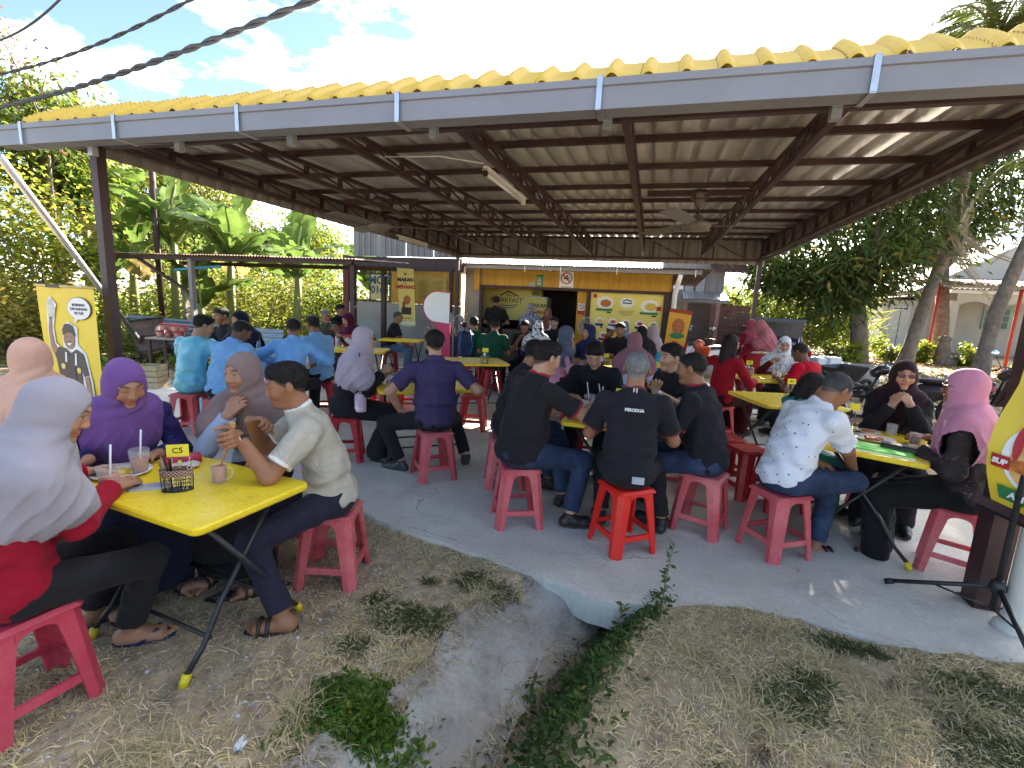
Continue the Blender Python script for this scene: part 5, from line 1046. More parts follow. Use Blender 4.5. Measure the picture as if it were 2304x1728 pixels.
def paint_head(q, skin, sp):
    c = np.tile(np.array(skin), (len(q), 1)); x, y, z = np.abs(q[:, 0]), q[:, 1], q[:, 2]; fr = y > 0.045
    def mixc(m, col, a=1.0):
        w = (np.clip(m, 0, 1) * a)[:, None]; c[:] = c*(1-w) + np.array(col)*w
    mixc(np.exp(-((x-0.036)/0.018)**2 - ((z+0.022)/0.02)**2) * fr, np.array(skin)*np.array((1.12, 0.82, 0.78)), 0.5)
    brow = fr * smoothstep(0.004, 0.0, np.abs(z - (0.0385 + 0.004*np.sin((x-0.012)/0.04*pi) )) - 0.0022) * smoothstep(0.012, 0.016, x) * smoothstep(0.054, 0.047, x); mixc(brow, (0.025, 0.018, 0.015), 0.85)
    lip = fr * smoothstep(0.003, 0.0, np.sqrt((x/0.024)**2 + ((z+0.0545)/0.0115)**2)*0.0115 - 0.0110); mixc(lip, np.array(skin)*np.array((1.0, 0.52, 0.5)) if sp.get('fem') else np.array(skin)*np.array((0.85, 0.6, 0.58)), 0.75)
    mixc(fr*(x < 0.019)*smoothstep(0.0022, 0.0004, np.abs(z+0.0547)), (0.08, 0.03, 0.03), 0.7)
    ey = fr * smoothstep(0.0015, -0.001, np.sqrt(((x-0.031)/0.0145)**2 + ((z-0.0150)/0.0052)**2)*0.0052 - 0.0052)
    if sp.get('eyes', 'open') == 'open':
        mixc(ey, (0.42, 0.37, 0.33), 0.85); mixc(ey * smoothstep(0.0078, 0.0060, np.sqrt((x-0.031)**2 + (z-0.0155)**2)), (0.02, 0.012, 0.01))
        mixc(fr*(np.abs(x-0.031) < 0.0155)*smoothstep(0.0022, 0.0006, np.abs(z-0.0210+((x-0.031)/0.0155)**2*0.004)), (0.02, 0.015, 0.013), 0.8)
    else: mixc(fr*(np.abs(x-0.031) < 0.0155)*smoothstep(0.0026, 0.0006, np.abs(z-0.0105-((x-0.031)/0.0155)**2*0.003)), (0.02, 0.015, 0.013), 0.85)
    if sp.get('beard'):
        mixc(fr*smoothstep(0.004, 0.0, np.abs(z+0.0395)-0.0045)*smoothstep(0.030, 0.022, x), (0.03, 0.022, 0.018), 0.55*sp['beard'])
        mixc(fr*smoothstep(-0.066, -0.076, z)*smoothstep(0.034, 0.020, x), (0.03, 0.022, 0.018), 0.4*sp['beard'])
    if not sp.get('hijab'): mixc(smoothstep(-0.004, 0.012, z - (0.070 + (y - 0.080)*0.82 - 0.5*np.maximum(0, x - 0.05)*(y > 0)))*(x < 0.0785), sp.get('hcol', (0.02, 0.016, 0.014)), 0.9)
    return c
LOD = {0: dict(cl=0.0085, hd=0.0042, ha=0.0045, hj=0.0075), 1: dict(cl=0.0115, hd=0.0058, ha=0.006, hj=0.010), 2: dict(cl=0.018, hd=0.0085, ha=0.0085, hj=0.015)}
NP = [0]
def person(label, pos, face, lod=1, gz=0.0, seat=0.445, sc=1.0, lean=0.2, side=0.0, twist=0.0, head=(0, 0.15, 0), hl=None, hr=None, fl=None, fr=None, kl=None, kr=None,
           skin='m', top=(0.02, 0.02, 0.022), sleeve='short', trim=None, bottom='trousers', bcol=(0.02, 0.02, 0.025), hair='short', hcol=(0.018, 0.015, 0.014), hijab=None, hjmat=None, wid=1.0, fat=0.0,
           topmat=None, botmat=None, shoe='shoe', scol=(0.02, 0.02, 0.02), collar=True, beard=0, eyes='open', standing=False, glasses=None, fem=False, hem=0.0, cape=1.0, extra=None, tuck=False, group=None, wfl=None, wfr=None):
    NP[0] += 1; sd = NP[0] * 17; Ld = LOD[lod]; S = sc; skc = np.array(SK[skin] if isinstance(skin, str) else skin)
    T = empty('person', (pos[0], pos[1], gz), radians(face), label, 'person', group); fem = fem or hijab is not None
    hz = (0.88*S if standing else seat + 0.095*S); P0 = np.array((0, 0, hz)); cb, sb = cos(side), sin(side)
    def u(a): return np.array((sb, sin(a)*cb, cos(a)*cb))
    P1 = P0 + 0.17*S*u(0.5*lean - 0.05); P2 = P1 + 0.185*S*u(0.95*lean); P3 = P2 + 0.155*S*u(1.15*lean)
    up = u(0.95*lean); r0 = np.array((cos(twist), sin(twist), 0)); rt = nrm(r0 - up*r0.dot(up)); fw = np.cross(up, rt); CH = np.stack([rt, fw, up], 1)
    HM = rotm((0, 0, 1), head[0]) @ rotm((1, 0, 0), -head[1]) @ rotm((0, 1, 0), head[2])
    HC = P3 + 0.06*S*u(0.8*lean) + HM @ np.array((0, 0.028, 0.105))*S*0.98
    wid_ = wid * (0.90 if fem else 1.0); SHW = 0.172*S*wid_
    hl = dict(hl or {}); hr = dict(hr or {}); cf, sf = cos(radians(face)), sin(radians(face))
    def w2l(w): dx, dy = w[0] - pos[0], w[1] - pos[1]; return (cf*dx + sf*dy, -sf*dx + cf*dy, w[2] - gz) + tuple(w[3:])
    for hd in (hl, hr):
        if 'w' in hd: hd['to'] = w2l(hd['w'])
    if wfl is not None: fl = w2l(wfl)
    if wfr is not None: fr = w2l(wfr)
    arms = []
    for s, hd in ((-1, hl), (1, hr)):
        sh = P2 + up*0.095*S + rt*s*SHW + fw*0.005; to = hd.get('to', (s*0.12, 0.36, 0.78)); el, wr = ik(sh, to, 0.285*S, 0.25*S, hd.get('pole', (s*0.6, -0.45, -0.75)))
        d = hd.get('d'); d = nrm(wr - el) if d is None else nrm(d); n = hd.get('n', (0, 0, -1.0)); pr, tside = hand_prims(wr, d, n, hd.get('th', -s), hd.get('curl', 0.5), S * (0.92 if fem else 1.02)); arms.append((s, sh, el, wr, pr, d))
    legs = []
    for s, ft, kn in ((-1, fl, kl), (1, fr, kr)):
        hj = P0 + np.array((s*0.088*S, 0.02, -0.01)); an = ft if ft is not None else ((s*0.10, 0.02, 0.08) if standing else (s*0.13, 0.37, 0.085)); pole = kn if kn is not None else (s*0.12, 1.0, 0.6 if not standing else 0.0)
        k, a = ik(hj, np.array(an[:3], float), 0.425*S, 0.405*S, pole); legs.append((s, hj, k, a, an[3] if len(an) > 3 else s*(-0.2)))
    # ---- body: head, neck, torso core, arms, feet in one mesh
    VV, FF, CC, n0 = [], [], [], 0
    def addm(V, F, C):
        nonlocal n0
        if len(F) == 0: return
        VV.append(V); FF.append(F + n0); CC.append(C); n0 += len(V)
    spd = dict(fem=fem, eyes=eyes, beard=beard, hijab=hijab is not None or hair in ('none',), hcol=hcol)
    def fh(p):
        q = (p - HC) @ HM / S; d = head_sdf(q, fem) * S; nk = cap(p, HC + HM @ np.array((0, -0.022, -0.04))*S, P3 - up*0.03, 0.053*S*(0.9 if fem else 1.04+0.3*fat), 0.062*S*(0.9 if fem else 1.05)); return smn(d, nk, 0.025)
    V, F = snet(fh, np.minimum(HC - 0.15*S, P3 - 0.09), np.maximum(HC + 0.15*S, P3 + 0.09), Ld['hd']); q = (V - HC) @ HM / S; addm(V, F, paint_head(q, skc, spd))
    def ft_(p):
        d = smn(smn(ell(p, P2, (0.14*S*wid_, 0.09, 0.17), CH), ell(p, P1, (0.125*S, 0.085, 0.12)), 0.05), ell(p, P0, (0.14*S, 0.10, 0.085)), 0.05)
        for s, sh, el, wr, pr, dd in arms: d = smn(d, cap(p, P2 + up*0.08, sh, 0.05, 0.042), 0.03)
        for s, hj, k, a, ya in legs: d = smn(d, cap(p, hj, k, 0.06, 0.045), 0.03); d = smn(d, cap(p, k, a, 0.044, 0.034), 0.02)
        return d
    pts = np.array([P0 - 0.12, P3 + 0.05] + [l_[2] for l_ in legs] + [l_[3] for l_ in legs] + [a_[1] for a_ in arms]); V, F = snet(ft_, pts.min(0) - 0.17, pts.max(0) + 0.17, 0.034); addm(V, F, np.tile(skc, (len(V), 1)))
    for s, sh, el, wr, pr, d in arms:
        if s == -1 and hl.get('hide') or s == 1 and hr.get('hide'): continue
        long_ = sleeve == 'long'; A0 = sh
        def fa(p):
            fo = cap(p, el, wr, (0.038 if long_ else 0.043)*S, 0.0285*S); o = smn(fo, cap(p, A0, el, (0.040 if long_ else 0.050)*S, (0.038 if long_ else 0.041)*S), 0.02)
            hnd = None
            for (a, b, ra, rb) in pr:
                c = cap(p, a, b, ra, rb); hnd = c if hnd is None else smn(hnd, c, 0.0055)
            return smn(o, hnd, 0.018)
        pts = np.array([A0, el, wr] + [q_[0] for q_ in pr] + [q_[1] for q_ in pr]); V, F = snet(fa, pts.min(0) - 0.065, pts.max(0) + 0.065, Ld['ha']); cc = np.tile(skc, (len(V), 1))
        for i in range(5):
            a, b, _, _ = pr[(3, 7, 11, 15, 18)[i]]; nd = nrm(b - a); tip = b + nd*0.004; m_ = np.linalg.norm(V - tip, axis=1) < 0.0085*S; cc[m_] = skc*np.array((1.25, 1.1, 1.05))
        addm(V, F, cc)
    for s, hj, k, a, ya in legs:
        fd = np.array((sin(-ya), cos(ya), 0)); fs = np.array((cos(ya), sin(ya), 0)); b0 = np.array((a[0], a[1], 0))
        zo = a[2] - 0.085
        if shoe in ('sandal', 'bare', 'flipflop'):
            def ff(p):
                o = cap(p, a + (k - a)*0.30, a + np.array((0, 0, -0.02)), 0.046*S, 0.036*S); hee = b0 - fd*0.03 + np.array((0, 0, 0.045 + zo)); bal = b0 + fd*0.115*S + np.array((0, 0, 0.038 + zo))
                o = smn(o, cap(p, hee, bal, 0.034*S, 0.028*S), 0.03); o = smn(o, cap(p, hee + fs*0.01, bal + fs*0.02*s, 0.03*S, 0.024*S), 0.02); o = smn(o, cap(p, hee - fs*0.01, bal - fs*0.022*s, 0.03*S, 0.026*S), 0.02)
                for i, (off, L_, r) in enumerate(((-0.030, 0.058, 0.0135), (-0.011, 0.054, 0.0098), (0.005, 0.046, 0.0092), (0.019, 0.036, 0.0088), (0.031, 0.024, 0.0088))):
                    tb = bal + fs*off*s*S - fd*0.002*i; o = smn(o, cap(p, tb, tb + fd*L_*S + np.array((0, 0, -0.012)), r*S, r*S*0.9), 0.006)
                return np.maximum(o, (0.018 + zo) - p[:, 2])
            V, F = snet(ff, np.minimum(b0 - 0.14, a - 0.14) * (1, 1, 0) + (0, 0, -0.02 + zo), np.maximum(b0 + 0.25, a + 0.25) * (1, 1, 0) + np.array((0, 0, max(0.25, a[2] + 0.17))), Ld['ha']); addm(V, F, np.tile(skc*0.92, (len(V), 1)))
            so = MB(); prof = []
            for i in range(14):
                t = 2*pi*i/14; w = 0.047 if sin(t) > 0 else 0.038; q2 = b0 + fd*(0.055 + 0.128*sin(t)*S) + fs*w*cos(t); prof.append((q2[0], q2[1]))
            so.prism(prof, zo + 0.001, zo + 0.022); so.build('sandal_sole', _solid(scol, 0.7), T)
            st = MB(); mid = b0 + fd*0.10*S + np.array((0, 0, 0.072 + zo)); toe = b0 + fd*0.155*S - fs*0.018*s + np.array((0, 0, 0.03 + zo))
            if shoe == 'sandal':
                for off in (0.065, 0.105):
                    c0 = b0 + fd*off; arc = [c0 + fs*0.047*cos(t) + np.array((0, 0, 0.02 + zo + 0.062*sin(t))) for t in np.linspace(0, pi, 9)]; st.tube(arc, 0.010, 6)
                st.tube([mid, toe], 0.006, 6)
            else:
                for e in (-1, 1): st.tube([b0 + fd*0.05 + fs*e*0.044 + np.array((0, 0, 0.022 + zo)), b0 + fd*0.11 + fs*e*0.022 + np.array((0, 0, 0.066 + zo)), toe], 0.0085, 6)
            st.build('sandal_strap', _solid(scol, 0.6), T)
        else:
            addm(*((lambda V, F: (V, F, np.tile(skc, (len(V), 1))))(*snet(lambda p: cap(p, a + (k - a)*0.28, a, 0.042*S, 0.036*S), np.minimum(a, a + (k-a)*0.28) - 0.06, np.maximum(a, a + (k-a)*0.28) + 0.06, 0.012))))
            def fsx(p):
                hee = b0 - fd*0.035 + np.array((0, 0, 0.045 + zo)); bal = b0 + fd*0.115*S + np.array((0, 0, 0.040 + zo)); toe = b0 + fd*0.178*S + np.array((0, 0, 0.030 + zo)); o = smn(cap(p, hee, bal, 0.042, 0.046), cap(p, bal, toe, 0.044, 0.030), 0.02); o = smn(o, cap(p, a + np.array((0, 0, 0.01)), b0 + fd*0.04 + np.array((0, 0, 0.05 + zo)), 0.042, 0.042), 0.03)
                return np.maximum(np.maximum(o, zo + 0.002 - p[:, 2]), p[:, 2] - (a[2] + 0.03))
            V, F = snet(fsx, (b0 - 0.2) * (1, 1, 0) + (0, 0, zo - 0.02), (b0 + 0.27) * (1, 1, 0) + np.array((0, 0, a[2] + 0.09)), 0.008 if lod < 2 else 0.014); cc = np.tile(np.array(scol), (len(V), 1)); cc[V[:, 2] < zo + 0.020] = (0.55, 0.55, 0.53) if shoe == 'sneaker' else (0.10, 0.07, 0.045); npmesh('shoe', V, F, M_lea, T, smooth=True, col=cc)
    npmesh('body', np.concatenate(VV), np.concatenate(FF), M_skin, T, smooth=True, col=np.concatenate(CC))
    # ---- top garment
    cut = 0.74 if sleeve == 'short' else 1.0
    def ftop(p):
        d = ell(p, P2 + up*0.015, ((0.158*wid_ + 0.25*fat)*S, (0.112 + 0.45*fat)*S, 0.175*S), CH)
        d = smn(d, ell(p, P1 + fw*fat*0.35, ((0.156*wid_ + 0.55*fat)*S, (0.118 + 0.75*fat)*S, 0.150*S)), 0.07)
        d = smn(d, ell(p, P0 + np.array((0, 0.0, 0.01)), ((0.172*(0.97 if not fem else 1.06) + 0.4*fat)*S, (0.140 + 0.45*fat)*S, 0.125*S)), 0.06)
        for s, sh, el, wr, pr, dd in arms:
            d = smn(d, cap(p, P3 - up*0.045*S + rt*s*0.03, sh + up*0.004, 0.052*S, 0.058*S), 0.04)
            ad = nrm(el - sh)
            if sleeve == 'short': sl = np.maximum(cap(p, sh, el, 0.062*S, 0.070*S), (p - (sh + (el - sh)*cut)) @ ad)
            else:
                sl = cap(p, sh, el, 0.060*S, 0.054*S); sl = smn(sl, np.maximum(cap(p, el, wr, 0.054*S, 0.042*S), (p - (wr - nrm(wr - el)*0.012)) @ nrm(wr - el)), 0.025)
            d = smn(d, sl, 0.028)
        if collar:
            ca = P3 + up*0.005; cb_ = P3 + 0.055*S*nrm(up + 0.25*nrm(HC - P3)); col_ = cap(p, ca, cb_, 0.076*S, 0.070*S); col_ = np.maximum(col_, (p - cb_) @ nrm(cb_ - ca)); d = smn(d, col_, 0.018); d = np.maximum(d, -np.maximum(cap(p, ca + up*0.02, cb_ + up*0.06, 0.060*S, 0.060*S), -(p - (P3 + up*0.03)) @ up))
        else: d = np.maximum(d, -ell(p, P3 + up*0.05 + fw*0.03, (0.07, 0.075, 0.05), CH))
        d = d - 0.004 + folds(p, sd, 0.0058 if lod < 2 else 0.006, 0.11)
        # cloth bunches where the seated trunk bends
        d = d + 0.005*np.sin((p[:, 2] - P0[2])*75 + 6*p[:, 0] + 2*np.sin(p[:, 1]*20))*np.exp(-((p[:, 2] - P0[2] - 0.10)/0.09)**2)
        hz_ = (seat if not standing else hz - 0.10) + hem; return np.maximum(d, hz_ - p[:, 2] + 0.02*np.sin(p[:, 0]*18 + sd))
    pts = np.array([P0, P1, P2, P3] + [a_[1] for a_ in arms] + [a_[2] for a_ in arms] + ([a_[3] for a_ in arms] if sleeve == 'long' else [])); V, F = snet(ftop, pts.min(0) - np.array((0.24, 0.24, 0.2)) - fat, pts.max(0) + np.array((0.24, 0.24, 0.13)) + fat, Ld['cl'])
    cc = np.tile(np.array(top), (len(V), 1))
    if trim is not None:
        for s, sh, el, wr, pr, dd in arms:
            t_ = (V - (sh + (el - sh)*cut)) @ nrm(el - sh); near = cap(V, sh, el, 0.09*S, 0.09*S) < 0; w_ = (near*smoothstep(-0.017, -0.008, t_))[:, None]; cc = cc*(1 - w_) + np.array(trim)*w_
        if collar: w_ = (smoothstep(0.040*S, 0.050*S, (V - P3) @ nrm(up + 0.25*nrm(HC - P3)))*(np.linalg.norm(V - P3, axis=1) < 0.12))[:, None]; cc = cc*(1 - w_) + np.array(trim)*w_
    npmesh('shirt' if not fem else 'blouse', V, F, topmat or M_cloth, T, smooth=True, col=cc)
    # ---- lower garment
    if bottom:
        def fbot(p):
            d = ell(p, P0 + np.array((0, 0.0, -0.005)), ((0.168 + 0.35*fat)*S, (0.142 + 0.35*fat)*S, 0.118*S))
            if bottom == 'trousers':
                for s, hj, k, a, ya in legs:
                    d = smn(d, cap(p, hj, k, (0.088 + 0.2*fat)*S, 0.068*S), 0.035); e = a + (k - a)*0.10; sh_ = np.maximum(cap(p, k, e, 0.066*S, 0.060*S), -(p - e) @ nrm(k - a)); d = smn(d, sh_, 0.02)
            else:
                mk = (legs[0][2] + legs[1][2])/2; ma = (legs[0][3] + legs[1][3])/2; mh = P0
                for s, hj, k, a, ya in legs: d = smn(d, cap(p, hj, k, 0.095*S, 0.078*S), 0.06); d = smn(d, cap(p, k, a + np.array((0, 0, -0.0)), 0.076*S, 0.085*S), 0.06)
                d = smn(d, cap(p, mh, mk, 0.12*S, 0.075*S), 0.06); d = smn(d, cap(p, mk, ma, 0.07*S, 0.09*S), 0.08); d = np.maximum(d, min(legs[0][3][2], legs[1][3][2]) - 0.03 - p[:, 2])
            d = d + folds(p, sd + 3, 0.004, 0.12); 
            for s, hj, k, a, ya in legs: d = d + 0.004*np.sin(((p - k) @ nrm(a - k))*80 + p[:, 0]*30)*np.exp(-(np.linalg.norm(p - k, axis=1)/0.11)**2)
            lim = (seat - 0.004) if not standing else -1
            on = (p[:, 1] < 0.10) & (np.abs(p[:, 0]) < 0.3); return np.where(on, np.maximum(d, lim - p[:, 2]), d) if not standing else d
        pts = np.array([P0] + [l_[2] for l_ in legs] + [l_[3] for l_ in legs]); V, F = snet(fbot, pts.min(0) - np.array((0.22, 0.22, 0.06)) - fat, pts.max(0) + np.array((0.22, 0.2, 0.17)) + fat, Ld['cl']*1.1)
        npmesh('trousers' if bottom == 'trousers' else 'long_skirt', V, F, botmat or M_cloth, T, smooth=True, col=np.tile(np.array(bcol), (len(V), 1)))
    # ---- head covering
    if hijab is not None:
        def fj(p):
            q = (p - HC) @ HM / S; d = ell(q, (0, -0.014, 0.036), (0.0865, 0.107, 0.099))*S; d = smn(d, cap(q, (0, 0.012, -0.02), (0, 0.022, -0.088), 0.080, 0.056)*S, 0.03)
            d = smn(d, cap(p, HC + HM @ np.array((0, -0.02, -0.03))*S, P3, 0.088*S, 0.098*S), 0.045)
            d = smn(d, cap(p, P3 + rt*0.10*S - up*0.02, P3 - rt*0.10*S - up*0.02, 0.085*S, 0.085*S), 0.05)
            cp_ = ell(p, P2 + up*0.02*S, (0.205*S*wid_, 0.148*S + 0.5*fat, 0.20*S*cape), CH); d = smn(d, cp_, 0.04)
            d = smn(d, cap(p, P3 + fw*0.03, P2 + fw*0.085*S - up*0.07*cape*S, 0.085*S, 0.085*S + 0.3*fat), 0.04)
            if cape >= 1.0:
                for s_, sh, el, wr, pr, dd in arms: d = smn(d, cap(p, sh - up*0.005, sh + (el - sh)*0.42*min(1.3, cape), 0.088*S, 0.104*S), 0.035)
            ang = np.arctan2((p - P3) @ rt, (p - P3) @ fw); low = smoothstep(0.02, -0.12, (p - P3) @ up); d = d - low*0.016*(1 - np.abs(np.sin(ang*4.5 + 1.8*np.sin(p[:, 2]*7 + sd) + sd)))**1.6 - low*0.007*(1 - np.abs(np.sin(ang*9 - 2.5*np.sin(p[:, 2]*11) + sd)))**2 + folds(p, sd + 5, 0.0026, 0.15)
            wrap = np.exp(-(((p - HC) @ HM)[:, 2] + 0.09*S)**2/0.0035); d = d + wrap*0.0045*np.sin(((p - HC) @ HM)[:, 2]*95 + ang*4 + sd)
            d = smx(d, -ell(q, (0, 0.135, -0.016), (0.0625, 0.112, 0.0910))*S, 0.008)
            d = np.maximum(d, -ell(q, (0, -0.01, 0.02), (0.070, 0.086, 0.086))*S); edge_ = P2 - up*0.13*cape*S; return np.maximum(d, -((p - edge_) @ nrm(up + 0.15*fw) + 0.015*np.sin(ang*3 + sd)))
        lo = np.minimum(HC - 0.17, P2 - 0.27*S); hi = np.maximum(HC + 0.17, P2 + 0.27*S); V, F = snet(fj, lo, hi, Ld['hj']); npmesh('headscarf', V, F, hjmat or M_scarf, T, smooth=True, col=np.tile(np.array(hijab), (len(V), 1)))
    elif hair in ('short', 'crop', 'long', 'quiff'):
        th = {'short': 0.014, 'crop': 0.006, 'long': 0.016, 'quiff': 0.017}[hair]
        def fhr(p):
            q = (p - HC) @ HM / S; x = np.abs(q[:, 0]); line = q[:, 2] - (0.070 + (q[:, 1] - 0.080)*np.where(q[:, 1] > 0.02, 0.85, 0.80) - 0.5*np.maximum(0, x - 0.05)*(q[:, 1] > 0.0) + 0.006*np.sin(q[:, 0]*70)); tp = smoothstep(0.0, 0.045, line)
            c = ell(q, (0, -0.014, 0.034), (0.0752, 0.0946, 0.0846)) - th*tp*(0.25 + 0.75*smoothstep(0.01, 0.085, q[:, 2]))
            if hair in ('quiff', 'short'): c = smn(c, ell(q, (0.008, 0.035, 0.088), (0.058, 0.050, 0.030 + 0.5*th)), 0.025)
            c = smx(c, -line*0.8, 0.004)
            c = c + tp*0.0028*np.sin(q[:, 0]*260 + 40*q[:, 1] + 3*np.sin(q[:, 2]*90)) * (hair != 'crop')
            if hair == 'long':
                bk = cap(q, (0, -0.055, 0.01), (0, -0.085, -0.27), 0.085, 0.065); bk = np.maximum(bk, q[:, 1] + 0.005); c = smn(c, bk, 0.03)
                for s in (-1, 1): c = smn(c, cap(q, (s*0.07, -0.02, 0.02), (s*0.085, -0.045, -0.22), 0.032, 0.03), 0.02)
            return c*S
        V, F = snet(fhr, HC - np.array((0.16, 0.19, 0.34 if hair == 'long' else 0.16))*S, HC + 0.19*S, Ld['hd']*1.25); cH = np.tile(np.array(hcol), (len(V), 1))
        if lod < 2 and len(V):
            rs = np.random.RandomState(sd); nb_ = 2600 if lod == 0 else 1200; ii = rs.randint(0, len(V), nb_); B0 = V[ii]; ql = (B0 - HC) @ HM; nn = ql / np.linalg.norm(ql, axis=1)[:, None]
            cmb = np.stack([0.5*np.sign(ql[:, 0]) + 0.4, 0.7*np.ones(nb_), -0.5 + 0*ql[:, 2]], 1) if hair != 'long' else np.tile((0, -0.1, -1.0), (nb_, 1))
            dl = nn*0.55 + cmb*0.6 + rs.normal(0, 0.28, (nb_, 3)); dl /= np.linalg.norm(dl, axis=1)[:, None]; dl = dl @ HM.T; sdv = np.cross(dl, nn @ HM.T); sdv /= np.linalg.norm(sdv, axis=1)[:, None] + 1e-9
            ln = (0.016 if hair in ('short', 'quiff') else 0.008 if hair == 'crop' else 0.03) * rs.uniform(0.5, 1.3, (nb_, 1)) * (0.3 + 0.7*smoothstep(-0.02, 0.06, ql[:, 2]))[:, None]; bV = np.stack([B0 - sdv*0.0012, B0 + sdv*0.0012, B0 + dl*ln], 1).reshape(-1, 3); n_ = len(V)
            V = np.concatenate([V, bV]); F = [F, np.arange(nb_*3).reshape(-1, 3) + n_]; cH = np.concatenate([cH, np.repeat(np.array(hcol)[None]*rs.uniform(0.6, 1.9, (nb_, 1)), 3, 0)])
        npmesh('hair', V, F, M_hair, T, smooth=True, col=cH)
    def H(v): return tuple(HC + HM @ np.array(v)*S)
    if hair == 'cap' and hijab is None:
        V, F = snet(lambda p: (lambda q: np.maximum(np.maximum(ell(q, (0, -0.012, 0.045), (0.086, 0.104, 0.088)), 0.045 - q[:, 2]), q[:, 2] - 0.118)*S)((p - HC) @ HM / S), HC - 0.15, HC + 0.17, Ld['hd']*1.2); npmesh('skull_cap', V, F, M_cloth, T, smooth=True, col=np.tile((0.75, 0.75, 0.73), (len(V), 1)))
    if glasses:
        gb = MB()
        for s in (-1, 1):
            ring = [(s*0.032 + 0.0225*cos(t), 0.1005 - 0.10*(abs(0.0225*cos(t)*s + 0.032) - 0.032)*0.8, 0.014 + 0.0155*sin(t)) for t in np.linspace(0, 2*pi, 15)]; gb.tube([H(r_) for r_ in ring], 0.0018*S, 5); gb.tube([H((s*0.054, 0.096, 0.02)), H((s*0.079, 0.06, 0.022)), H((s*0.082, -0.01, 0.016))], 0.0018*S, 5)
        gb.tube([H((-0.010, 0.104, 0.018)), H((0.010, 0.104, 0.018))], 0.0016*S, 5); gl = gb.build('glasses', M_black, T)
        if glasses == 'dark':
            lb_ = MB()
            for s in (-1, 1): lb_.add([H((s*0.032, 0.101, 0.014))] + [H((s*0.032 + 0.0225*cos(t), 0.1005 - 0.08*(abs(0.0225*cos(t)*s + 0.032) - 0.032), 0.014 + 0.0155*sin(t))) for t in np.linspace(0, 2*pi, 13)], [(0, i, i+1) for i in range(1, 13)], True)
            lb_.build('lens', mat('sunglass_lens', (0.035, 0.02, 0.018), rough=0.08), gl)
    rec = dict(T=T, HC=HC, HM=HM, arms=arms, legs=legs, P=(P0, P1, P2, P3), CH=CH, S=S)
    if extra: extra(rec)
    return rec
def _solid(c, r=0.6):
    return mat('solid_%02x%02x%02x_%d' % (*[int(255*min(1, max(0, v))) for v in c], int(r*10)), tuple(c), rough=r, var=0.1)
# ================================================================ the diners
GZ = -0.068
BLK = (0.019, 0.018, 0.020); DNV = (0.020, 0.022, 0.045); DEN = rgb('#27344d'); DEN2 = rgb('#1d2a44'); RED = (0.36, 0.03, 0.035)
M_denim = mat('denim', attr=True, crease=0.5, rough=0.85, var=0.28, vscale=7, bump=0.2, bscale=300, dirt=rgb('#4b5f80'), dscale=4, damt=0.4)
def watch(rec, i, strap=(0.015, 0.015, 0.018), dial=(0.75, 0.65, 0.35), back=0.02):
    s, sh, el, wr, pr, d = rec['arms'][i]; a = nrm(wr - el); c = wr - a*back; up_ = np.array((0, 0, 1.0)); u_ = nrm(up_ - a*up_.dot(a)); v_ = np.cross(a, u_)
    b = MB(); 
    for o in (-0.006, 0, 0.006): b.tube([c + a*o + 0.0325*rec['S']*(cos(t)*u_ + sin(t)*v_) for t in np.linspace(0, 2*pi, 17)], 0.0045, 5)
    w = b.build('watch_strap', _solid(strap, 0.5), rec['T']); n = nrm(u_*0.4 - v_*0.9 if i == 0 else u_); q = c + n*0.034*rec['S']
    bb_ = MB(); t1 = nrm(np.cross(n, a)); bb_.add([q + n*0.004] + [q + n*0.002 + 0.016*(cos(t)*t1 + sin(t)*a) for t in np.linspace(0, 2*pi, 15)] + [q - n*0.006 + 0.0165*(cos(t)*t1 + sin(t)*a) for t in np.linspace(0, 2*pi, 15)], [(0, i_, i_+1) for i_ in range(1, 15)] + [(i_, i_+15, i_+16, i_+1) for i_ in range(1, 15)]); bb_.build('watch_face', _solid(dial, 0.25), w)
# ---- table C5 (nearest)
person('woman in lilac-grey beaded headscarf and red long sleeves, back to us at the nearest table', (-2.21, 1.05), -20, 0, GZ, seat=0.445, lean=0.26, head=(-0.45, 0.42, 0), hl=dict(w=(-2.50, 1.50, 0.715), curl=0.5, n=(0.3, 0, -1)), hr=dict(w=(-2.20, 1.42, 0.72), d=(-0.5, 0.8, -0.05), curl=0.15, n=(-0.4, 0, -1)), skin='f', top=rgb('#93182c'), sleeve='long', bcol=BLK, hijab=rgb('#a59ab0'), cape=1.25, wid=1.03, shoe='flipflop', scol=rgb('#1c2a52'), wfl=(-2.50, 1.47, 0.02), wfr=(-2.20, 1.44, 0.02, -0.6), fem=True, collar=False, hem=-0.02,
       hjmat=pattern_mat('beaded_lilac', rgb('#969099'), rgb('#b3adb8'), 120, 'voronoi', 0.06))
person('woman in bright purple headscarf and navy dress looking down at her food', (-2.80, 1.86), -112, 0, GZ, sc=1.0, lean=0.40, head=(0.1, 0.42, 0.05), hl=dict(w=(-2.50, 1.86, 0.70), curl=0.4), hr=dict(w=(-2.62, 1.60, 0.73), d=(0.6, -0.3, -0.5), curl=0.6), skin='f', top=rgb('#221c5a'), sleeve='long', bottom='skirt', bcol=DNV, hijab=rgb('#724e8a'), cape=0.98, eyes='down', wid=1.06, fat=0.015, shoe='sandal', collar=False,
       topmat=pattern_mat('navy_dotted', rgb('#1f1a58'), rgb('#5a3a78'), 34, 'voronoi', 0.12))
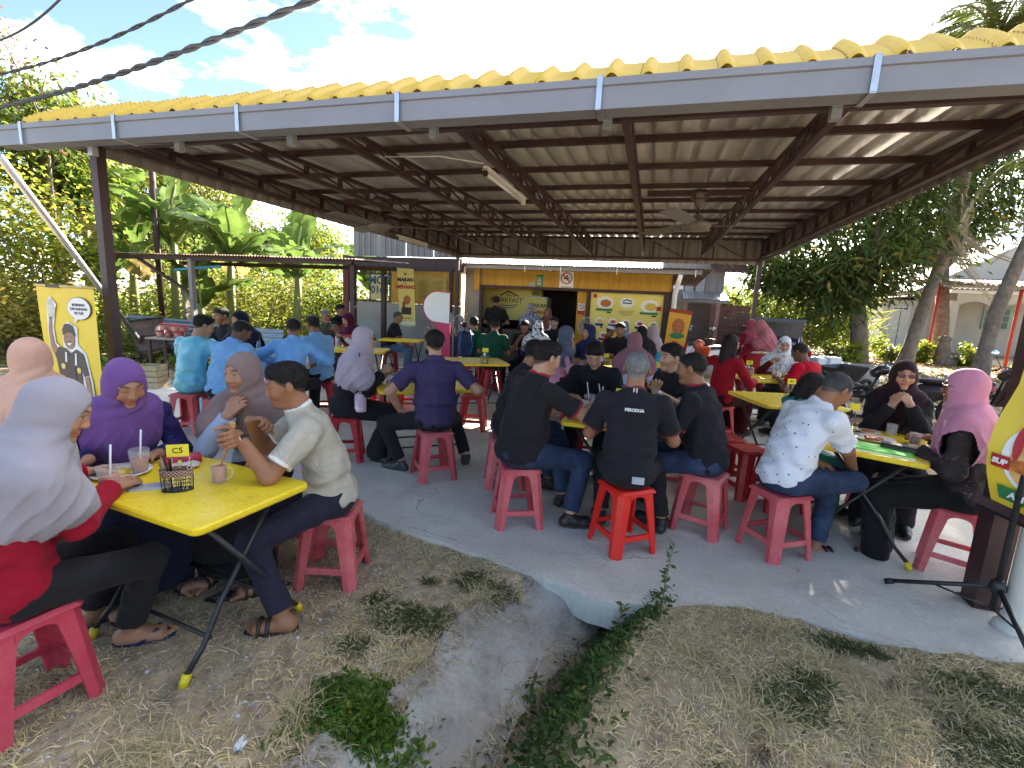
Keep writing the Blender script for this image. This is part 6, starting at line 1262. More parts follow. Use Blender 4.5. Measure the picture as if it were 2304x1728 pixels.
person('woman in peach headscarf and white floral blouse, seen from behind at the photo edge', (-3.38, 1.82), 58, 0, GZ, lean=0.2, head=(-0.1, 0.1, 0), skin='f', top=(0.75, 0.72, 0.72), sleeve='long', bottom='skirt', bcol=BLK, hijab=rgb('#d3a58f'), cape=0.85, collar=False, hl=dict(to=(-0.1, 0.3, 0.75)), hr=dict(to=(0.1, 0.32, 0.75)),
       topmat=pattern_mat('white_floral', (0.74, 0.72, 0.72), rgb('#5a6fb0'), 22, 'noise', 0.60, rgb('#c98c9c')))
person('woman in mauve headscarf with one hand raised to her mouth', (-2.30, 2.36), -158, 0, GZ, sc=0.99, lean=0.30, head=(-0.42, 0.08, 0), hr=dict(to=(0.05, 0.30, 0.965), d=(-0.55, -0.05, 0.72), n=(-0.3, -0.9, 0), curl=0.55, pole=(0.35, 0.5, -1)), hl=dict(to=(-0.18, 0.36, 0.74)), skin='f', top=rgb('#8fa0bd'), sleeve='long', bottom='skirt', bcol=BLK, hijab=rgb('#86706c'), cape=1.2, shoe='sandal', collar=False,
       topmat=pattern_mat('pale_blue_stripe', rgb('#8c9dbb'), rgb('#b6c2d4'), 60, 'wave'))
r = person('man in beige polo shirt tearing flatbread over a mug of milk tea', (-1.66, 2.20), 132, 0, GZ, lean=0.36, head=(0.08, 0.22, 0), hl=dict(w=(-1.87, 1.78, 0.90), d=(-0.85, 0.15, 0.10), n=(0.2, 0.9, -0.2), curl=0.95, pole=(-0.5, 0.1, -1)), hr=dict(w=(-1.98, 1.97, 0.92), d=(-0.5, -0.7, 0.1), n=(-0.6, -0.4, -0.3), curl=0.95, pole=(0.6, -0.1, -1)), skin='m', top=rgb('#b3ab9b'), trim=(0.78, 0.77, 0.74), bcol=rgb('#2b2836'), hair='short', beard=1.0, eyes='down', shoe='sandal', scol=(0.035, 0.026, 0.022), wfl=(-1.60, 1.74, 0.02, -0.25), wfr=(-1.93, 1.98, 0.02, 0.2), wid=1.02, fat=0.006, hem=-0.05)
watch(r, 0)
# ---- table by the lean-to: blue shirts
GB = 'diners in sky blue at the table by the lean-to'
BLU = rgb('#7fb2e4')
person('young man in shiny turquoise tunic at the end of the blue group', (-4.88, 4.05), 12, 1, 0, lean=0.34, head=(-0.75, 0.35, 0), hl=dict(to=(-0.1, 0.4, 0.76)), hr=dict(to=(0.14, 0.42, 0.78)), skin='l', top=rgb('#74c3dc'), sleeve='long', topmat=M_satin, bcol=rgb('#74c3dc'), hair='quiff', collar=False, hem=-0.08, eyes='down')
person('man in sky blue shirt with his back to us, beside the turquoise tunic', (-4.34, 3.98), 6, 1, 0, lean=0.42, head=(-0.55, 0.55, 0), hl=dict(to=(-0.12, 0.42, 0.76)), hr=dict(to=(0.16, 0.42, 0.76)), skin='d', top=BLU, sleeve='long', bcol=BLK, hair='crop', wid=1.08, fat=0.02)
person('dark haired person mostly hidden behind the turquoise tunic', (-6.05, 5.7), 170, 2, 0, lean=0.15, top=BLK, skin='m')
person('woman in navy headscarf drinking through a straw at the blue table', (-5.42, 5.45), 185, 1, 0, lean=0.28, head=(-0.3, 0.12, 0), hr=dict(to=(-0.02, 0.30, 0.98), d=(-0.5, -0.1, 0.5), curl=0.7, pole=(0.6, 0.3, -1)), hl=dict(to=(-0.12, 0.36, 0.78)), skin='f', top=rgb('#6fb6d6'), sleeve='long', bottom='skirt', hijab=rgb('#141628'), cape=1.3, collar=False)
person('man in sky blue shirt leaning his elbows wide on the table, seen from behind', (-3.98, 4.55), 18, 1, 0, lean=0.30, head=(0.25, 0.3, 0), hl=dict(to=(-0.26, 0.30, 0.76), pole=(-1, -0.2, -0.3)), hr=dict(to=(0.22, 0.34, 0.76), pole=(1, -0.2, -0.3)), skin='m', top=BLU, sleeve='long', bcol=BLK, hair='crop', wid=1.1, fat=0.015)
person('man in sky blue shirt in profile at the far side of the blue group', (-4.18, 5.38), 72, 1, 0, lean=0.28, head=(0.15, 0.2, 0), hl=dict(to=(-0.14, 0.38, 0.78)), hr=dict(to=(0.14, 0.4, 0.78)), skin='m', top=rgb('#86b0da'), sleeve='long', bcol=BLK, hair='crop', wid=1.05)
person('grey haired man in camouflage shirt behind the blue shirts', (-5.72, 7.45), -120, 2, 0, lean=0.12, head=(0.1, 0.1, 0), hair='crop', hcol=(0.13, 0.13, 0.13), top=rgb('#4d5042'), glasses='clear', skin='m', topmat=pattern_mat('camouflage', rgb('#4c4f42'), rgb('#23241f'), 22, 'noise', 0.55), hl=dict(to=(-0.1, 0.3, 0.95), curl=0.8), hr=dict(to=(0.15, 0.3, 0.8)))
person('man in black shirt raising a phone beside the red post', (-6.9, 9.5), -95, 2, 0, lean=0.05, sc=1.06, head=(0.2, 0.1, 0), top=BLK, skin='m', hr=dict(to=(0.1, 0.36, 1.05), curl=0.8), hl=dict(to=(-0.1, 0.3, 0.8)))
person('woman in maroon headscarf and white sleeves reading a red phone', (-4.97, 7.32), 165, 2, 0, lean=0.22, head=(0, 0.4, 0), hl=dict(to=(-0.09, 0.30, 0.88), curl=0.6), hr=dict(to=(0.09, 0.30, 0.88), curl=0.6), skin='f', top=(0.62, 0.60, 0.58), sleeve='long', bottom='skirt', hijab=rgb('#4d1830'), cape=1.1, collar=False, eyes='down')
person('man in black tee and jeans sitting sideways under the hanging banner', (-5.44, 9.3), -72, 2, 0, lean=0.3, head=(-0.1, 0.1, 0), hair='crop', hcol=(0.06, 0.06, 0.06), top=BLK, bcol=rgb('#5f7fa3'), botmat=M_denim, skin='m', hl=dict(to=(-0.1, 0.4, 0.62)), hr=dict(to=(0.1, 0.42, 0.6)), collar=False)
person('woman in dark floral headscarf half hidden by the pink stand', (-4.25, 9.05), -140, 2, 0, lean=0.3, head=(0.2, 0.3, 0.1), hijab=rgb('#8a756a'), hjmat=pattern_mat('floral_scarf', rgb('#8f7b6e'), rgb('#1d1a20'), 12, 'noise', 0.56), top=BLK, sleeve='long', bottom='skirt', skin='f', hr=dict(to=(0.05, 0.3, 1.0), curl=0.8), collar=False)
# ---- table C4
r = person('woman in pale lilac headscarf and sunglasses sipping at table C4', (-2.78, 3.92), -55, 0, 0, lean=0.34, head=(-0.05, 0.02, 0), hl=dict(w=(-2.50, 4.17, 0.84), d=(0.5, 0.5, 0.6), curl=0.7, n=(0.7, -0.5, 0)), hr=dict(w=(-2.50, 4.10, 0.86), d=(0.4, 0.6, 0.5), curl=0.8, n=(-0.4, 0.7, 0)), skin='l', top=BLK, sleeve='long', bottom='skirt', bcol=BLK, hijab=rgb('#a99ba4'), cape=1.5, glasses='dark', shoe='sneaker', wfl=(-2.52, 4.05, 0.085), wfr=(-2.42, 3.92, 0.085, -0.6), collar=False, fem=True)
person('man in purple checked shirt with his back to us at table C4', (-1.78, 3.84), 36, 0, 0, lean=0.16, head=(0.12, 0.1, 0), hl=dict(to=(-0.30, 0.16, 0.60), pole=(-1, -0.3, -0.4)), hr=dict(w=(-1.50, 4.22, 0.78), pole=(0.7, -0.5, -0.7)), skin='l', top=rgb('#3b2f55'), bcol=BLK, wid=1.13, fat=0.035, hair='short', shoe='sneaker', scol=(0.035, 0.036, 0.04), wfl=(-2.10, 3.80, 0.085, 0.9), wfr=(-1.62, 4.22, 0.085, -0.3), kl=(-0.8, 0.6, 0.8), hem=-0.01,
       topmat=pattern_mat('purple_check', rgb('#35294e'), rgb('#3c3058'), 60, 'grid'))
# ---- behind: green pair and backpack
person('person in dark cap and green jersey wearing a blue backpack', (-3.12, 8.35), 25, 2, 0, lean=0.25, top=rgb('#1f5a44'), hair='quiff', skin='m', hl=dict(to=(-0.1, 0.4, 0.78)), hr=dict(to=(0.1, 0.4, 0.78)), collar=False)
person('broad backed man in dark green shirt beside the backpack', (-2.62, 7.95), 8, 2, 0, lean=0.2, top=rgb('#1d4a38'), hair='crop', skin='m', wid=1.12, fat=0.02, head=(-0.2, 0.25, 0))
person('man in black standing at the kitchen counter with his back turned', (-3.58, 11.0), 15, 2, 0, standing=True, sc=1.06, lean=0.06, top=BLK, hair='short', skin='m', hl=dict(to=(-0.15, 0.35, 1.05)), hr=dict(to=(0.2, 0.3, 1.1)))
person('standing woman in blue patterned headscarf by the fridge', (-2.79, 11.25), -150, 2, 0, standing=True, sc=0.97, top=DNV, sleeve='long', bottom='skirt', hijab=rgb('#7a86a0'), hjmat=pattern_mat('blue_scarf', rgb('#9aa4b8'), rgb('#39456a'), 14, 'noise', 0.5), skin='f', hl=dict(to=(-0.15, 0.28, 1.0)), hr=dict(to=(0.15, 0.28, 1.0)), collar=False)
person('standing kitchen worker in rust headscarf and white apron', (-2.35, 11.45), 170, 2, 0, standing=True, sc=0.93, top=rgb('#5d3530'), sleeve='long', bottom='skirt', bcol=BLK, hijab=rgb('#7d4f48'), skin='f', cape=0.7, hl=dict(to=(-0.12, 0.28, 0.95)), hr=dict(to=(0.12, 0.28, 0.95)), collar=False,
       extra=lambda r: MB().bbox((0, 0.155, 1.02), (0.30, 0.02, 0.45), 0.008).build('apron', M_wht, r['T']))
person('man in glasses and dark shirt eating behind the glare', (-2.26, 8.95), 178, 2, 0, lean=0.3, head=(0.2, 0.4, 0), top=BLK, glasses='clear', skin='m', hr=dict(to=(0.05, 0.32, 0.95), curl=0.8))
person('woman in black and white patterned headscarf seen from behind', (-1.90, 8.25), 5, 2, 0, lean=0.2, head=(0, 0.2, 0), hijab=(0.7, 0.7, 0.7), hjmat=pattern_mat('black_white_scarf', (0.72, 0.71, 0.72), (0.025, 0.025, 0.03), 13, 'noise', 0.5), top=rgb('#3b2a5c'), sleeve='long', bottom='skirt', cape=1.2, skin='f', collar=False)
person('young man in black looking towards the camera in the kitchen doorway', (-1.96, 10.2), 172, 2, 0, lean=0.1, sc=1.02, top=BLK, hair='quiff', skin='l', head=(0.1, 0.0, 0))
# ---- table B5
GP = 'men in black polo shirts around table B5'
r = person('man with glasses in navy and black jersey at the corner of table B5', (-1.12, 3.92), -70, 0, 0, lean=0.34, head=(-0.12, 0.36, 0), hl=dict(to=(-0.08, 0.42, 0.76)), hr=dict(to=(0.12, 0.40, 0.77)), skin='m', top=BLK, sleeve='long', bcol=DEN, botmat=M_denim, glasses='clear', hair='short', wid=1.06, fat=0.02, hem=-0.03, eyes='down')
r = person('heavy man in black polo and jeans eating with his back turned to us', (-0.83, 3.25), -42, 0, 0, sc=1.04, lean=0.30, head=(-0.1, 0.25, 0), hl=dict(to=(-0.06, 0.40, 0.80)), hr=dict(w=(-0.36, 3.56, 0.87), d=(0.1, 0.8, 0.3), curl=0.9, pole=(1, -0.3, -0.6)), skin='l', top=BLK, trim=(0.35, 0.03, 0.04), bcol=DEN2, botmat=M_denim, hair='short', wid=1.14, fat=0.05, shoe='shoe', scol=(0.02, 0.017, 0.016), wfr=(-0.43, 3.27, 0.085, -0.5), wfl=(-0.55, 3.62, 0.085), hem=-0.05)
man_c = person('grey haired man in black work polo with his back to us in the centre', (-0.045, 3.14), 4, 0, 0, lean=0.14, head=(-0.12, 0.06, 0), hl=dict(to=(-0.16, 0.36, 0.77)), hr=dict(to=(0.18, 0.36, 0.77)), skin='m', top=rgb('#26252a'), trim=(0.22, 0.05, 0.06), bcol=BLK, hair='crop', hcol=(0.17, 0.17, 0.165), wid=1.08, fat=0.012, shoe='shoe', wfl=(-0.22, 3.42, 0.085), wfr=(0.22, 3.45, 0.085), hem=0.05)
P0_, P1_, P2_, P3_ = man_c['P']; CHm = man_c['CH']
b_ = P2_ + CHm @ np.array((0.0, -0.152, 0.062)); Rr = [CHm[:, 0], CHm[:, 2], -CHm[:, 1]]
text_mesh('back_lettering', 'PERODUA', 0.026, mat('white_stitching', (0.65, 0.65, 0.65)), man_c['T'], tuple(b_), Rr, bold=0.0015, ext=0.004)
for k_, c_ in ((-1, M_wht), (0, M_red), (1, M_wht)): MB().tube([P3_ + CHm @ np.array((k_*0.009, -0.0835, 0.004)), P3_ + CHm @ np.array((k_*0.009, -0.078, 0.046))], 0.0042, 6).build('collar_stripe', c_, man_c['T'])
MB().box(tuple(np.array((0.06, -0.168, 0.535))), (0.075, 0.012, 0.045)).build('belt_card', mat('card_holder', (0.42, 0.43, 0.46), rough=0.25), man_c['T'])
person('man in black polo looking down at his plate across table B5', (-0.46, 4.78), 178, 0, 0, lean=0.40, head=(0.08, 0.55, 0), hl=dict(to=(-0.16, 0.42, 0.77), curl=0.7), hr=dict(to=(0.16, 0.42, 0.77), curl=0.7), skin='l', top=BLK, hair='quiff', wid=1.1, fat=0.025, eyes='down', collar=True)
r = person('man in black polo resting his chin by his watch at table B5', (0.34, 4.46), 128, 0, 0, lean=0.28, head=(-0.1, 0.05, 0), hl=dict(w=(0.10, 3.92, 0.96), d=(-0.3, 0.2, 0.8), curl=0.7, pole=(-0.5, -0.6, -0.8)), hr=dict(to=(0.1, 0.42, 0.77)), skin='l', top=BLK, hair='quiff', wid=1.06, fat=0.015)
watch(r, 0, (0.06, 0.03, 0.02), (0.8, 0.8, 0.78))
person('man with cropped hair in black polo seated in profile at table B5', (0.50, 3.64), 68, 0, 0, lean=0.30, head=(0.12, 0.15, 0), hl=dict(to=(-0.10, 0.40, 0.76)), hr=dict(to=(0.10, 0.38, 0.75)), skin='m', top=rgb('#252329'), trim=(0.35, 0.03, 0.04), bcol=DEN2, botmat=M_denim, hair='crop', wid=1.12, fat=0.03, wfl=(0.18, 3.55, 0.085), wfr=(0.2, 3.9, 0.085), hem=-0.03)
# ---- rows behind B5
person('woman in slate grey headscarf with pink blouse turned in profile', (-1.18, 6.6), -75, 1, 0, lean=0.14, head=(0, 0.05, 0), hijab=rgb('#565a6c'), top=rgb('#c98fa4'), sleeve='long', bottom='skirt', skin='l', cape=1.0, collar=False)
person('woman in navy headscarf and striped blouse gesturing with one hand', (-0.84, 7.6), 150, 1, 0, lean=0.14, head=(-0.2, 0.05, 0), hijab=rgb('#262c52'), top=DNV, sleeve='long', bottom='skirt', skin='l', hr=dict(to=(0.10, 0.34, 0.98), d=(0.1, 0.2, 0.9), curl=0.2, n=(0, 1, 0)), hl=dict(to=(-0.12, 0.34, 0.78)), collar=False, topmat=pattern_mat('navy_stripe', rgb('#1c2244'), (0.6, 0.6, 0.64), 55, 'wave'))
person('boy in white skull cap and red shirt by the menu poster', (-0.80, 9.85), -80, 2, 0, sc=0.86, seat=0.5, lean=0.08, hair='cap', top=RED, skin='m')
person('man in black shirt facing us in front of the menu poster', (-0.47, 8.8), 176, 2, 0, lean=0.2, head=(0, 0.15, 0), sc=1.04, top=BLK, hair='quiff', skin='m', hl=dict(to=(-0.14, 0.36, 0.80), curl=0.8), hr=dict(to=(0.14, 0.36, 0.80), curl=0.8), wid=1.08)
person('woman in dusty rose headscarf hidden behind the grey haired man', (-0.13, 6.15), 8, 1, 0, lean=0.22, head=(0, 0.25, 0), hijab=rgb('#8d6068'), top=rgb('#b9bcd6'), sleeve='long', bottom='skirt', skin='l', cape=1.0, collar=False)
person('woman in black headscarf with her back turned near the menu poster', (-0.07, 8.75), 20, 2, 0, lean=0.15, hijab=BLK, top=BLK, sleeve='long', bottom='skirt', skin='l', collar=False)
person('woman in pale striped headscarf and turquoise blouse by the orange banner', (0.18, 9.4), 60, 2, 0, lean=0.15, hijab=rgb('#bda3a6'), top=rgb('#2f9ab8'), sleeve='long', bottom='skirt', skin='l', cape=0.7, collar=False)
person('woman in grey blue patterned headscarf behind the man at the poster', (-0.41, 9.95), 100, 2, 0, lean=0.1, hijab=rgb('#7f8798'), hjmat=pattern_mat('grey_scarf', rgb('#8f95a4'), rgb('#3c4458'), 15, 'noise', 0.52), top=rgb('#3a4a5c'), sleeve='long', bottom='skirt', skin='l', collar=False)
# ---- right side
person('woman with long dark hair in a red dress, back to us', (0.97, 6.55), -38, 1, 0, lean=0.16, head=(-0.15, 0.1, 0), hair='long', hcol=(0.022, 0.014, 0.014), top=rgb('#8f1622'), sleeve='long', bottom='skirt', bcol=rgb('#3a0f14'), fem=True, skin='f', hl=dict(to=(-0.38, 0.12, 0.72), pole=(-1, 0, -0.2)), hr=dict(to=(0.22, 0.36, 0.77)), collar=False, sc=1.02)
person('standing worker in maroon uniform and red apron behind the maroon post', (1.86, 9.6), 20, 1, 0, standing=True, sc=0.92, top=rgb('#7d1c2c'), sleeve='long', bottom='trousers', bcol=rgb('#8e1a22'), hijab=rgb('#a04a58'), cape=0.6, skin='f', hl=dict(to=(-0.3, 0.2, 0.95)), hr=dict(to=(0.15, 0.3, 0.95)), collar=False,
       extra=lambda r: (MB().bbox((0, -0.15, 0.72), (0.36, 0.02, 0.40), 0.008).build('apron', mat('red_apron', rgb('#a81f24'), rough=0.8), r['T']), MB().box((0, -0.155, 0.95), (0.34, 0.02, 0.03)).build('apron_string', M_wht, r['T'])))
person('worker in maroon uniform and long dusky pink scarf bending to serve', (2.10, 9.1), 75, 1, 0, standing=True, sc=0.95, lean=0.42, head=(0.1, 0.5, 0), top=rgb('#7d1c2c'), sleeve='long', bottom='trousers', bcol=rgb('#5d1620'), hijab=rgb('#a5626a'), cape=1.6, skin='f', hl=dict(to=(-0.1, 0.55, 0.86)), hr=dict(to=(0.1, 0.55, 0.86)), collar=False)
person('woman in white and blue headscarf and glasses with a hand at her chin', (2.00, 8.05), 165, 1, 0, lean=0.26, head=(0.1, 0.15, 0), hijab=(0.62, 0.64, 0.7), hjmat=pattern_mat('white_blue_scarf', (0.66, 0.67, 0.72), rgb('#4a5f9a'), 16, 'noise', 0.56), top=rgb('#5a1a22'), sleeve='long', bottom='skirt', glasses='clear', skin='l', hr=dict(to=(0.12, 0.34, 0.95), curl=0.9), hl=dict(to=(-0.1, 0.36, 0.78)), collar=False)
person('man in bright red tee shirt bent over the table A4', (2.12, 6.85), 42, 1, 0, lean=0.42, head=(0.25, 0.4, 0), top=rgb('#b01226'), hair='crop', skin='d', wid=1.08, fat=0.015, collar=False, hl=dict(to=(-0.14, 0.40, 0.77)), hr=dict(to=(0.16, 0.40, 0.77)))
person('girl with long dark hair in a sea green dress half hidden by the white shirt', (1.18, 4.32), -70, 1, 0, sc=0.84, seat=0.445, lean=0.30, head=(-0.2, 0.4, 0), hair='long', hcol=(0.02, 0.014, 0.013), top=rgb('#3f8f7f'), sleeve='short', bottom='skirt', bcol=rgb('#2f7566'), fem=True, skin='m', collar=False)
M_bird = pattern_mat('white_small_motif', (0.70, 0.71, 0.76), (0.06, 0.07, 0.13), 21, 'voronoi', 0.09)
person('man in white short sleeved shirt with small navy motifs, one leg crossed', (0.97, 3.48), -66, 0, 0, lean=0.46, head=(-0.05, 0.62, 0), hl=dict(to=(-0.08, 0.30, 0.62), curl=0.6), hr=dict(w=(1.50, 3.74, 0.52), d=(0.25, 0.1, -0.9), curl=0.35, n=(0.3, 0.9, 0), pole=(0.6, -0.4, 0.2)), skin='m', top=(0.7, 0.7, 0.75), topmat=M_bird, bcol=DEN2, botmat=M_denim, hair='crop', hcol=(0.06, 0.06, 0.06), wid=1.08, fat=0.02, eyes='down', shoe='sandal', wfr=(1.38, 3.95, 0.48, 0.9), kr=(1.0, 0.25, 0.15), wfl=(1.27, 3.60, 0.02, -0.2), hem=-0.06)
r = person('woman in dark brown headscarf and sunglasses with hands clasped at her mouth', (2.03, 4.58), 160, 0, 0, sc=0.98, lean=0.24, head=(0.12, 0.02, 0), hl=dict(to=(-0.06, 0.30, 0.985), d=(0.45, -0.05, 0.6), curl=0.95, n=(0.5, -0.5, 0), pole=(-0.35, 0.3, -1)), hr=dict(to=(0.05, 0.30, 0.965), d=(-0.3, -0.05, 0.7), curl=0.95, n=(-0.5, -0.5, 0), pole=(0.35, 0.3, -1)), skin='l', top=BLK, sleeve='long', bottom='skirt', hijab=rgb('#2a1a20'), cape=0.97, glasses='dark', collar=False)
MB().tube([tuple(r['arms'][1][3] - nrm(r['arms'][1][3] - r['arms'][1][2])*0.03 + 0.036*np.array((cos(t), sin(t)*0.7, sin(t)*0.7))) for t in np.linspace(0, 2*pi, 17)], 0.006, 6).build('bangle', M_wht, r['T'])
person('woman in candy pink headscarf and black floral dress at the photo edge', (2.07, 3.62), 58, 0, 0, lean=0.18, head=(0.05, 0.05, 0), hl=dict(w=(1.80, 3.66, 0.77), curl=0.5), hr=dict(w=(2.0, 4.0, 0.80), curl=0.7), skin='m', top=BLK, sleeve='long', topmat=pattern_mat('black_floral', (0.022, 0.015, 0.018), rgb('#7d5f60'), 34, 'noise', 0.64), bottom='skirt', bcol=(0.014, 0.013, 0.014), hijab=rgb('#c487a3'), cape=1.15, glasses='dark', hem=-0.10, wid=1.1, fat=0.02, shoe='sandal', scol=(0.05, 0.03, 0.02), wfl=(1.66, 3.66, 0.02), wfr=(1.80, 3.95, 0.02), collar=False)
# ================================================================ stools, tables and what stands on them
M_stA = rich_mat('faded_red_plastic', rgb('#c04a50'), rgb('#cf7475'), rgb('#a93f45'), 3.0, 11, 60, rough=0.52, scuff=0.25, scuffcol=rgb('#dcb0ae'), spec=0.4, bump=0.06)
M_stB = mat('bright_red_plastic', rgb('#d8281f'), rough=0.36, var=0.04, vscale=4)
M_stC = rich_mat('deep_red_plastic', rgb('#a81f26'), rgb('#b8393c'), rgb('#8d191f'), 3.0, 9, 60, rough=0.38, scuff=0.1, scuffcol=rgb('#c98a88'), spec=0.45, bump=0.05)
M_stD = rich_mat('pink_red_plastic', rgb('#ba3a4c'), rgb('#c65563'), rgb('#a33343'), 3.0, 9, 60, rough=0.46, scuff=0.15, scuffcol=rgb('#d9a5aa'), spec=0.4, bump=0.05)
def stool_proto(m):
    T = empty('plastic_stool', (0, 0, 0)); hs_ = 0.440; ht, hb = 0.138, 0.180
    MB().bbox((0, 0, hs_ - 0.011), (0.292, 0.292, 0.022), 0.016).build('seat', m, T)
    for sx in (-1, 1):
        for sy in (-1, 1):
            V = []
            for z, h, w, c, t in ((hs_ - 0.0225, ht, 0.088, 0.03, 0.014), (0.24, ht + (hb - ht)*0.46, 0.074, 0.032, 0.016), (0.0, hb, 0.062, 0.032, 0.018)):
                for (a, b) in ((h, h-w), (h, h-c), (h-c, h), (h-w, h), (h-w, h-t), (h-c-t*0.4, h-t), (h-t, h-c-t*0.4), (h-t, h-w)): V.append((sx*a, sy*b, z))
            F = [tuple(range(8)), tuple(range(16, 24))] + [(k*8+i, k*8+(i+1) % 8, k*8+8+(i+1) % 8, k*8+8+i) for k in (0, 1) for i in range(8)]
            MB().add(V, F).build('leg', m, T, fixn=True)
    for k in range(4):
        a = k*pi/2; R = Matrix.Rotation(a, 4, 'Z')
        n = 8; low = [(-0.062 + 0.124*i/n, 0.372 + 0.032*sin(pi*i/n)**0.5) for i in range(n+1)]; poly_ = low + [(0.062, 0.417), (-0.062, 0.417)]
        MB().extr(poly_, (0, 0.133, 0), (0, 0.145, 0), (1, 0, 0), (0, 0, 1)).xf(R).build('apron', m, T, fixn=True)
        V = [(-0.115, 0.148, 0.108), (0.115, 0.148, 0.108), (0.115, 0.165, 0.108), (-0.115, 0.165, 0.108), (-0.115, 0.145, 0.142), (0.115, 0.145, 0.142), (0.115, 0.161, 0.142), (-0.115, 0.161, 0.142)]
        MB().add(V, [(0,3,2,1),(4,5,6,7),(0,1,5,4),(1,2,6,5),(2,3,7,6),(3,0,4,7)]).xf(R).build('stretcher', m, T)
    return T
PR = {k: stool_proto(m) for k, m in (('A', M_stA), ('B', M_stB), ('C', M_stC), ('D', M_stD))}; used_ = set()
def stool(x, y, rz, kind, label, z=0.0):
    o = PR[kind] if kind not in used_ else copy_tree(PR[kind]); used_.add(kind); o.location = (x, y, z); o.rotation_euler = (0, 0, radians(rz)); return tag(o, label, 'stool', 'red plastic stools')
stool(-2.20, 1.06, -8, 'D', 'pink red stool under the lilac-grey headscarf woman', GZ)
stool(-1.68, 2.24, 17, 'A', 'faded red stool under the beige polo man', GZ)
stool(-2.82, 1.86, 30, 'A', 'faded red stool under the purple headscarf woman', GZ)
stool(-2.32, 2.37, 10, 'C', 'deep red stool under the mauve headscarf woman', GZ)
stool(-3.40, 1.80, 10, 'A', 'red stool under the peach headscarf woman', GZ)
stool(-0.045, 3.15, 38, 'B', 'bright glossy red stool under the grey haired man')
stool(-0.82, 3.24, 24, 'A', 'faded red stool under the heavy man in jeans')
stool(-1.12, 3.90, 20, 'A', 'faded red stool under the man with glasses at B5')
stool(0.50, 3.63, -22, 'A', 'faded red stool under the profile man at B5')
stool(0.34, 4.46, 10, 'C', 'red stool under the man with the watch at B5')
stool(-0.46, 4.78, 0, 'C', 'red stool under the man looking down at B5')
stool(0.97, 3.47, 33, 'A', 'faded red stool under the white shirt man')
stool(0.96, 4.52, 28, 'C', 'empty deep red stool behind the white shirt man'); stool(0.82, 4.86, 14, 'C', 'shiny empty red stool beside the slanting yellow table')
stool(2.07, 3.62, -28, 'A', 'faded red stool under the black floral dress'); stool(2.03, 4.60, 5, 'C', 'red stool under the dark brown headscarf woman'); stool(1.18, 4.33, 20, 'C', 'red stool under the girl in sea green')
stool(-1.78, 3.83, 42, 'A', 'faded red stool under the purple checked shirt'); stool(-2.78, 3.92, 30, 'C', 'deep red stool under the pale lilac headscarf woman')
stool(-4.88, 4.02, 20, 'A', 'faded red stool under the turquoise tunic'); stool(-4.36, 3.97, 10, 'A', 'faded red stool under the sky blue shirt beside turquoise')
stool(-3.98, 4.53, 14, 'C', 'deep red stool under the middle sky blue shirt'); stool(-5.42, 5.5, 0, 'C', 'red stool under the navy headscarf drinker'); stool(-4.18, 5.38, 30, 'C', 'red stool under the profile man in sky blue'); stool(-3.55, 5.75, 8, 'C', 'empty red stool behind the pale lilac headscarf'); stool(-3.25, 6.1, 20, 'C', 'empty red stool next to table C3 edge')
for (x, y, k, l) in ((-6.05, 5.7, 'C', 'red stool under the hidden dark haired person'), (-5.72, 7.45, 'C', 'red stool under the camouflage shirt'), (-6.9, 9.5, 'C', 'red stool under the man with the phone'), (-4.97, 7.3, 'C', 'red stool under the maroon headscarf woman'), (-5.44, 9.3, 'C', 'red stool under the black tee and jeans man'), (-4.25, 9.05, 'C', 'red stool behind the pink stand'),
                     (-3.12, 8.35, 'C', 'red stool under the backpack wearer'), (-2.62, 7.95, 'C', 'red stool under the dark green shirt'), (-2.26, 8.95, 'C', 'red stool under the glasses man in the glare'), (-1.90, 8.25, 'C', 'red stool under the black and white headscarf'), (-1.96, 10.2, 'C', 'red stool under the young man in the doorway'),
                     (-1.18, 6.6, 'C', 'red stool under the slate headscarf woman'), (-0.84, 7.6, 'C', 'red stool under the striped blouse woman'), (-0.47, 8.8, 'C', 'red stool under the man facing us'), (-0.13, 6.15, 'C', 'red stool under the dusty rose headscarf'), (-0.07, 8.75, 'C', 'red stool under the black headscarf woman'), (0.18, 9.4, 'C', 'red stool under the turquoise blouse'), (-0.41, 9.95, 'C', 'red stool under the grey blue headscarf'), (-0.80, 9.85, 'C', 'red stool under the boy in the skull cap'),
                     (0.97, 6.55, 'C', 'red stool under the red dress'), (2.0, 8.08, 'C', 'red stool under the white and blue headscarf'), (2.12, 6.83, 'C', 'red stool under the bright red tee'), (-2.05, 5.55, 'C', 'red stool tucked under the empty yellow table'), (-1.55, 6.0, 'C', 'second red stool at the empty yellow table')):
    stool(x, y, (x*37) % 45, k, l)
M_ytop = rich_mat('yellow_table_plastic', rgb('#ecca1c'), rgb('#f0d53e'), rgb('#d3b21c'), 1.8, 5, 50, rough=0.36, scuff=0.28, scuffcol=rgb('#8a7224'), spec=0.5, rvar=0.12, bump=0.05)
M_cap_y = mat('yellow_foot_cap', rgb('#d8c02a'), rough=0.5)
M_tube = mat('black_table_tube', (0.022, 0.022, 0.024), rough=0.35, var=0.15)
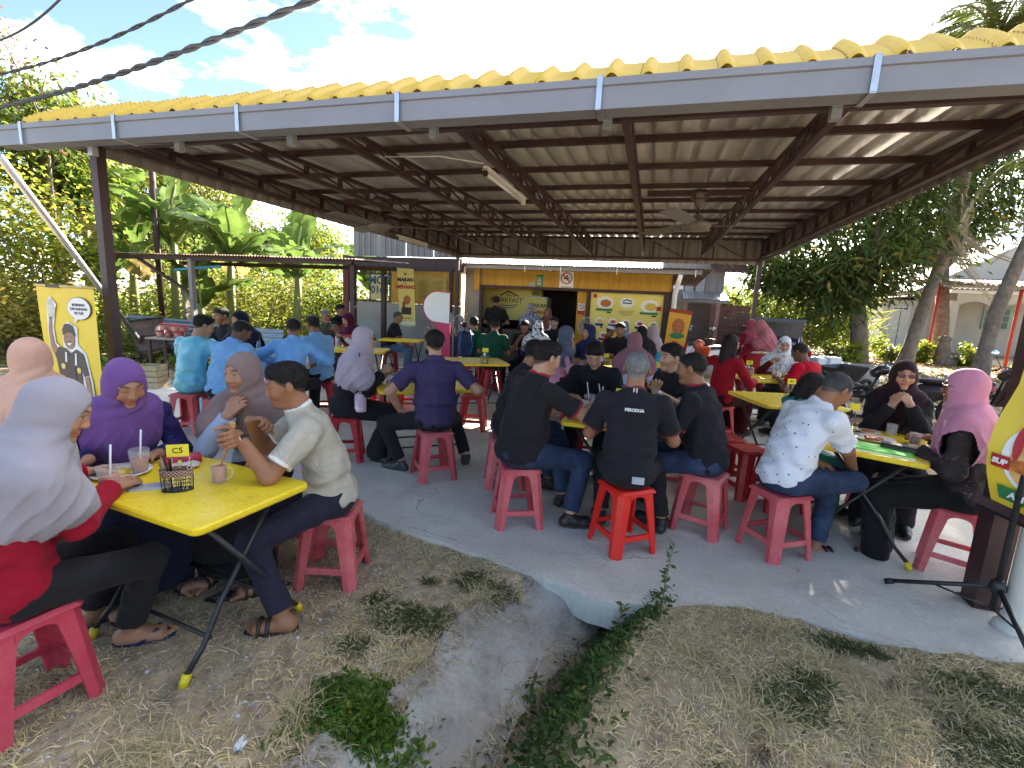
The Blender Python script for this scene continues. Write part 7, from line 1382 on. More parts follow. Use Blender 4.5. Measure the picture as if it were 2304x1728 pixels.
def table(cx, cy, rz, w, d, label, z=0.0, h=0.745):
    T = empty('folding_table', (cx, cy, z), radians(rz), label, 'table', 'yellow folding tables')
    def ring(w_, d_, r, zz):
        P = []
        for (sx, sy, a0) in ((1, 1, 0), (-1, 1, 90), (-1, -1, 180), (1, -1, 270)):
            for k in range(4): a = radians(a0 + 30*k); P.append((sx*(w_/2 - r) + r*cos(a), sy*(d_/2 - r) + r*sin(a), zz))
        return P
    R_ = [ring(w - 0.012, d - 0.012, 0.035, h - 0.034), ring(w, d, 0.04, h - 0.024), ring(w, d, 0.04, h - 0.008), ring(w - 0.016, d - 0.016, 0.036, h)]
    V = sum(R_, []); F = [tuple(range(15, -1, -1)), tuple(range(48, 64))] + [(16*k+i, 16*k+(i+1) % 16, 16*k+16+(i+1) % 16, 16*k+16+i) for k in range(3) for i in range(16)]
    MB().add(V, F).build('table_top', M_ytop, T)
    for e in (-1, 1):
        x = e*(w/2 - 0.12)
        for s in (-1, 1):
            xo = x + 0.018*s*e
            lg = MB().tube([(xo, s*(d/2 - 0.09), h - 0.035), (xo, -s*(d*0.18), 0.30), (xo, -s*(d/2 - 0.09), 0.13), (xo, -s*(d/2 - 0.01), 0.045)], 0.0125, 8).build('leg', M_tube, T)
            MB().tube([(xo, -s*(d/2 - 0.016), 0.055), (xo, -s*(d/2 + 0.006), 0.004)], 0.019, 8).build('foot_cap', M_cap_y, lg)
    for s in (-1, 1): MB().tube([(-w/2 + 0.13, s*(d/2 - 0.12), 0.155), (w/2 - 0.13, s*(d/2 - 0.12), 0.155)], 0.009, 6).build('cross_bar', M_tube, T)
    MB().tube([(-w/2 + 0.13, 0.1, h - 0.05), (w/2 - 0.13, 0.1, h - 0.05)], 0.010, 6).build('top_bar', M_tube, T)
    return T
ZC = GZ + 0.745
c5 = table(-2.035, 1.652, 173.5, 0.93, 0.58, 'nearest bright yellow table, number C5, with cups and cutlery', GZ)
table(-4.72, 4.86, 30, 0.95, 0.62, 'yellow table of the sky blue shirts')
table(-2.14, 4.30, 37.5, 0.92, 0.60, 'yellow table numbered C4 between the lilac headscarf and purple shirt')
table(-4.52, 6.75, 20, 0.9, 0.62, 'yellow table in front of the maroon headscarf woman')
table(-4.95, 9.0, 10, 0.9, 0.6, 'yellow table under the hanging banner')
table(-2.45, 6.55, 32, 0.95, 0.75, 'empty yellow table in front of the green shirts')
table(-0.26, 3.93, 88, 0.98, 0.60, 'yellow table numbered B5 crowded by the black polo shirts')
table(-0.75, 6.95, 15, 0.95, 0.62, 'yellow table behind the man looking down'); table(-0.2, 8.1, 5, 0.95, 0.62, 'yellow table in front of the man at the poster'); table(-2.1, 9.5, 5, 0.95, 0.62, 'yellow table near the kitchen doorway'); table(-2.85, 9.2, 10, 0.9, 0.6, 'yellow table in front of the big pedestal fan')
table(1.46, 5.56, 18, 0.86, 0.80, 'empty yellow table numbered A4 with slanting edge')
table(1.68, 7.42, 22, 0.90, 0.66, 'yellow table between the red dress and red tee')
table(1.66, 3.95, 66, 0.92, 0.60, 'yellow table with the green folder in front of the sunglasses woman')
# ---- tableware
M_cup = mat('frosted_cup', (0.82, 0.82, 0.80), rough=0.25, var=0.02, alpha=0.16); M_tea = mat('milk_tea', rgb('#b96a3c'), rough=0.25, var=0.08, vscale=30); M_tea2 = mat('dark_tea', rgb('#7c3318'), rough=0.15, var=0.05); M_cof = mat('black_coffee', (0.02, 0.012, 0.008), rough=0.12, var=0.0); M_choc = mat('chocolate_milk', rgb('#7d5e50'), rough=0.3, var=0.08)
M_clear = mat('clear_glass', (0.85, 0.87, 0.86), rough=0.04, var=0.0, alpha=0.16, spec=0.9); M_straw_w = mat('white_straw', (0.78, 0.78, 0.76), rough=0.4, var=0.0); M_plate = mat('melamine_plate', (0.72, 0.70, 0.66), rough=0.3, var=0.04)
def cup(x, y, z, label, drink, fill=0.65, s=1.0, straw=1, name='plastic_cup'):
    T = empty(name, (x, y, z), 0.3*x, label, 'cup', 'iced drinks in plastic cups'); H = 0.125*s; r0, r1 = 0.033*s, 0.044*s
    MB().lathe([(r0, 0.001), (r1, H), (r1 - 0.0015, H), (r0 - 0.0015, 0.003)], n=20, closed=False).build('cup_wall', M_cup, T); rf = r0 + (r1 - r0)*fill
    MB().lathe([(r0 - 0.003, 0.003), (rf - 0.003, H*fill), (0.001, H*fill)], n=20).build('drink', drink, T)
    if straw: MB().tube([(0.01, 0.0, 0.01), (-0.035*straw, 0.012, 0.215*s)], 0.0042, 8).build('straw', M_straw_w, T)
    return T
def mug(x, y, z, label, drink, fill=0.7, rz=0.0):
    T = empty('glass_mug', (x, y, z), rz, label, 'mug', 'glass mugs on the tables')
    MB().lathe([(0.034, 0), (0.036, 0.09), (0.034, 0.09), (0.031, 0.010), (0.001, 0.010)], n=22, closed=False).build('glass_wall', M_clear, T)
    if drink: MB().lathe([(0.0305, 0.0105), (0.0325, 0.09*fill), (0.001, 0.09*fill)], n=22).build('drink', drink, T)
    MB().tube([(0.034, 0, 0.078), (0.055, 0, 0.078), (0.066, 0, 0.062), (0.062, 0, 0.035), (0.046, 0, 0.020), (0.034, 0, 0.020)], 0.0045, 8).build('handle', M_clear, T); return T
def plate(x, y, z, label, r=0.11, food=None):
    T = empty('plate', (x, y, z), 0, label, 'plate', 'plates of food')
    MB().lathe([(r*0.5, 0.0), (r*0.62, 0.002), (r, 0.016), (r, 0.019), (r*0.6, 0.006), (0.001, 0.005)], n=24).build('dish', M_plate, T)
    if food:
        rs = np.random.RandomState(int(abs(x*100))); b = MB()
        for k in range(9): a = rs.uniform(0, 6.3); q = r*0.42*rs.rand(); b.sphere((q*cos(a), q*sin(a), 0.012), 0.018 + 0.014*rs.rand(), 8, 6, (1, 1, 0.45))
        b.build('food', food, T)
    return T
M_wire = mat('black_wire', (0.015, 0.015, 0.016), rough=0.35, var=0.0); M_weave = pattern_mat('woven_band', rgb('#3a2824'), rgb('#b09078'), 130, 'grid'); M_card = mat('yellow_number_card', rgb('#f2e03a'), rough=0.4, var=0.02)
def caddy(x, y, z, rz, num, label, detail=True, a=0.062, b=0.034):
    T = empty('cutlery_caddy', (x, y, z), rz, label, 'caddy', 'wire cutlery caddies'); H = 0.105
    def ov(k, zz, e=1.0): return (a*e*cos(k), b*e*sin(k), zz)
    w = MB(); ks = np.linspace(0, 2*pi, 25)
    for zz in (0.004, 0.022, 0.04, 0.058) if detail else (0.004, 0.045): w.tube([ov(k, zz) for k in ks], 0.0014, 4)
    for k in np.linspace(0, 2*pi, 15 if detail else 8)[:-1]: w.tube([ov(k, 0.0), ov(k, 0.075, 1.06)], 0.0013, 4)
    w.build('wire_basket', M_wire, T)
    MB().prism([ov(k, 0)[:2] for k in np.linspace(0, 2*pi, 17)[:-1]], 0.0, 0.003).build('base_plate', M_wire, T)
    MB().lathe([(1.06, 0.072), (1.10, 0.104), (1.06, 0.104), (1.03, 0.072)], n=22, closed=False).xf(np.diag((a, b, 1, 1))).build('woven_band', M_weave, T)
    rs = np.random.RandomState(int(abs(x*1000)) % 999)
    for k in range(9 if detail else 5):
        p = np.array((rs.uniform(-0.7, 0.7)*a, rs.uniform(-0.6, 0.6)*b, 0.006)); q = p + np.array((rs.uniform(-0.035, 0.035), rs.uniform(-0.02, 0.02), 0.13 + 0.03*rs.rand()))
        c = MB().beam(p, p + (q-p)*0.55, 0.005, 0.003); c.beam(p + (q-p)*0.55, q, 0.013, 0.003); c.build('spoon' if k % 2 else 'fork', M_steel if k % 3 else M_wire, T)
    t = MB().tube([(a*0.2, 0, 0.01), (a*0.2, 0.01, 0.15)], 0.0022, 5).build('card_stem', M_wire, T)
    cd = MB().box((a*0.1, 0.012, 0.185), (0.088, 0.002, 0.058)).build('number_card', M_card, T)
    text_mesh('card_number', num, 0.036, M_blk, T, (a*0.1, 0.0105, 0.185), ((1, 0, 0), (0, 0, 1), (0, -1, 0)), bold=0.0006, ext=0.0004)
    return T
plate(-2.43, 1.62, ZC, 'paper lined plate of flatbread shared by the two near headscarf women', 0.125, M_foody)
cup(-2.24, 1.44, ZC, 'nearest cup of iced milk tea with a straw', M_tea, 0.68, straw=1); cup(-2.36, 1.66, ZC, 'cup of iced milk tea in front of the purple headscarf', M_tea, 0.6, straw=1)
c = caddy(-2.015, 1.575, ZC, 0.62, 'C5', 'black wire caddy full of cutlery with the card C5')
mug(-1.93, 1.72, ZC, 'glass mug of milk tea under the beige polo man hands', M_tea, 0.86, 0.3); plate(-2.24, 1.80, ZC, 'small empty white plate behind the C5 caddy', 0.065)
ph = empty('phone', (-2.15, 1.55, ZC), 0.75, 'silver phone lying flat beside the C5 caddy', 'phone'); MB().bbox((0, 0, 0.005), (0.15, 0.075, 0.009), 0.004).build('case', mat('phone_silver', (0.5, 0.55, 0.62), rough=0.2, metal=0.5), ph); MB().box((-0.055, 0.015, 0.0105), (0.02, 0.02, 0.003)).build('camera_lens', M_blk, ph)
pu = MB().bbox((-2.33, 1.86, ZC + 0.018), (0.17, 0.10, 0.036), 0.012, 0.9); tag(pu.build('red_purse', mat('red_leatherette', rgb('#b31d3c'), rough=0.4)), 'red purse on the table beside the purple headscarf woman', 'purse')
r_ = MB()
for k in range(7): r_.sphere((-1.985 + 0.012*k*0.5, 1.86 - 0.006*k, 0.93 + 0.006*sin(k*2)), 0.016, 8, 6, (1.3, 0.8, 0.5))
r_.tube([(-1.97, 1.84, 0.90), (-1.955, 1.80, 0.85), (-1.945, 1.745, ZC + 0.07)], [0.008, 0.010, 0.005], 8); tag(r_.build('flatbread', mat('flatbread_crust', rgb('#c58d58'), rough=0.7, var=0.3, vscale=40)), 'torn piece of flatbread dipping into the milk tea mug', 'bread')
# B5
plate(-0.42, 3.62, 0.745, 'plate by the heavy man hand at table B5', 0.09, M_food); plate(0.0, 3.78, 0.745, 'plate in front of the profile man at B5', 0.10, M_food); plate(-0.42, 4.26, 0.745, 'plate in front of the man looking down at B5', 0.11, M_food)
cup(-0.34, 3.80, 0.745, 'tall chocolate drink with a straw beside card B5', M_choc, 0.8, 1.1, -1); cup(-0.42, 3.95, 0.745, 'dark iced tea with a straw at table B5', M_tea2, 0.75, 1.1); cup(-0.10, 4.02, 0.745, 'iced drink with a straw right of card B5', M_tea, 0.7, 1.0, -1); cup(-0.33, 4.05, 0.745, 'cup of iced tea behind the card B5', M_tea, 0.7)
caddy(-0.17, 3.92, 0.745, 0.1, 'B5', 'wire caddy with the yellow card B5', True); tag(MB().bbox((-0.45, 3.78, 0.80), (0.10, 0.06, 0.11), 0.01, 0.4).build('tissue_box', mat('tissue_pack', (0.62, 0.58, 0.5))), 'pale tissue pack on table B5', 'tissues')
# C4
caddy(-2.28, 4.40, 0.745, 0.5, 'C4', 'wire caddy with the tilted card C4', True); mug(-2.45, 4.18, 0.745, 'clear glass held by the pale lilac headscarf woman', M_tea, 0.4); plate(-2.02, 4.18, 0.745, 'bowl beside the caddy C4', 0.07)
# blue table etc.
caddy(-4.55, 5.05, 0.745, 0.3, 'C2', 'wire caddy on the sky blue shirts table', False) if False else None
cup(-4.85, 4.95, 0.745, 'dark iced drink in front of the navy headscarf drinker', M_choc, 0.9); cup(-4.62, 4.78, 0.745, 'small white cup on the sky blue shirts table', M_wht, 0.9, 0.6, 0)
def caddy2(x, y, rz, label, num='', z=0.745):
    T = caddy(x, y, z, rz, num or ' ', label, False); return T
caddy2(-4.42, 5.08, 0.5, 'wire caddy with a card on the sky blue shirts table'); caddy2(-4.45, 6.95, 0.4, 'dark caddy with a pale card in front of the maroon headscarf'); caddy2(-2.20, 6.35, 0.4, 'steel cutlery caddy on the empty yellow table'); caddy2(-1.7, 9.4, 0.2, 'caddy with a yellow card near the doorway'); caddy2(-0.55, 6.9, 0.3, 'caddy on the table behind the man looking down')
caddy2(1.52, 5.62, 0.3, 'wire caddy with the yellow card A4 on the empty table', 'A4'); caddy2(1.45, 7.5, 0.2, 'wire caddy with the card A5 in front of the red dress', 'A5'); caddy(1.62, 4.25, 0.745, 0.4, ' ', 'wire caddy beside the white shirt man', False)
cup(1.75, 7.3, 0.745, 'cup of iced drink in front of the red dress', M_tea, 0.6); cup(1.85, 7.5, 0.745, 'white cup beside the card A5', M_wht, 0.7, 0.8); tag(MB().bbox((1.38, 7.75, 0.80), (0.34, 0.2, 0.10), 0.02, 0.2).build('food_box', mat('pale_food_box', (0.6, 0.55, 0.4))), 'pale food box on the table before the red dress', 'box')
plate(1.85, 8.6, 1.0, 'serving tray carried by the bending maroon worker', 0.16, M_foody)
# right front table
zt = 0.745
cup(1.44, 3.92, zt, 'cup of black iced coffee beside the green folder', M_cof, 0.4); cup(1.55, 4.34, zt, 'cup of amber iced tea in front of the sunglasses woman', M_tea2, 0.85)
plate(1.66, 3.98, zt, 'large oval plate with leftovers and a fork', 0.135, M_food); mug(1.87, 4.22, zt, 'empty glass mug in front of the sunglasses woman', None, 0, 1.0); mug(1.90, 3.95, zt, 'glass mug of brown tea held by the pink headscarf woman', M_tea2, 0.8, 0.5); plate(1.72, 4.22, zt, 'saucer with bread by the empty glass mug', 0.08, M_food); plate(1.48, 4.1, zt, 'small white plate between the two iced drinks', 0.075)
fo = empty('green_folder', (1.60, 3.66, zt), -0.38, 'bright green plastic folder lying at the table corner', 'folder'); MB().bbox((0, 0, 0.010), (0.31, 0.22, 0.014), 0.006).build('cover', mat('lime_plastic', rgb('#62e046'), rough=0.5, var=0.03, transl=0.2), fo); MB().box((-0.04, 0.012, 0.0182), (0.20, 0.14, 0.003)).build('raised_panel', mat('lime_plastic2', rgb('#56d43c'), rough=0.5, var=0.03), fo); MB().box((-0.012, 0, 0.004), (0.335, 0.235, 0.008)).build('paper', M_wht, fo)
wl = empty('black_wallet', (1.70, 3.70, zt + 0.0198), -0.42, 'long black wallet on top of the green folder', 'wallet'); MB().bbox((0, 0, 0.014), (0.20, 0.09, 0.027), 0.008).build('cover', _solid((0.02, 0.02, 0.022), 0.45), wl); MB().box((0, 0.046, 0.016), (0.19, 0.003, 0.016)).build('clasp', mat('grey_edge', (0.4, 0.4, 0.4)), wl)
tag(MB().bbox((1.30, 3.78, 0.52), (0.20, 0.13, 0.02), 0.006, 0.3).build('tablet', mat('brown_tablet_case', rgb('#4a2626'), rough=0.4)), 'brown tablet case resting on the crossed leg of the white shirt man', 'tablet')
# handbag, backpack, slippers, phones
hbg = empty('handbag', (-2.52, 3.78, 0.56), -0.9, 'pink and white handbag with black hearts on the lap of the lilac headscarf woman', 'bag')
MB().bbox((0, 0, 0.07), (0.24, 0.09, 0.15), 0.03).build('pouch', pattern_mat('heart_print', rgb('#c9a9b8'), (0.03, 0.02, 0.03), 14, 'voronoi', 0.16, (0.72, 0.7, 0.72)), hbg); MB().tube([(-0.1, 0, 0.15), (-0.12, 0, 0.3), (-0.06, 0, 0.52)], 0.006, 6).build('strap', M_black, hbg); MB().box((0, 0, 0.148), (0.23, 0.02, 0.012)).build('zip', M_steel, hbg)
bp_ = empty('backpack', (-3.22, 8.15, 0.62), 0.5, 'dark blue backpack with light blue straps on the green jersey', 'bag'); MB().bbox((0, -0.06, 0.22), (0.30, 0.16, 0.46), 0.06).build('pack', mat('navy_nylon', rgb('#17284e'), rough=0.6), bp_)
for s in (-1, 1): MB().tube([(s*0.09, -0.14, 0.04), (s*0.12, -0.16, 0.2), (s*0.08, -0.12, 0.44), (s*0.1, 0.05, 0.46)], 0.008, 6).build('strap', mat('sky_strap', rgb('#2f8fb0')), bp_)
def slipper(x, y, z, rz, label, m):
    T = empty('flip_flop', (x, y, z), rz, label, 'slipper', 'loose flip flops under the nearest table'); MB().prism([(0.045*cos(t)*(1 if sin(t) > 0 else 0.85), 0.125*sin(t)) for t in np.linspace(0, 2*pi, 19)[:-1]], 0.0, 0.018).build('sole', m, T)
    MB().tube([(-0.04, -0.02, 0.018), (-0.012, 0.05, 0.042), (0, 0.075, 0.018)], 0.006, 6).build('thong', M_black, T); MB().tube([(0.04, -0.02, 0.018), (0.012, 0.05, 0.042), (0, 0.075, 0.018)], 0.006, 6).build('thong', M_black, T)
slipper(-2.06, 1.86, GZ, 2.2, 'blue black flip flop lying loose under the nearest table', mat('navy_rubber', rgb('#1a2436'), rough=0.6)); slipper(-1.96, 2.02, GZ, 2.0, 'dark flip flop lying on its strap behind the other under the table', mat('navy_rubber2', rgb('#20242e'), rough=0.6))
tag(MB().bbox((-4.92, 7.02, 0.90), (0.16, 0.012, 0.085), 0.004, 0.3).build('red_phone', mat('red_phone_case', rgb('#b5342a'), rough=0.4)), 'red cased phone held by the maroon headscarf woman', 'phone')
tag(MB().bbox((-6.62, 9.55, 1.12), (0.02, 0.07, 0.15), 0.004, 0.2).build('black_phone', mat('dark_phone', (0.03, 0.03, 0.035), rough=0.2)), 'dark phone held up beside the red post', 'phone')

# ---- drinks station beside the kitchen
ds = empty('condiment_table', (-4.35, 10.75, 0), 0.1, 'small dark table of bottles and jars beside the kitchen pier', 'table'); MB().box((0, 0, 0.78), (0.7, 0.42, 0.03)).build('table_top', M_gwood, ds)
for sx in (-1, 1):
    for sy in (-1, 1): MB().box((sx*0.31, sy*0.17, 0.38), (0.035, 0.035, 0.765)).build('leg', M_black, ds)
bc = [rgb('#8a2a22'), rgb('#caa13a'), (0.5, 0.5, 0.48), rgb('#5a2a1c'), rgb('#c8c4b8'), rgb('#93261f'), rgb('#3d5a3a')]; bl_ = ['red sauce', 'yellow sauce', 'steel', 'brown', 'white', 'dark red', 'green']
for k in range(7):
    b_o = empty('bottle', (-4.62 + 0.09*k, 10.72 + 0.06*(k % 3), 0.796), 0, bl_[k] + ' bottle standing on the condiment table by the kitchen', 'bottle', 'bottles on the condiment table'); hh = 0.16 + 0.03*((k*5) % 4); MB().lathe([(0.032, 0), (0.034, 0.01), (0.034, hh*0.62), (0.014, hh*0.8), (0.012, hh)], n=12).build('glass', _solid(bc[k], 0.25), b_o); MB().lathe([(0.0135, hh), (0.0135, hh + 0.02), (0.001, hh + 0.021)], n=10).build('cap', M_red if k % 2 else M_wht, b_o)
# ================================================================ banners on stands
lbn = empty('waving_man_banner', (-4.86, 2.92, 0), 0, 'yellow roll banner printed with a waving man in a cap and a speech bubble', 'banner')
def lb_(o): o.location = Vector(o.location) + Vector((4.86, -2.92, 0)); return o
YB = 2.92
NXb, NZb = 9, 14; V = []
for i in range(NXb):
    for j in range(NZb):
        u_, v_ = i/(NXb-1), j/(NZb-1); zz = 0.36 + 1.19*v_; V.append((-5.215 + 0.09*(1 - v_)*0.55 + u_*(0.70 - 0.10*(1 - v_)*0.3) , YB + 0.012*sin(5*v_ + 2*u_) * (1 - v_) + 0.004, zz))
lb_(npmesh('sheet', V, gridfaces(NXb, NZb), M_ban, lbn, smooth=True))
skp = mat('printed_skin', rgb('#9b7460'), rough=0.45, var=0.1, vscale=12); shp = mat('printed_dark_shirt', rgb('#38313a'), rough=0.45, var=0.15, vscale=6); shp2 = mat('printed_navy_apron', rgb('#262a3c'), rough=0.45, var=0.1)
y1 = YB - 0.008
lb_(polyd(lbn, 'halo_print', [(-5.10, 1.02), (-5.105, 1.2), (-5.09, 1.40), (-5.04, 1.47), (-4.97, 1.40), (-5.0, 1.3), (-5.03, 1.2), (-5.02, 1.06), (-4.93, 1.0), (-4.93, 1.2), (-4.85, 1.26), (-4.74, 1.21), (-4.75, 1.06), (-4.66, 0.98), (-4.615, 0.74), (-4.60, 0.48), (-4.66, 0.46), (-4.72, 0.72), (-4.72, 0.40), (-4.97, 0.40), (-5.0, 0.7), (-5.03, 0.95)], y1 + 0.004, 0.002, M_wht))
lb_(polyd(lbn, 'raised_arm_print', [(-5.03, 0.92), (-5.085, 1.02), (-5.09, 1.18), (-5.065, 1.28), (-5.035, 1.29), (-5.05, 1.17), (-5.035, 1.06), (-4.99, 0.99)], y1, 0.002, skp))
hd_ = mat('printed_pale_hand', rgb('#cfc9bd'), rough=0.45)
lb_(polyd(lbn, 'hand_print', [(-5.075, 1.27), (-5.085, 1.38), (-5.07, 1.43), (-5.062, 1.38), (-5.055, 1.45), (-5.043, 1.38), (-5.036, 1.455), (-5.022, 1.38), (-5.014, 1.44), (-5.003, 1.36), (-4.978, 1.375), (-4.99, 1.33), (-5.02, 1.28)], y1, 0.002, hd_))
lb_(polyd(lbn, 'shirt_print', [(-4.97, 0.41), (-5.0, 0.75), (-5.035, 0.97), (-4.98, 1.03), (-4.90, 1.02), (-4.84, 0.98), (-4.77, 1.02), (-4.69, 0.98), (-4.645, 0.80), (-4.70, 0.78), (-4.73, 0.85), (-4.73, 0.41)], y1 - 0.002, 0.002, shp))
lb_(polyd(lbn, 'arm_print', [(-4.70, 0.775), (-4.645, 0.79), (-4.62, 0.60), (-4.625, 0.49), (-4.665, 0.48), (-4.675, 0.60)], y1 - 0.002, 0.002, skp))
lb_(polyd(lbn, 'apron_print', [(-4.90, 0.42), (-4.90, 0.98), (-4.85, 0.955), (-4.80, 0.98), (-4.80, 0.42)], y1 - 0.004, 0.002, shp2)); lb_(polyd(lbn, 'cloth_print', [(-4.97, 0.46), (-4.99, 0.62), (-4.80, 0.60), (-4.81, 0.45)], y1 - 0.006, 0.002, M_wht)); lb_(polyd(lbn, 'cloth_mark', [(-4.92, 0.49), (-4.93, 0.53), (-4.86, 0.53), (-4.86, 0.50)], y1 - 0.008, 0.001, M_navy))
lb_(disc(lbn, 'face_print', (-4.845, 1.105), 0.066, 0.088, y1 - 0.002, 0.002, skp)); lb_(polyd(lbn, 'cap_print', [(-4.915, 1.135), (-4.915, 1.19), (-4.88, 1.235), (-4.83, 1.24), (-4.785, 1.215), (-4.77, 1.155), (-4.76, 1.13), (-4.80, 1.155), (-4.85, 1.165)], y1 - 0.004, 0.002, shp))
lb_(polyd(lbn, 'smile_print', [(-4.87, 1.07), (-4.815, 1.075), (-4.83, 1.055), (-4.855, 1.05)], y1 - 0.004, 0.001, M_wht)); lb_(polyd(lbn, 'moustache_print', [(-4.88, 1.083), (-4.81, 1.088), (-4.82, 1.078), (-4.87, 1.073)], y1 - 0.004, 0.001, shp))
for ex in (-4.868, -4.818): lb_(disc(lbn, 'eye_print', (ex, 1.125), 0.011, 0.004, y1 - 0.004, 0.001, M_blk, 8))
for bx, bz in ((-4.945, 0.86), (-4.755, 0.835)): lb_(disc(lbn, 'badge_print', (bx, bz), 0.026, 0.026, y1 - 0.006, 0.001, M_pban, 14))
for a in ([(-4.915, 0.90), (-4.905, 0.99), (-4.885, 0.985), (-4.895, 0.90)], [(-4.775, 0.875), (-4.765, 0.985), (-4.785, 0.985), (-4.80, 0.88)]): lb_(polyd(lbn, 'collar_print', a, y1 - 0.006, 0.001, M_wht))
lb_(disc(lbn, 'bubble_outline', (-4.69, 1.375), 0.142, 0.098, y1, 0.001, shp)); lb_(disc(lbn, 'bubble_print', (-4.69, 1.375), 0.137, 0.093, y1 - 0.002, 0.001, M_wht)); lb_(polyd(lbn, 'bubble_tail', [(-4.75, 1.30), (-4.76, 1.245), (-4.70, 1.29)], y1 - 0.001, 0.001, M_wht))
for tx, tz, tl in ((-4.69, 1.405, 'MORNING!'), (-4.69, 1.370, 'DAH SARAPAN'), (-4.69, 1.335, 'KE TUE?')): lb_(text_mesh('bubble_lettering', tl, 0.030, shp, lbn, (tx, y1 - 0.005, tz), FR, bold=0.0008, ext=0.0004))
lb_(MB().tube([(-5.22, YB, 1.556), (-4.50, YB, 1.556)], 0.012, 8).build('top_rail', mat('cream_rail', rgb('#cdbb78')), lbn)); lb_(MB().box((-4.985, YB, 1.556), (0.16, 0.03, 0.03)).build('rail_clip', M_black, lbn)); lb_(MB().tube([(-4.86, YB + 0.03, 0.0), (-4.86, YB + 0.03, 1.55)], 0.010, 8).build('stand_pole', M_black, lbn)); lb_(MB().box((-4.86, YB + 0.03, 0.006), (0.6, 0.16, 0.012)).build('stand_base', M_black, lbn)); lb_(MB().sphere((-4.66, YB, 1.572), 0.018).build('hook', M_wht, lbn))
# right front banner
rbn = empty('food_banner', (1.92, 2.95, 0), 0, 'yellow food banner on a black tripod at the photo edge', 'banner')
def rb_(o): o.location = Vector(o.location) + Vector((-1.92, -2.95, 0)); return o
A_ = np.array((1.905, 3.12)); B_ = np.array((2.36, 2.48)); dr = B_ - A_
def bpt(u_, v_, off=0.0):
    bul = 0.05*sin(pi*v_)*(1 - u_); x, y = A_ + dr*u_; n = np.array((-dr[1], dr[0])); n = -n/np.linalg.norm(n); w = 0.03*sin(6*v_ + 3*u_)
    lean_ = -0.055*sin(pi*min(1, v_*1.8))*(1 - u_)
    return (x + n[0]*(w + off) + lean_, y + n[1]*(w + off), 0.66 - 0.12*u_*(1 - v_) + 1.15*v_)
rb_(npmesh('sheet', [bpt(i/9, j/14) for i in range(10) for j in range(15)], gridfaces(10, 15), M_ban, rbn, smooth=True))
def patch(name, u0, u1, v0, v1, m, off, n=5, ovl=False):
    u0, u1 = u0*0.52 - 0.02, u1*0.52 - 0.02
    if ovl: 
        um, vm = (u0+u1)/2, (v0+v1)/2; P = [bpt(um, vm, off)] + [bpt(um + (u1-u0)/2*cos(t), vm + (v1-v0)/2*sin(t), off) for t in np.linspace(0, 2*pi, 21)]; return rb_(npmesh(name, P, np.array([(0, i, i+1) for i in range(1, 21)]), m, rbn, smooth=True))
    return rb_(npmesh(name, [bpt(u0 + (u1-u0)*i/n, v0 + (v1-v0)*j/n, off) for i in range(n+1) for j in range(n+1)], gridfaces(n+1, n+1), m, rbn, smooth=True))
s_ = 0.006
patch('plate_print', 0.18, 0.80, 0.10, 0.42, M_wht, s_, ovl=True); patch('burger_print', 0.26, 0.62, 0.13, 0.33, mat('printed_bun', rgb('#d9a860'), rough=0.45, var=0.3, vscale=20), s_*1.6, ovl=True); patch('filling_print', 0.24, 0.58, 0.19, 0.25, M_food, s_*2.2, ovl=True); patch('sausage_print', 0.27, 0.36, 0.24, 0.40, M_red, s_*2.2, ovl=True)
patch('green_strip', 0.16, 0.62, 0.045, 0.11, M_grn, s_*2.6); patch('red_badge', 0.10, 0.28, 0.19, 0.25, M_red, s_*2.6); patch('logo_ring', 0.30, 0.52, 0.52, 0.62, shp, s_); patch('logo_disc', 0.32, 0.50, 0.53, 0.61, M_ban, s_*1.6, ovl=True); patch('logo_strip', 0.28, 0.54, 0.50, 0.53, M_red, s_*2.2); patch('second_plate', 0.45, 0.95, 0.60, 0.85, M_wht, s_, ovl=True); patch('second_food', 0.52, 0.88, 0.65, 0.80, M_foody, s_*1.6, ovl=True); patch('second_strip', 0.4, 0.85, 0.44, 0.50, M_grn, s_*2.2)
def btext(s, u_, v_, size, m):
    r = nrm(np.array(bpt(u_ + 0.05, v_)) - np.array(bpt(u_ - 0.05, v_))); up_ = np.array((0, 0, 1.0)); up_ = nrm(up_ - r*up_.dot(r)); return rb_(text_mesh('lettering', s, size, m, rbn, bpt(u_, v_, 0.022), (r, up_, np.cross(r, up_)), bold=0.002, ext=0.001))
btext('ANG', 0.185, 0.078, 0.045, M_wht); btext('SUP', 0.079, 0.22, 0.036, M_wht)
rb_(MB().beam((1.86, 3.17, 0.655), (2.42, 2.40, 0.50), 0.03, 0.05).build('bottom_rail', M_maroon, rbn)); rb_(MB().tube([(1.86, 3.15, 0.62), (2.44, 2.36, 0.465)], 0.010, 8).build('rail_rod', M_black, rbn))
rb_(MB().tube([(1.93, 2.98, 0.10), (1.93, 2.98, 1.85)], 0.014, 8).build('tripod_pole', M_tube, rbn)); rb_(MB().lathe([(0.03, 0), (0.035, 0.03), (0.03, 0.06), (0.018, 0.07)], (1.93, 2.98, 0.20), 10).build('tripod_hub', M_tube, rbn))
for fx, fy in ((1.56, 3.26), (1.90, 2.58), (2.35, 3.1)):
    l_ = rb_(MB().tube([(1.93, 2.98, 0.235), (fx, fy, 0.02)], 0.013, 8).build('tripod_leg', M_tube, rbn)); MB().tube([(fx + (1.93-fx)*0.08, fy + (2.98-fy)*0.08, 0.035), (fx, fy, 0.016)], 0.018, 8).build('rubber_foot', M_black, l_); rb_(MB().tube([(1.93, 2.98, 0.10), (fx + (1.93-fx)*0.45, fy + (2.98-fy)*0.45, 0.115)], 0.006, 6).build('tripod_strut', M_tube, rbn))
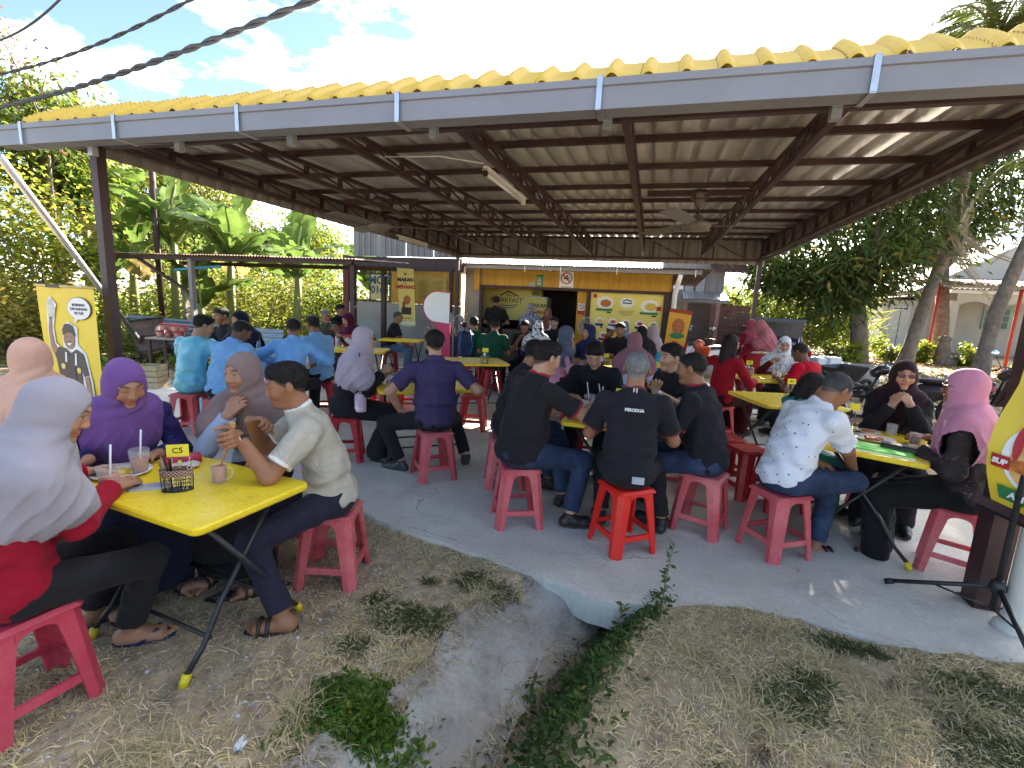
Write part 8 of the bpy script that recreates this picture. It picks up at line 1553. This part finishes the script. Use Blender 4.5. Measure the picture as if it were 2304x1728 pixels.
dp = empty('drain_pipe', (2.03, 2.98, 0), 0, 'white plastic downpipe standing beside the front maroon post', 'pipe'); MB().tube([(0, 0, -0.05), (0.0, 0, 2.50), (0.0, -0.12, 2.6)], 0.052, 14).build('pipe', M_wht, dp); MB().lathe([(0.075, -0.02), (0.08, 0.02), (0.06, 0.05), (0.052, 0.05)], n=14).build('mortar_collar', M_conc, dp)
# orange banner by the kitchen
ob = empty('orange_banner', (0.64, 11.2, 0), 0, 'orange and yellow food banner standing by the kitchen corner', 'banner')
def ob_(o): o.location = (-0.64, -11.2, 0); return o
Mor = mat('orange_vinyl', rgb('#e3a21f'), rough=0.42, var=0.05)
ob_(polyd(ob, 'sheet', [(0.34, 0.30), (0.72, 0.25), (0.90, 1.63), (0.42, 1.68)], 11.2, 0.008, Mor)); ob_(polyd(ob, 'header', [(0.414, 1.60), (0.888, 1.545), (0.90, 1.63), (0.42, 1.68)], 11.191, 0.003, mat('header_red', rgb('#a8431f')))); ob_(disc(ob, 'food_picture', (0.63, 1.28), 0.14, 0.19, 11.191, 0.003, M_food, 12)); ob_(disc(ob, 'leaf_picture', (0.62, 1.08), 0.16, 0.07, 11.188, 0.003, M_grn, 12)); ob_(disc(ob, 'cup_picture', (0.58, 0.82), 0.13, 0.14, 11.191, 0.003, M_red, 10)); ob_(pl(ob, 'caption', 0.45, 0.72, 0.62, 0.68, 11.19, 0.003, M_grn)); ob_(MB().tube([(0.62, 11.23, 0), (0.66, 11.23, 1.68)], 0.01, 6).build('pole', M_black, ob)); ob_(MB().box((0.62, 11.23, 0.008), (0.4, 0.25, 0.015)).build('foot', M_black, ob))
for k in range(3): ob_(pl(ob, 'print_line', 0.40, 0.58, 0.36 + 0.07*k, 0.385 + 0.07*k, 11.19, 0.003, M_brown))
# ================================================================ left clutter
drm = empty('oil_drum', (-9.95, 7.55, 0.0), 0, 'tilted rusty black oil drum beside the corrugated sheets', 'drum'); drm.rotation_euler = (0.10, -0.14, 0)
MB().lathe([(0.29, 0.02), (0.30, 0.0), (0.30, 0.29), (0.31, 0.30), (0.30, 0.31), (0.30, 0.59), (0.31, 0.6), (0.30, 0.61), (0.30, 0.88), (0.305, 0.9), (0.28, 0.9), (0.28, 0.86), (0.001, 0.86)], n=24).build('barrel', mat('rusty_black_drum', (0.06, 0.045, 0.04), rough=0.7, var=0.3, vscale=4, dirt=(0.2, 0.1, 0.06), dscale=4, damt=0.6), drm); MB().lathe([(0.31, 0.90), (0.32, 0.93), (0.30, 0.94), (0.001, 0.96)], n=24).build('lid', M_black, drm)
cs = empty('corrugated_sheets', (-9.6, 8.1, 0), 0, 'low fence of grey corrugated sheets behind the blue shirts', 'fence')
M_zs = mat('blue_grey_zinc', (0.30, 0.35, 0.40), rough=0.4, metal=0.5, var=0.15, vscale=3)
for k in range(4):
    n = 60; xx = np.linspace(0, 1.12, 8); zz = np.linspace(0.02, 0.92 - 0.03*k, n); XX, ZZ = np.meshgrid(xx, zz, indexing='ij'); YY = 0.018*np.cos(ZZ/0.09*2*pi) + 0.10*ZZ
    o = npmesh('sheet', np.stack([XX - 2.05 + 1.08*k, YY + 0.02*(k % 2), ZZ], -1).reshape(-1, 3), gridfaces(8, n), M_zs, cs, smooth=True)
jt = empty('side_table', (-7.75, 6.2, 0), 0.2, 'small wooden table holding jars behind the turquoise tunic', 'table'); MB().box((0, 0, 0.73), (0.75, 0.4, 0.025)).build('table_top', M_gwood, jt)
for sx in (-1, 1):
    for sy in (-1, 1): MB().box((sx*0.33, sy*0.16, 0.36), (0.04, 0.04, 0.715)).build('leg', M_brown, jt)
jm = [mat('biscuit_jar', rgb('#a8786a'), rough=0.3, var=0.3, vscale=25), mat('biscuit_jar2', rgb('#8a5148'), rough=0.3, var=0.3, vscale=25)]
for k in range(8):
    j = empty('jar', (-8.02 + 0.14*(k % 4) + 0.01*k, 6.16 + 0.04*(k % 3), 0.743 + 0.115*(k // 4)), 0, ('lower ', 'upper ')[k // 4] + ('first', 'second', 'third', 'fourth')[k % 4] + ' red lidded biscuit jar from the drum on the side table', 'jar', 'jars stacked on the side table'); MB().lathe([(0.055, 0), (0.058, 0.01), (0.058, 0.08), (0.05, 0.088)], n=14).build('glass', jm[k % 2], j); MB().lathe([(0.056, 0.089), (0.057, 0.112), (0.001, 0.113)], n=14).build('lid', M_red, j)
cr = empty('wooden_crate', (-7.55, 5.6, 0), 0.4, 'small pale wooden crate on the ground by the turquoise tunic', 'crate')
for k in range(4):
    for s in (-1, 1): MB().box((0, s*0.14, 0.05 + 0.09*k), (0.34, 0.015, 0.075)).build('slat', mat('pale_wood', (0.42, 0.34, 0.2), rough=0.8, var=0.2), cr); MB().box((s*0.165, 0, 0.05 + 0.09*k), (0.015, 0.27, 0.075)).build('slat', mat('pale_wood'), cr)
# ================================================================ vehicles
M_tyre = mat('tyre', (0.02, 0.02, 0.02), rough=0.85, var=0.1); M_rim = mat('alloy_rim', (0.5, 0.5, 0.5), rough=0.3, metal=0.7); M_chrome = mat('chrome', (0.7, 0.7, 0.7), rough=0.12, metal=1.0, var=0.0); M_tail = mat('tail_lamp', rgb('#a01515'), rough=0.15, var=0.0); M_mirror = mat('mirror_glass', (0.6, 0.75, 0.9), rough=0.05, metal=0.8, var=0.0)
M_carp = mat('car_paint', attr=True, rough=0.22, var=0.03, vscale=3, coat=0.8, spec=0.6)
def torus(b, c, R, r, ax='x', n=28, m=8):
    P = [(0, R*cos(t), R*sin(t)) for t in np.linspace(0, 2*pi, n+1)]; P = [(c[0], c[1]+p[1], c[2]+p[2]) if ax == 'x' else (c[0]+p[1], c[1], c[2]+p[2]) for p in P]; return b.tube(P, r, m, caps=False)
def rbx(p, c, h, r): q = np.abs(p - np.array(c)) - (np.array(h) - r); return np.sqrt((np.maximum(q, 0)**2).sum(1)) + np.minimum(q.max(1), 0) - r
def car(loc, rz, paint, label, boot_open=False):
    T = empty('parked_car', loc, rz, label, 'car', 'cars parked in the yard')
    def f(p):
        d = rbx(p, (0, 0, 0.56), (0.82, 2.05, 0.30), 0.16); zc = (p[:, 2] - 0.8)/0.6; tp = np.array(p); tp[:, 0] = p[:, 0]/(1 - 0.22*np.clip(zc, 0, 1)); tp[:, 1] = (p[:, 1] + 0.15)/(1 - 0.36*np.clip(zc, 0, 1)) ; d = smn(d, rbx(tp, (0, -0.0, 0.98), (0.76, 1.25, 0.42), 0.12), 0.08)
        for sx in (-1, 1):
            for yy in (-1.28, 1.30): q = p - np.array((sx*0.80, yy, 0.31)); d = np.maximum(d, -np.maximum(np.sqrt(q[:, 1]**2 + q[:, 2]**2) - 0.36, np.abs(q[:, 0]) - 0.24))
        if boot_open: d = smx(d, -rbx(p, (0, -1.68, 0.82), (0.58, 0.36, 0.26), 0.06), 0.02)
        return d
    V, F = snet(f, (-0.95, -2.2, 0.15), (0.95, 2.2, 1.5), 0.035); c = np.tile(np.array(paint), (len(V), 1)); zz = V[:, 2]
    gl = (zz > 0.90) & (zz < 1.30); pil = (np.abs(np.abs(V[:, 1] + 0.1) - 0.05) < 0.05) | (np.abs(V[:, 0]) > 0.9); c[gl & ~pil & (np.abs(V[:, 1] + 0.15) < 1.2)] = (0.02, 0.025, 0.03); c[(np.abs(zz - 0.42) < 0.05) & (np.abs(V[:, 1]) > 1.9)] = (0.03, 0.03, 0.03)
    if boot_open: c[(np.abs(V[:, 0]) < 0.57) & (V[:, 1] < -1.33) & (V[:, 1] > -2.02) & (zz < 0.92) & (zz > 0.5)] = (0.02, 0.02, 0.022)
    npmesh('body', V, F, M_carp, T, smooth=True, col=c)
    for sx in (-1, 1):
        for yy in (-1.28, 1.30):
            w = torus(MB(), (sx*0.74, yy, 0.31), 0.235, 0.075).build('wheel', M_tyre, T); MB().tube([(sx*0.70, yy, 0.31), (sx*0.80, yy, 0.31)], 0.19, 16).build('hub', M_rim, w)
        MB().bbox((sx*0.70, -2.03, 0.66), (0.22, 0.05, 0.16), 0.01).build('tail_light', M_tail, T); MB().bbox((sx*0.62, 2.03, 0.66), (0.3, 0.05, 0.14), 0.01).build('headlight', M_clear, T); MB().bbox((sx*0.88, 0.62, 0.98), (0.12, 0.10, 0.10), 0.02).build('wing_mirror', M_black, T)
    MB().box((0, -2.065, 0.52), (0.44, 0.012, 0.11)).build('number_plate', M_black, T); MB().bbox((0, -2.04, 0.40), (1.5, 0.08, 0.10), 0.02).build('rear_bumper', M_black, T)
    if boot_open:
        lid = MB(); n = 8; prof = [(-1.30 + 0.0*t, 0.98 + 0.0) for t in range(1)]
        V = []
        for i in range(n+1):
            t = i/n; yy = -1.28 - 0.52*t; z1 = 0.98 + 0.50*t + 0.05*sin(pi*t); V += [(-0.62, yy, z1), (0.62, yy, z1), (0.62, yy + 0.03, z1 + 0.035), (-0.62, yy + 0.03, z1 + 0.035)]
        F = [(4*i, 4*i+1, 4*i+5, 4*i+4) for i in range(n)] + [(4*i+3, 4*i+7, 4*i+6, 4*i+2) for i in range(n)] + [(4*i, 4*i+4, 4*i+7, 4*i+3) for i in range(n)] + [(4*i+1, 4*i+2, 4*i+6, 4*i+5) for i in range(n)] + [(0, 3, 2, 1), (4*n, 4*n+1, 4*n+2, 4*n+3)]
        l = MB().add(V, F, True).build('boot_lid', mat('lid_lining', (0.16, 0.15, 0.15), rough=0.5), T); MB().bbox((0, -1.80, 1.47), (1.2, 0.06, 0.10), 0.02).build('lid_edge', _solid(paint, 0.3), l)
        for sx in (-1, 1): MB().tube([(sx*0.55, -1.6, 0.86), (sx*0.55, -1.45, 1.12)], 0.014, 6).build('lid_strut', M_steel, T)
    return T
gzr = lambda x, y: float(ground_z(x, y))
car((3.55, 15.9, gzr(3.55, 15.9)), radians(-8), (0.03, 0.04, 0.07), 'dark blue sedan with its boot open behind the workers', True)
car((2.95, 19.9, gzr(2.95, 19.9)), radians(4), (0.62, 0.64, 0.66), 'white car with a sunlit roof parked behind the open boot')
def bike(loc, rz, body, accent, label, sport=False, lean=0.0):
    T = empty('motorcycle', loc, rz, label, 'motorcycle', 'parked motorcycles'); T.rotation_euler = (0, lean, rz); mb = mat('bike_%s' % label[:14].replace(' ', '_'), body, rough=0.25, coat=0.5, var=0.03); ma = mat('bikeacc_%s' % label[:14].replace(' ', '_'), accent, rough=0.3, var=0.05)
    R = 0.285
    for yy, nm in ((0.62, 'front_wheel'), (-0.62, 'rear_wheel')):
        w = torus(MB(), (0, yy, R), R - 0.035, 0.038 if not sport else 0.05).build(nm, M_tyre, T); r_ = torus(MB(), (0, yy, R), R - 0.075, 0.012); 
        for k in range(10): a = k*pi/5; r_.tube([(0.0, yy, R), (0, yy + (R-0.08)*cos(a), R + (R-0.08)*sin(a))], 0.005 if not sport else 0.012, 4, smooth=False)
        r_.tube([(-0.05, yy, R), (0.05, yy, R)], 0.04, 10); r_.build('rim', M_rim, w)
    MB().tube([(0.06, 0.62, R), (0.06, 0.42, 0.78)], 0.02, 8).tube([(-0.06, 0.62, R), (-0.06, 0.42, 0.78)], 0.02, 8).build('fork', M_black, T)
    V, F = snet(lambda p: smn(cap(p, (0, 0.62, R + 0.14), (0, 0.80, R + 0.10), 0.075, 0.05), cap(p, (0, 0.62, R + 0.14), (0, 0.42, R + 0.12), 0.075, 0.05), 0.05), (-0.15, 0.25, 0.2), (0.15, 0.95, 0.6), 0.022); npmesh('front_mudguard', V, F, mb, T, smooth=True)
    def shield(p): a = np.array(p); d = rbx(a @ rotm((1, 0, 0), 0.42), (0, 0.50, 0.36), (0.20, 0.035, 0.27), 0.03); return np.maximum(d, -1) if not sport else smn(d, ell(p, (0, 0.40, 0.62), (0.20, 0.34, 0.20)), 0.05)
    V, F = snet(shield, (-0.3, -0.1, 0.15), (0.3, 0.95, 1.05), 0.022); npmesh('leg_shield' if not sport else 'fairing', V, F, mb, T, smooth=True)
    V, F = snet(lambda p: smn(ell(p, (0, 0.40, 0.86), (0.13, 0.11, 0.10)), ell(p, (0, 0.49, 0.80), (0.12, 0.08, 0.09)), 0.04), (-0.25, 0.2, 0.6), (0.25, 0.7, 1.05), 0.02); npmesh('headlight_cowl', V, F, mb, T, smooth=True); MB().sphere((0, 0.555, 0.82), 0.07, 14, 10, (1, 0.5, 0.8)).build('headlight', M_clear, T)
    V, F = snet(lambda p: smn(smn(ell(p, (0, -0.42, 0.60), (0.14, 0.42, 0.13)), cap(p, (0, -0.5, 0.64), (0, -0.92, 0.78), 0.10, 0.05), 0.06), cap(p, (0, 0.30, 0.46), (0, -0.25, 0.50), 0.07, 0.10), 0.06), (-0.25, -1.1, 0.3), (0.25, 0.5, 0.95), 0.024); npmesh('body_panels', V, F, ma if not sport else mb, T, smooth=True)
    V, F = snet(lambda p: ell(p, (0, -0.42, 0.745), (0.14, 0.42, 0.065)), (-0.25, -1.0, 0.6), (0.25, 0.15, 0.9), 0.022); npmesh('seat', V, F, M_black, T, smooth=True)
    MB().bbox((0, 0.02, 0.30), (0.26, 0.36, 0.24), 0.03).build('engine', mat('engine_alloy', (0.22, 0.22, 0.22), rough=0.4, metal=0.5), T); MB().tube([(0.14, -0.1, 0.26), (0.15, -0.5, 0.30), (0.15, -0.85, 0.42)], [0.03, 0.045, 0.05], 10).build('exhaust', M_chrome, T)
    MB().tube([(-0.34, 0.27, 0.94), (-0.2, 0.34, 0.98), (0, 0.38, 0.95), (0.2, 0.34, 0.98), (0.34, 0.27, 0.94)], 0.012, 8).build('handlebar', M_black, T)
    for s in (-1, 1):
        m = MB().tube([(s*0.22, 0.33, 0.97), (s*0.30, 0.36, 1.18)], 0.006, 6).build('mirror_stalk', M_black, T); MB().sphere((s*0.32, 0.36, 1.22), 0.06, 12, 8, (1.1, 0.25, 0.7)).build('mirror', M_mirror, m); MB().tube([(s*0.24, 0.33, 0.955), (s*0.36, 0.26, 0.935)], 0.018, 8).build('grip', M_black, T); MB().tube([(s*0.045, -0.62, R), (s*0.10, -0.30, 0.36)], 0.018, 6).build('swing_arm', M_black, T)
    MB().bbox((0, -0.93, 0.72), (0.12, 0.05, 0.08), 0.01).build('tail_lamp', M_tail, T); return T
bike((4.11, 8.91, gzr(4.11, 8.91)), radians(72), (0.018, 0.018, 0.02), (0.03, 0.02, 0.022), 'black underbone motorcycle parked behind the sunglasses woman', lean=0.1)
bike((1.55, 12.9, 0.0), radians(145), rgb('#c2552a'), (0.6, 0.58, 0.55), 'orange and white motorcycle near the zinc porch', False, 0.1)
bike((1.05, 13.8, 0.0), radians(150), rgb('#a3201f'), (0.55, 0.55, 0.55), 'red and white motorcycle parked behind the orange one', False, 0.1)
bike((-6.35, 8.9, 0.0), radians(60), rgb('#8c1c22'), rgb('#7a1a20'), 'dark red motorcycle standing under the lean-to', False, 0.08)
bike((6.1, 9.6, gzr(6.1, 9.6)), radians(10), rgb('#3a2a2c'), rgb('#2c2224'), 'dark scooter half hidden by the yellow food banner', False, -0.08)
# yard clutter
wb = empty('wheelbarrow', (3.95, 11.4, gzr(3.95, 11.4)), radians(-60), 'old dark wheelbarrow behind the bright red tee shirt', 'wheelbarrow')
MB().add([(-0.3, -0.35, 0.62), (0.3, -0.35, 0.62), (0.34, 0.4, 0.66), (-0.34, 0.4, 0.66), (-0.18, -0.22, 0.36), (0.18, -0.22, 0.36), (0.2, 0.25, 0.34), (-0.2, 0.25, 0.34)], [(4, 7, 6, 5), (0, 1, 5, 4), (1, 2, 6, 5), (2, 3, 7, 6), (3, 0, 4, 7)]).build('tray', M_black, wb)
for s in (-1, 1): MB().tube([(s*0.06, 0.75, 0.2), (s*0.2, 0.2, 0.33), (s*0.26, -0.95, 0.62)], 0.018, 8).build('shaft', M_tube, wb); MB().tube([(s*0.2, -0.25, 0.36), (s*0.24, -0.35, 0.0)], 0.015, 6).build('stand_leg', M_tube, wb)
torus(MB(), (0, 0.75, 0.19), 0.15, 0.04).build('wheel', M_tyre, wb)
M_plank = mat('sun_bleached_plank', (0.42, 0.38, 0.32), rough=0.85, var=0.25, vscale=8)
for k in range(8):
    x, y = 5.0 + 0.13*k, 15.3 + 0.08*((k*3) % 5); tag(MB().box((x, y, gzr(x, y) + 0.05 + 0.06*(k % 3)), (0.12, 1.7 + 0.15*((k*2) % 4), 0.05), 0.9 + 0.12*((k*5) % 4)).build('plank', M_plank), ('topmost', 'crooked', 'short', 'long', 'greyest', 'split', 'lower', 'hidden')[k] + ' sun bleached plank in the pile near the mango trunk', 'plank', 'loose planks in the yard')
for k, (x, l) in enumerate(((4.62, 'white foam box beside the dark blue sedan'), (4.98, 'longer white foam box leaning on the plank pile'))): tag(MB().bbox((x, 15.2 + 0.1*k, gzr(x, 15.2) + 0.20), (0.32 + 0.1*k, 0.5, 0.38), 0.03, 0.5).build('foam_box', M_wht), l, 'box', 'foam boxes by the sedan')
st = empty('stone_seat', (9.75, 19.6, gzr(9.75, 19.6)), 0.3, 'weathered stump shaped like a seat beside the red posts', 'stump'); V, F = snet(lambda p: smn(cap(p, (0, 0, 0.0), (-0.05, 0, 0.85), 0.22, 0.16), cap(p, (0, 0, 0.12), (0.9, 0.1, 0.10), 0.17, 0.15), 0.12) + folds(p, 5, 0.012, 0.3), (-0.5, -0.4, -0.1), (1.3, 0.5, 1.15), 0.04); npmesh('stump', V, F, M_bark, st, smooth=True); MB().lathe([(0.19, 0.84), (0.20, 0.90), (0.12, 0.98), (0.001, 1.0)], (-0.05, 0, 0), 12).build('cap_stone', M_bark, st)
rk = MB().sphere((5.05, 12.9, gzr(5.05, 12.9) + 0.14), 0.24, 12, 8, (1.0, 0.9, 0.8)); tag(rk.build('boulder', mat('pale_rock', (0.4, 0.34, 0.28), rough=0.95, var=0.3, vscale=6, bump=0.6)), 'pale round boulder behind the black motorcycle', 'rock')
if 'sc' in _txt: bpy.data.scenes.remove(_txt['sc'])
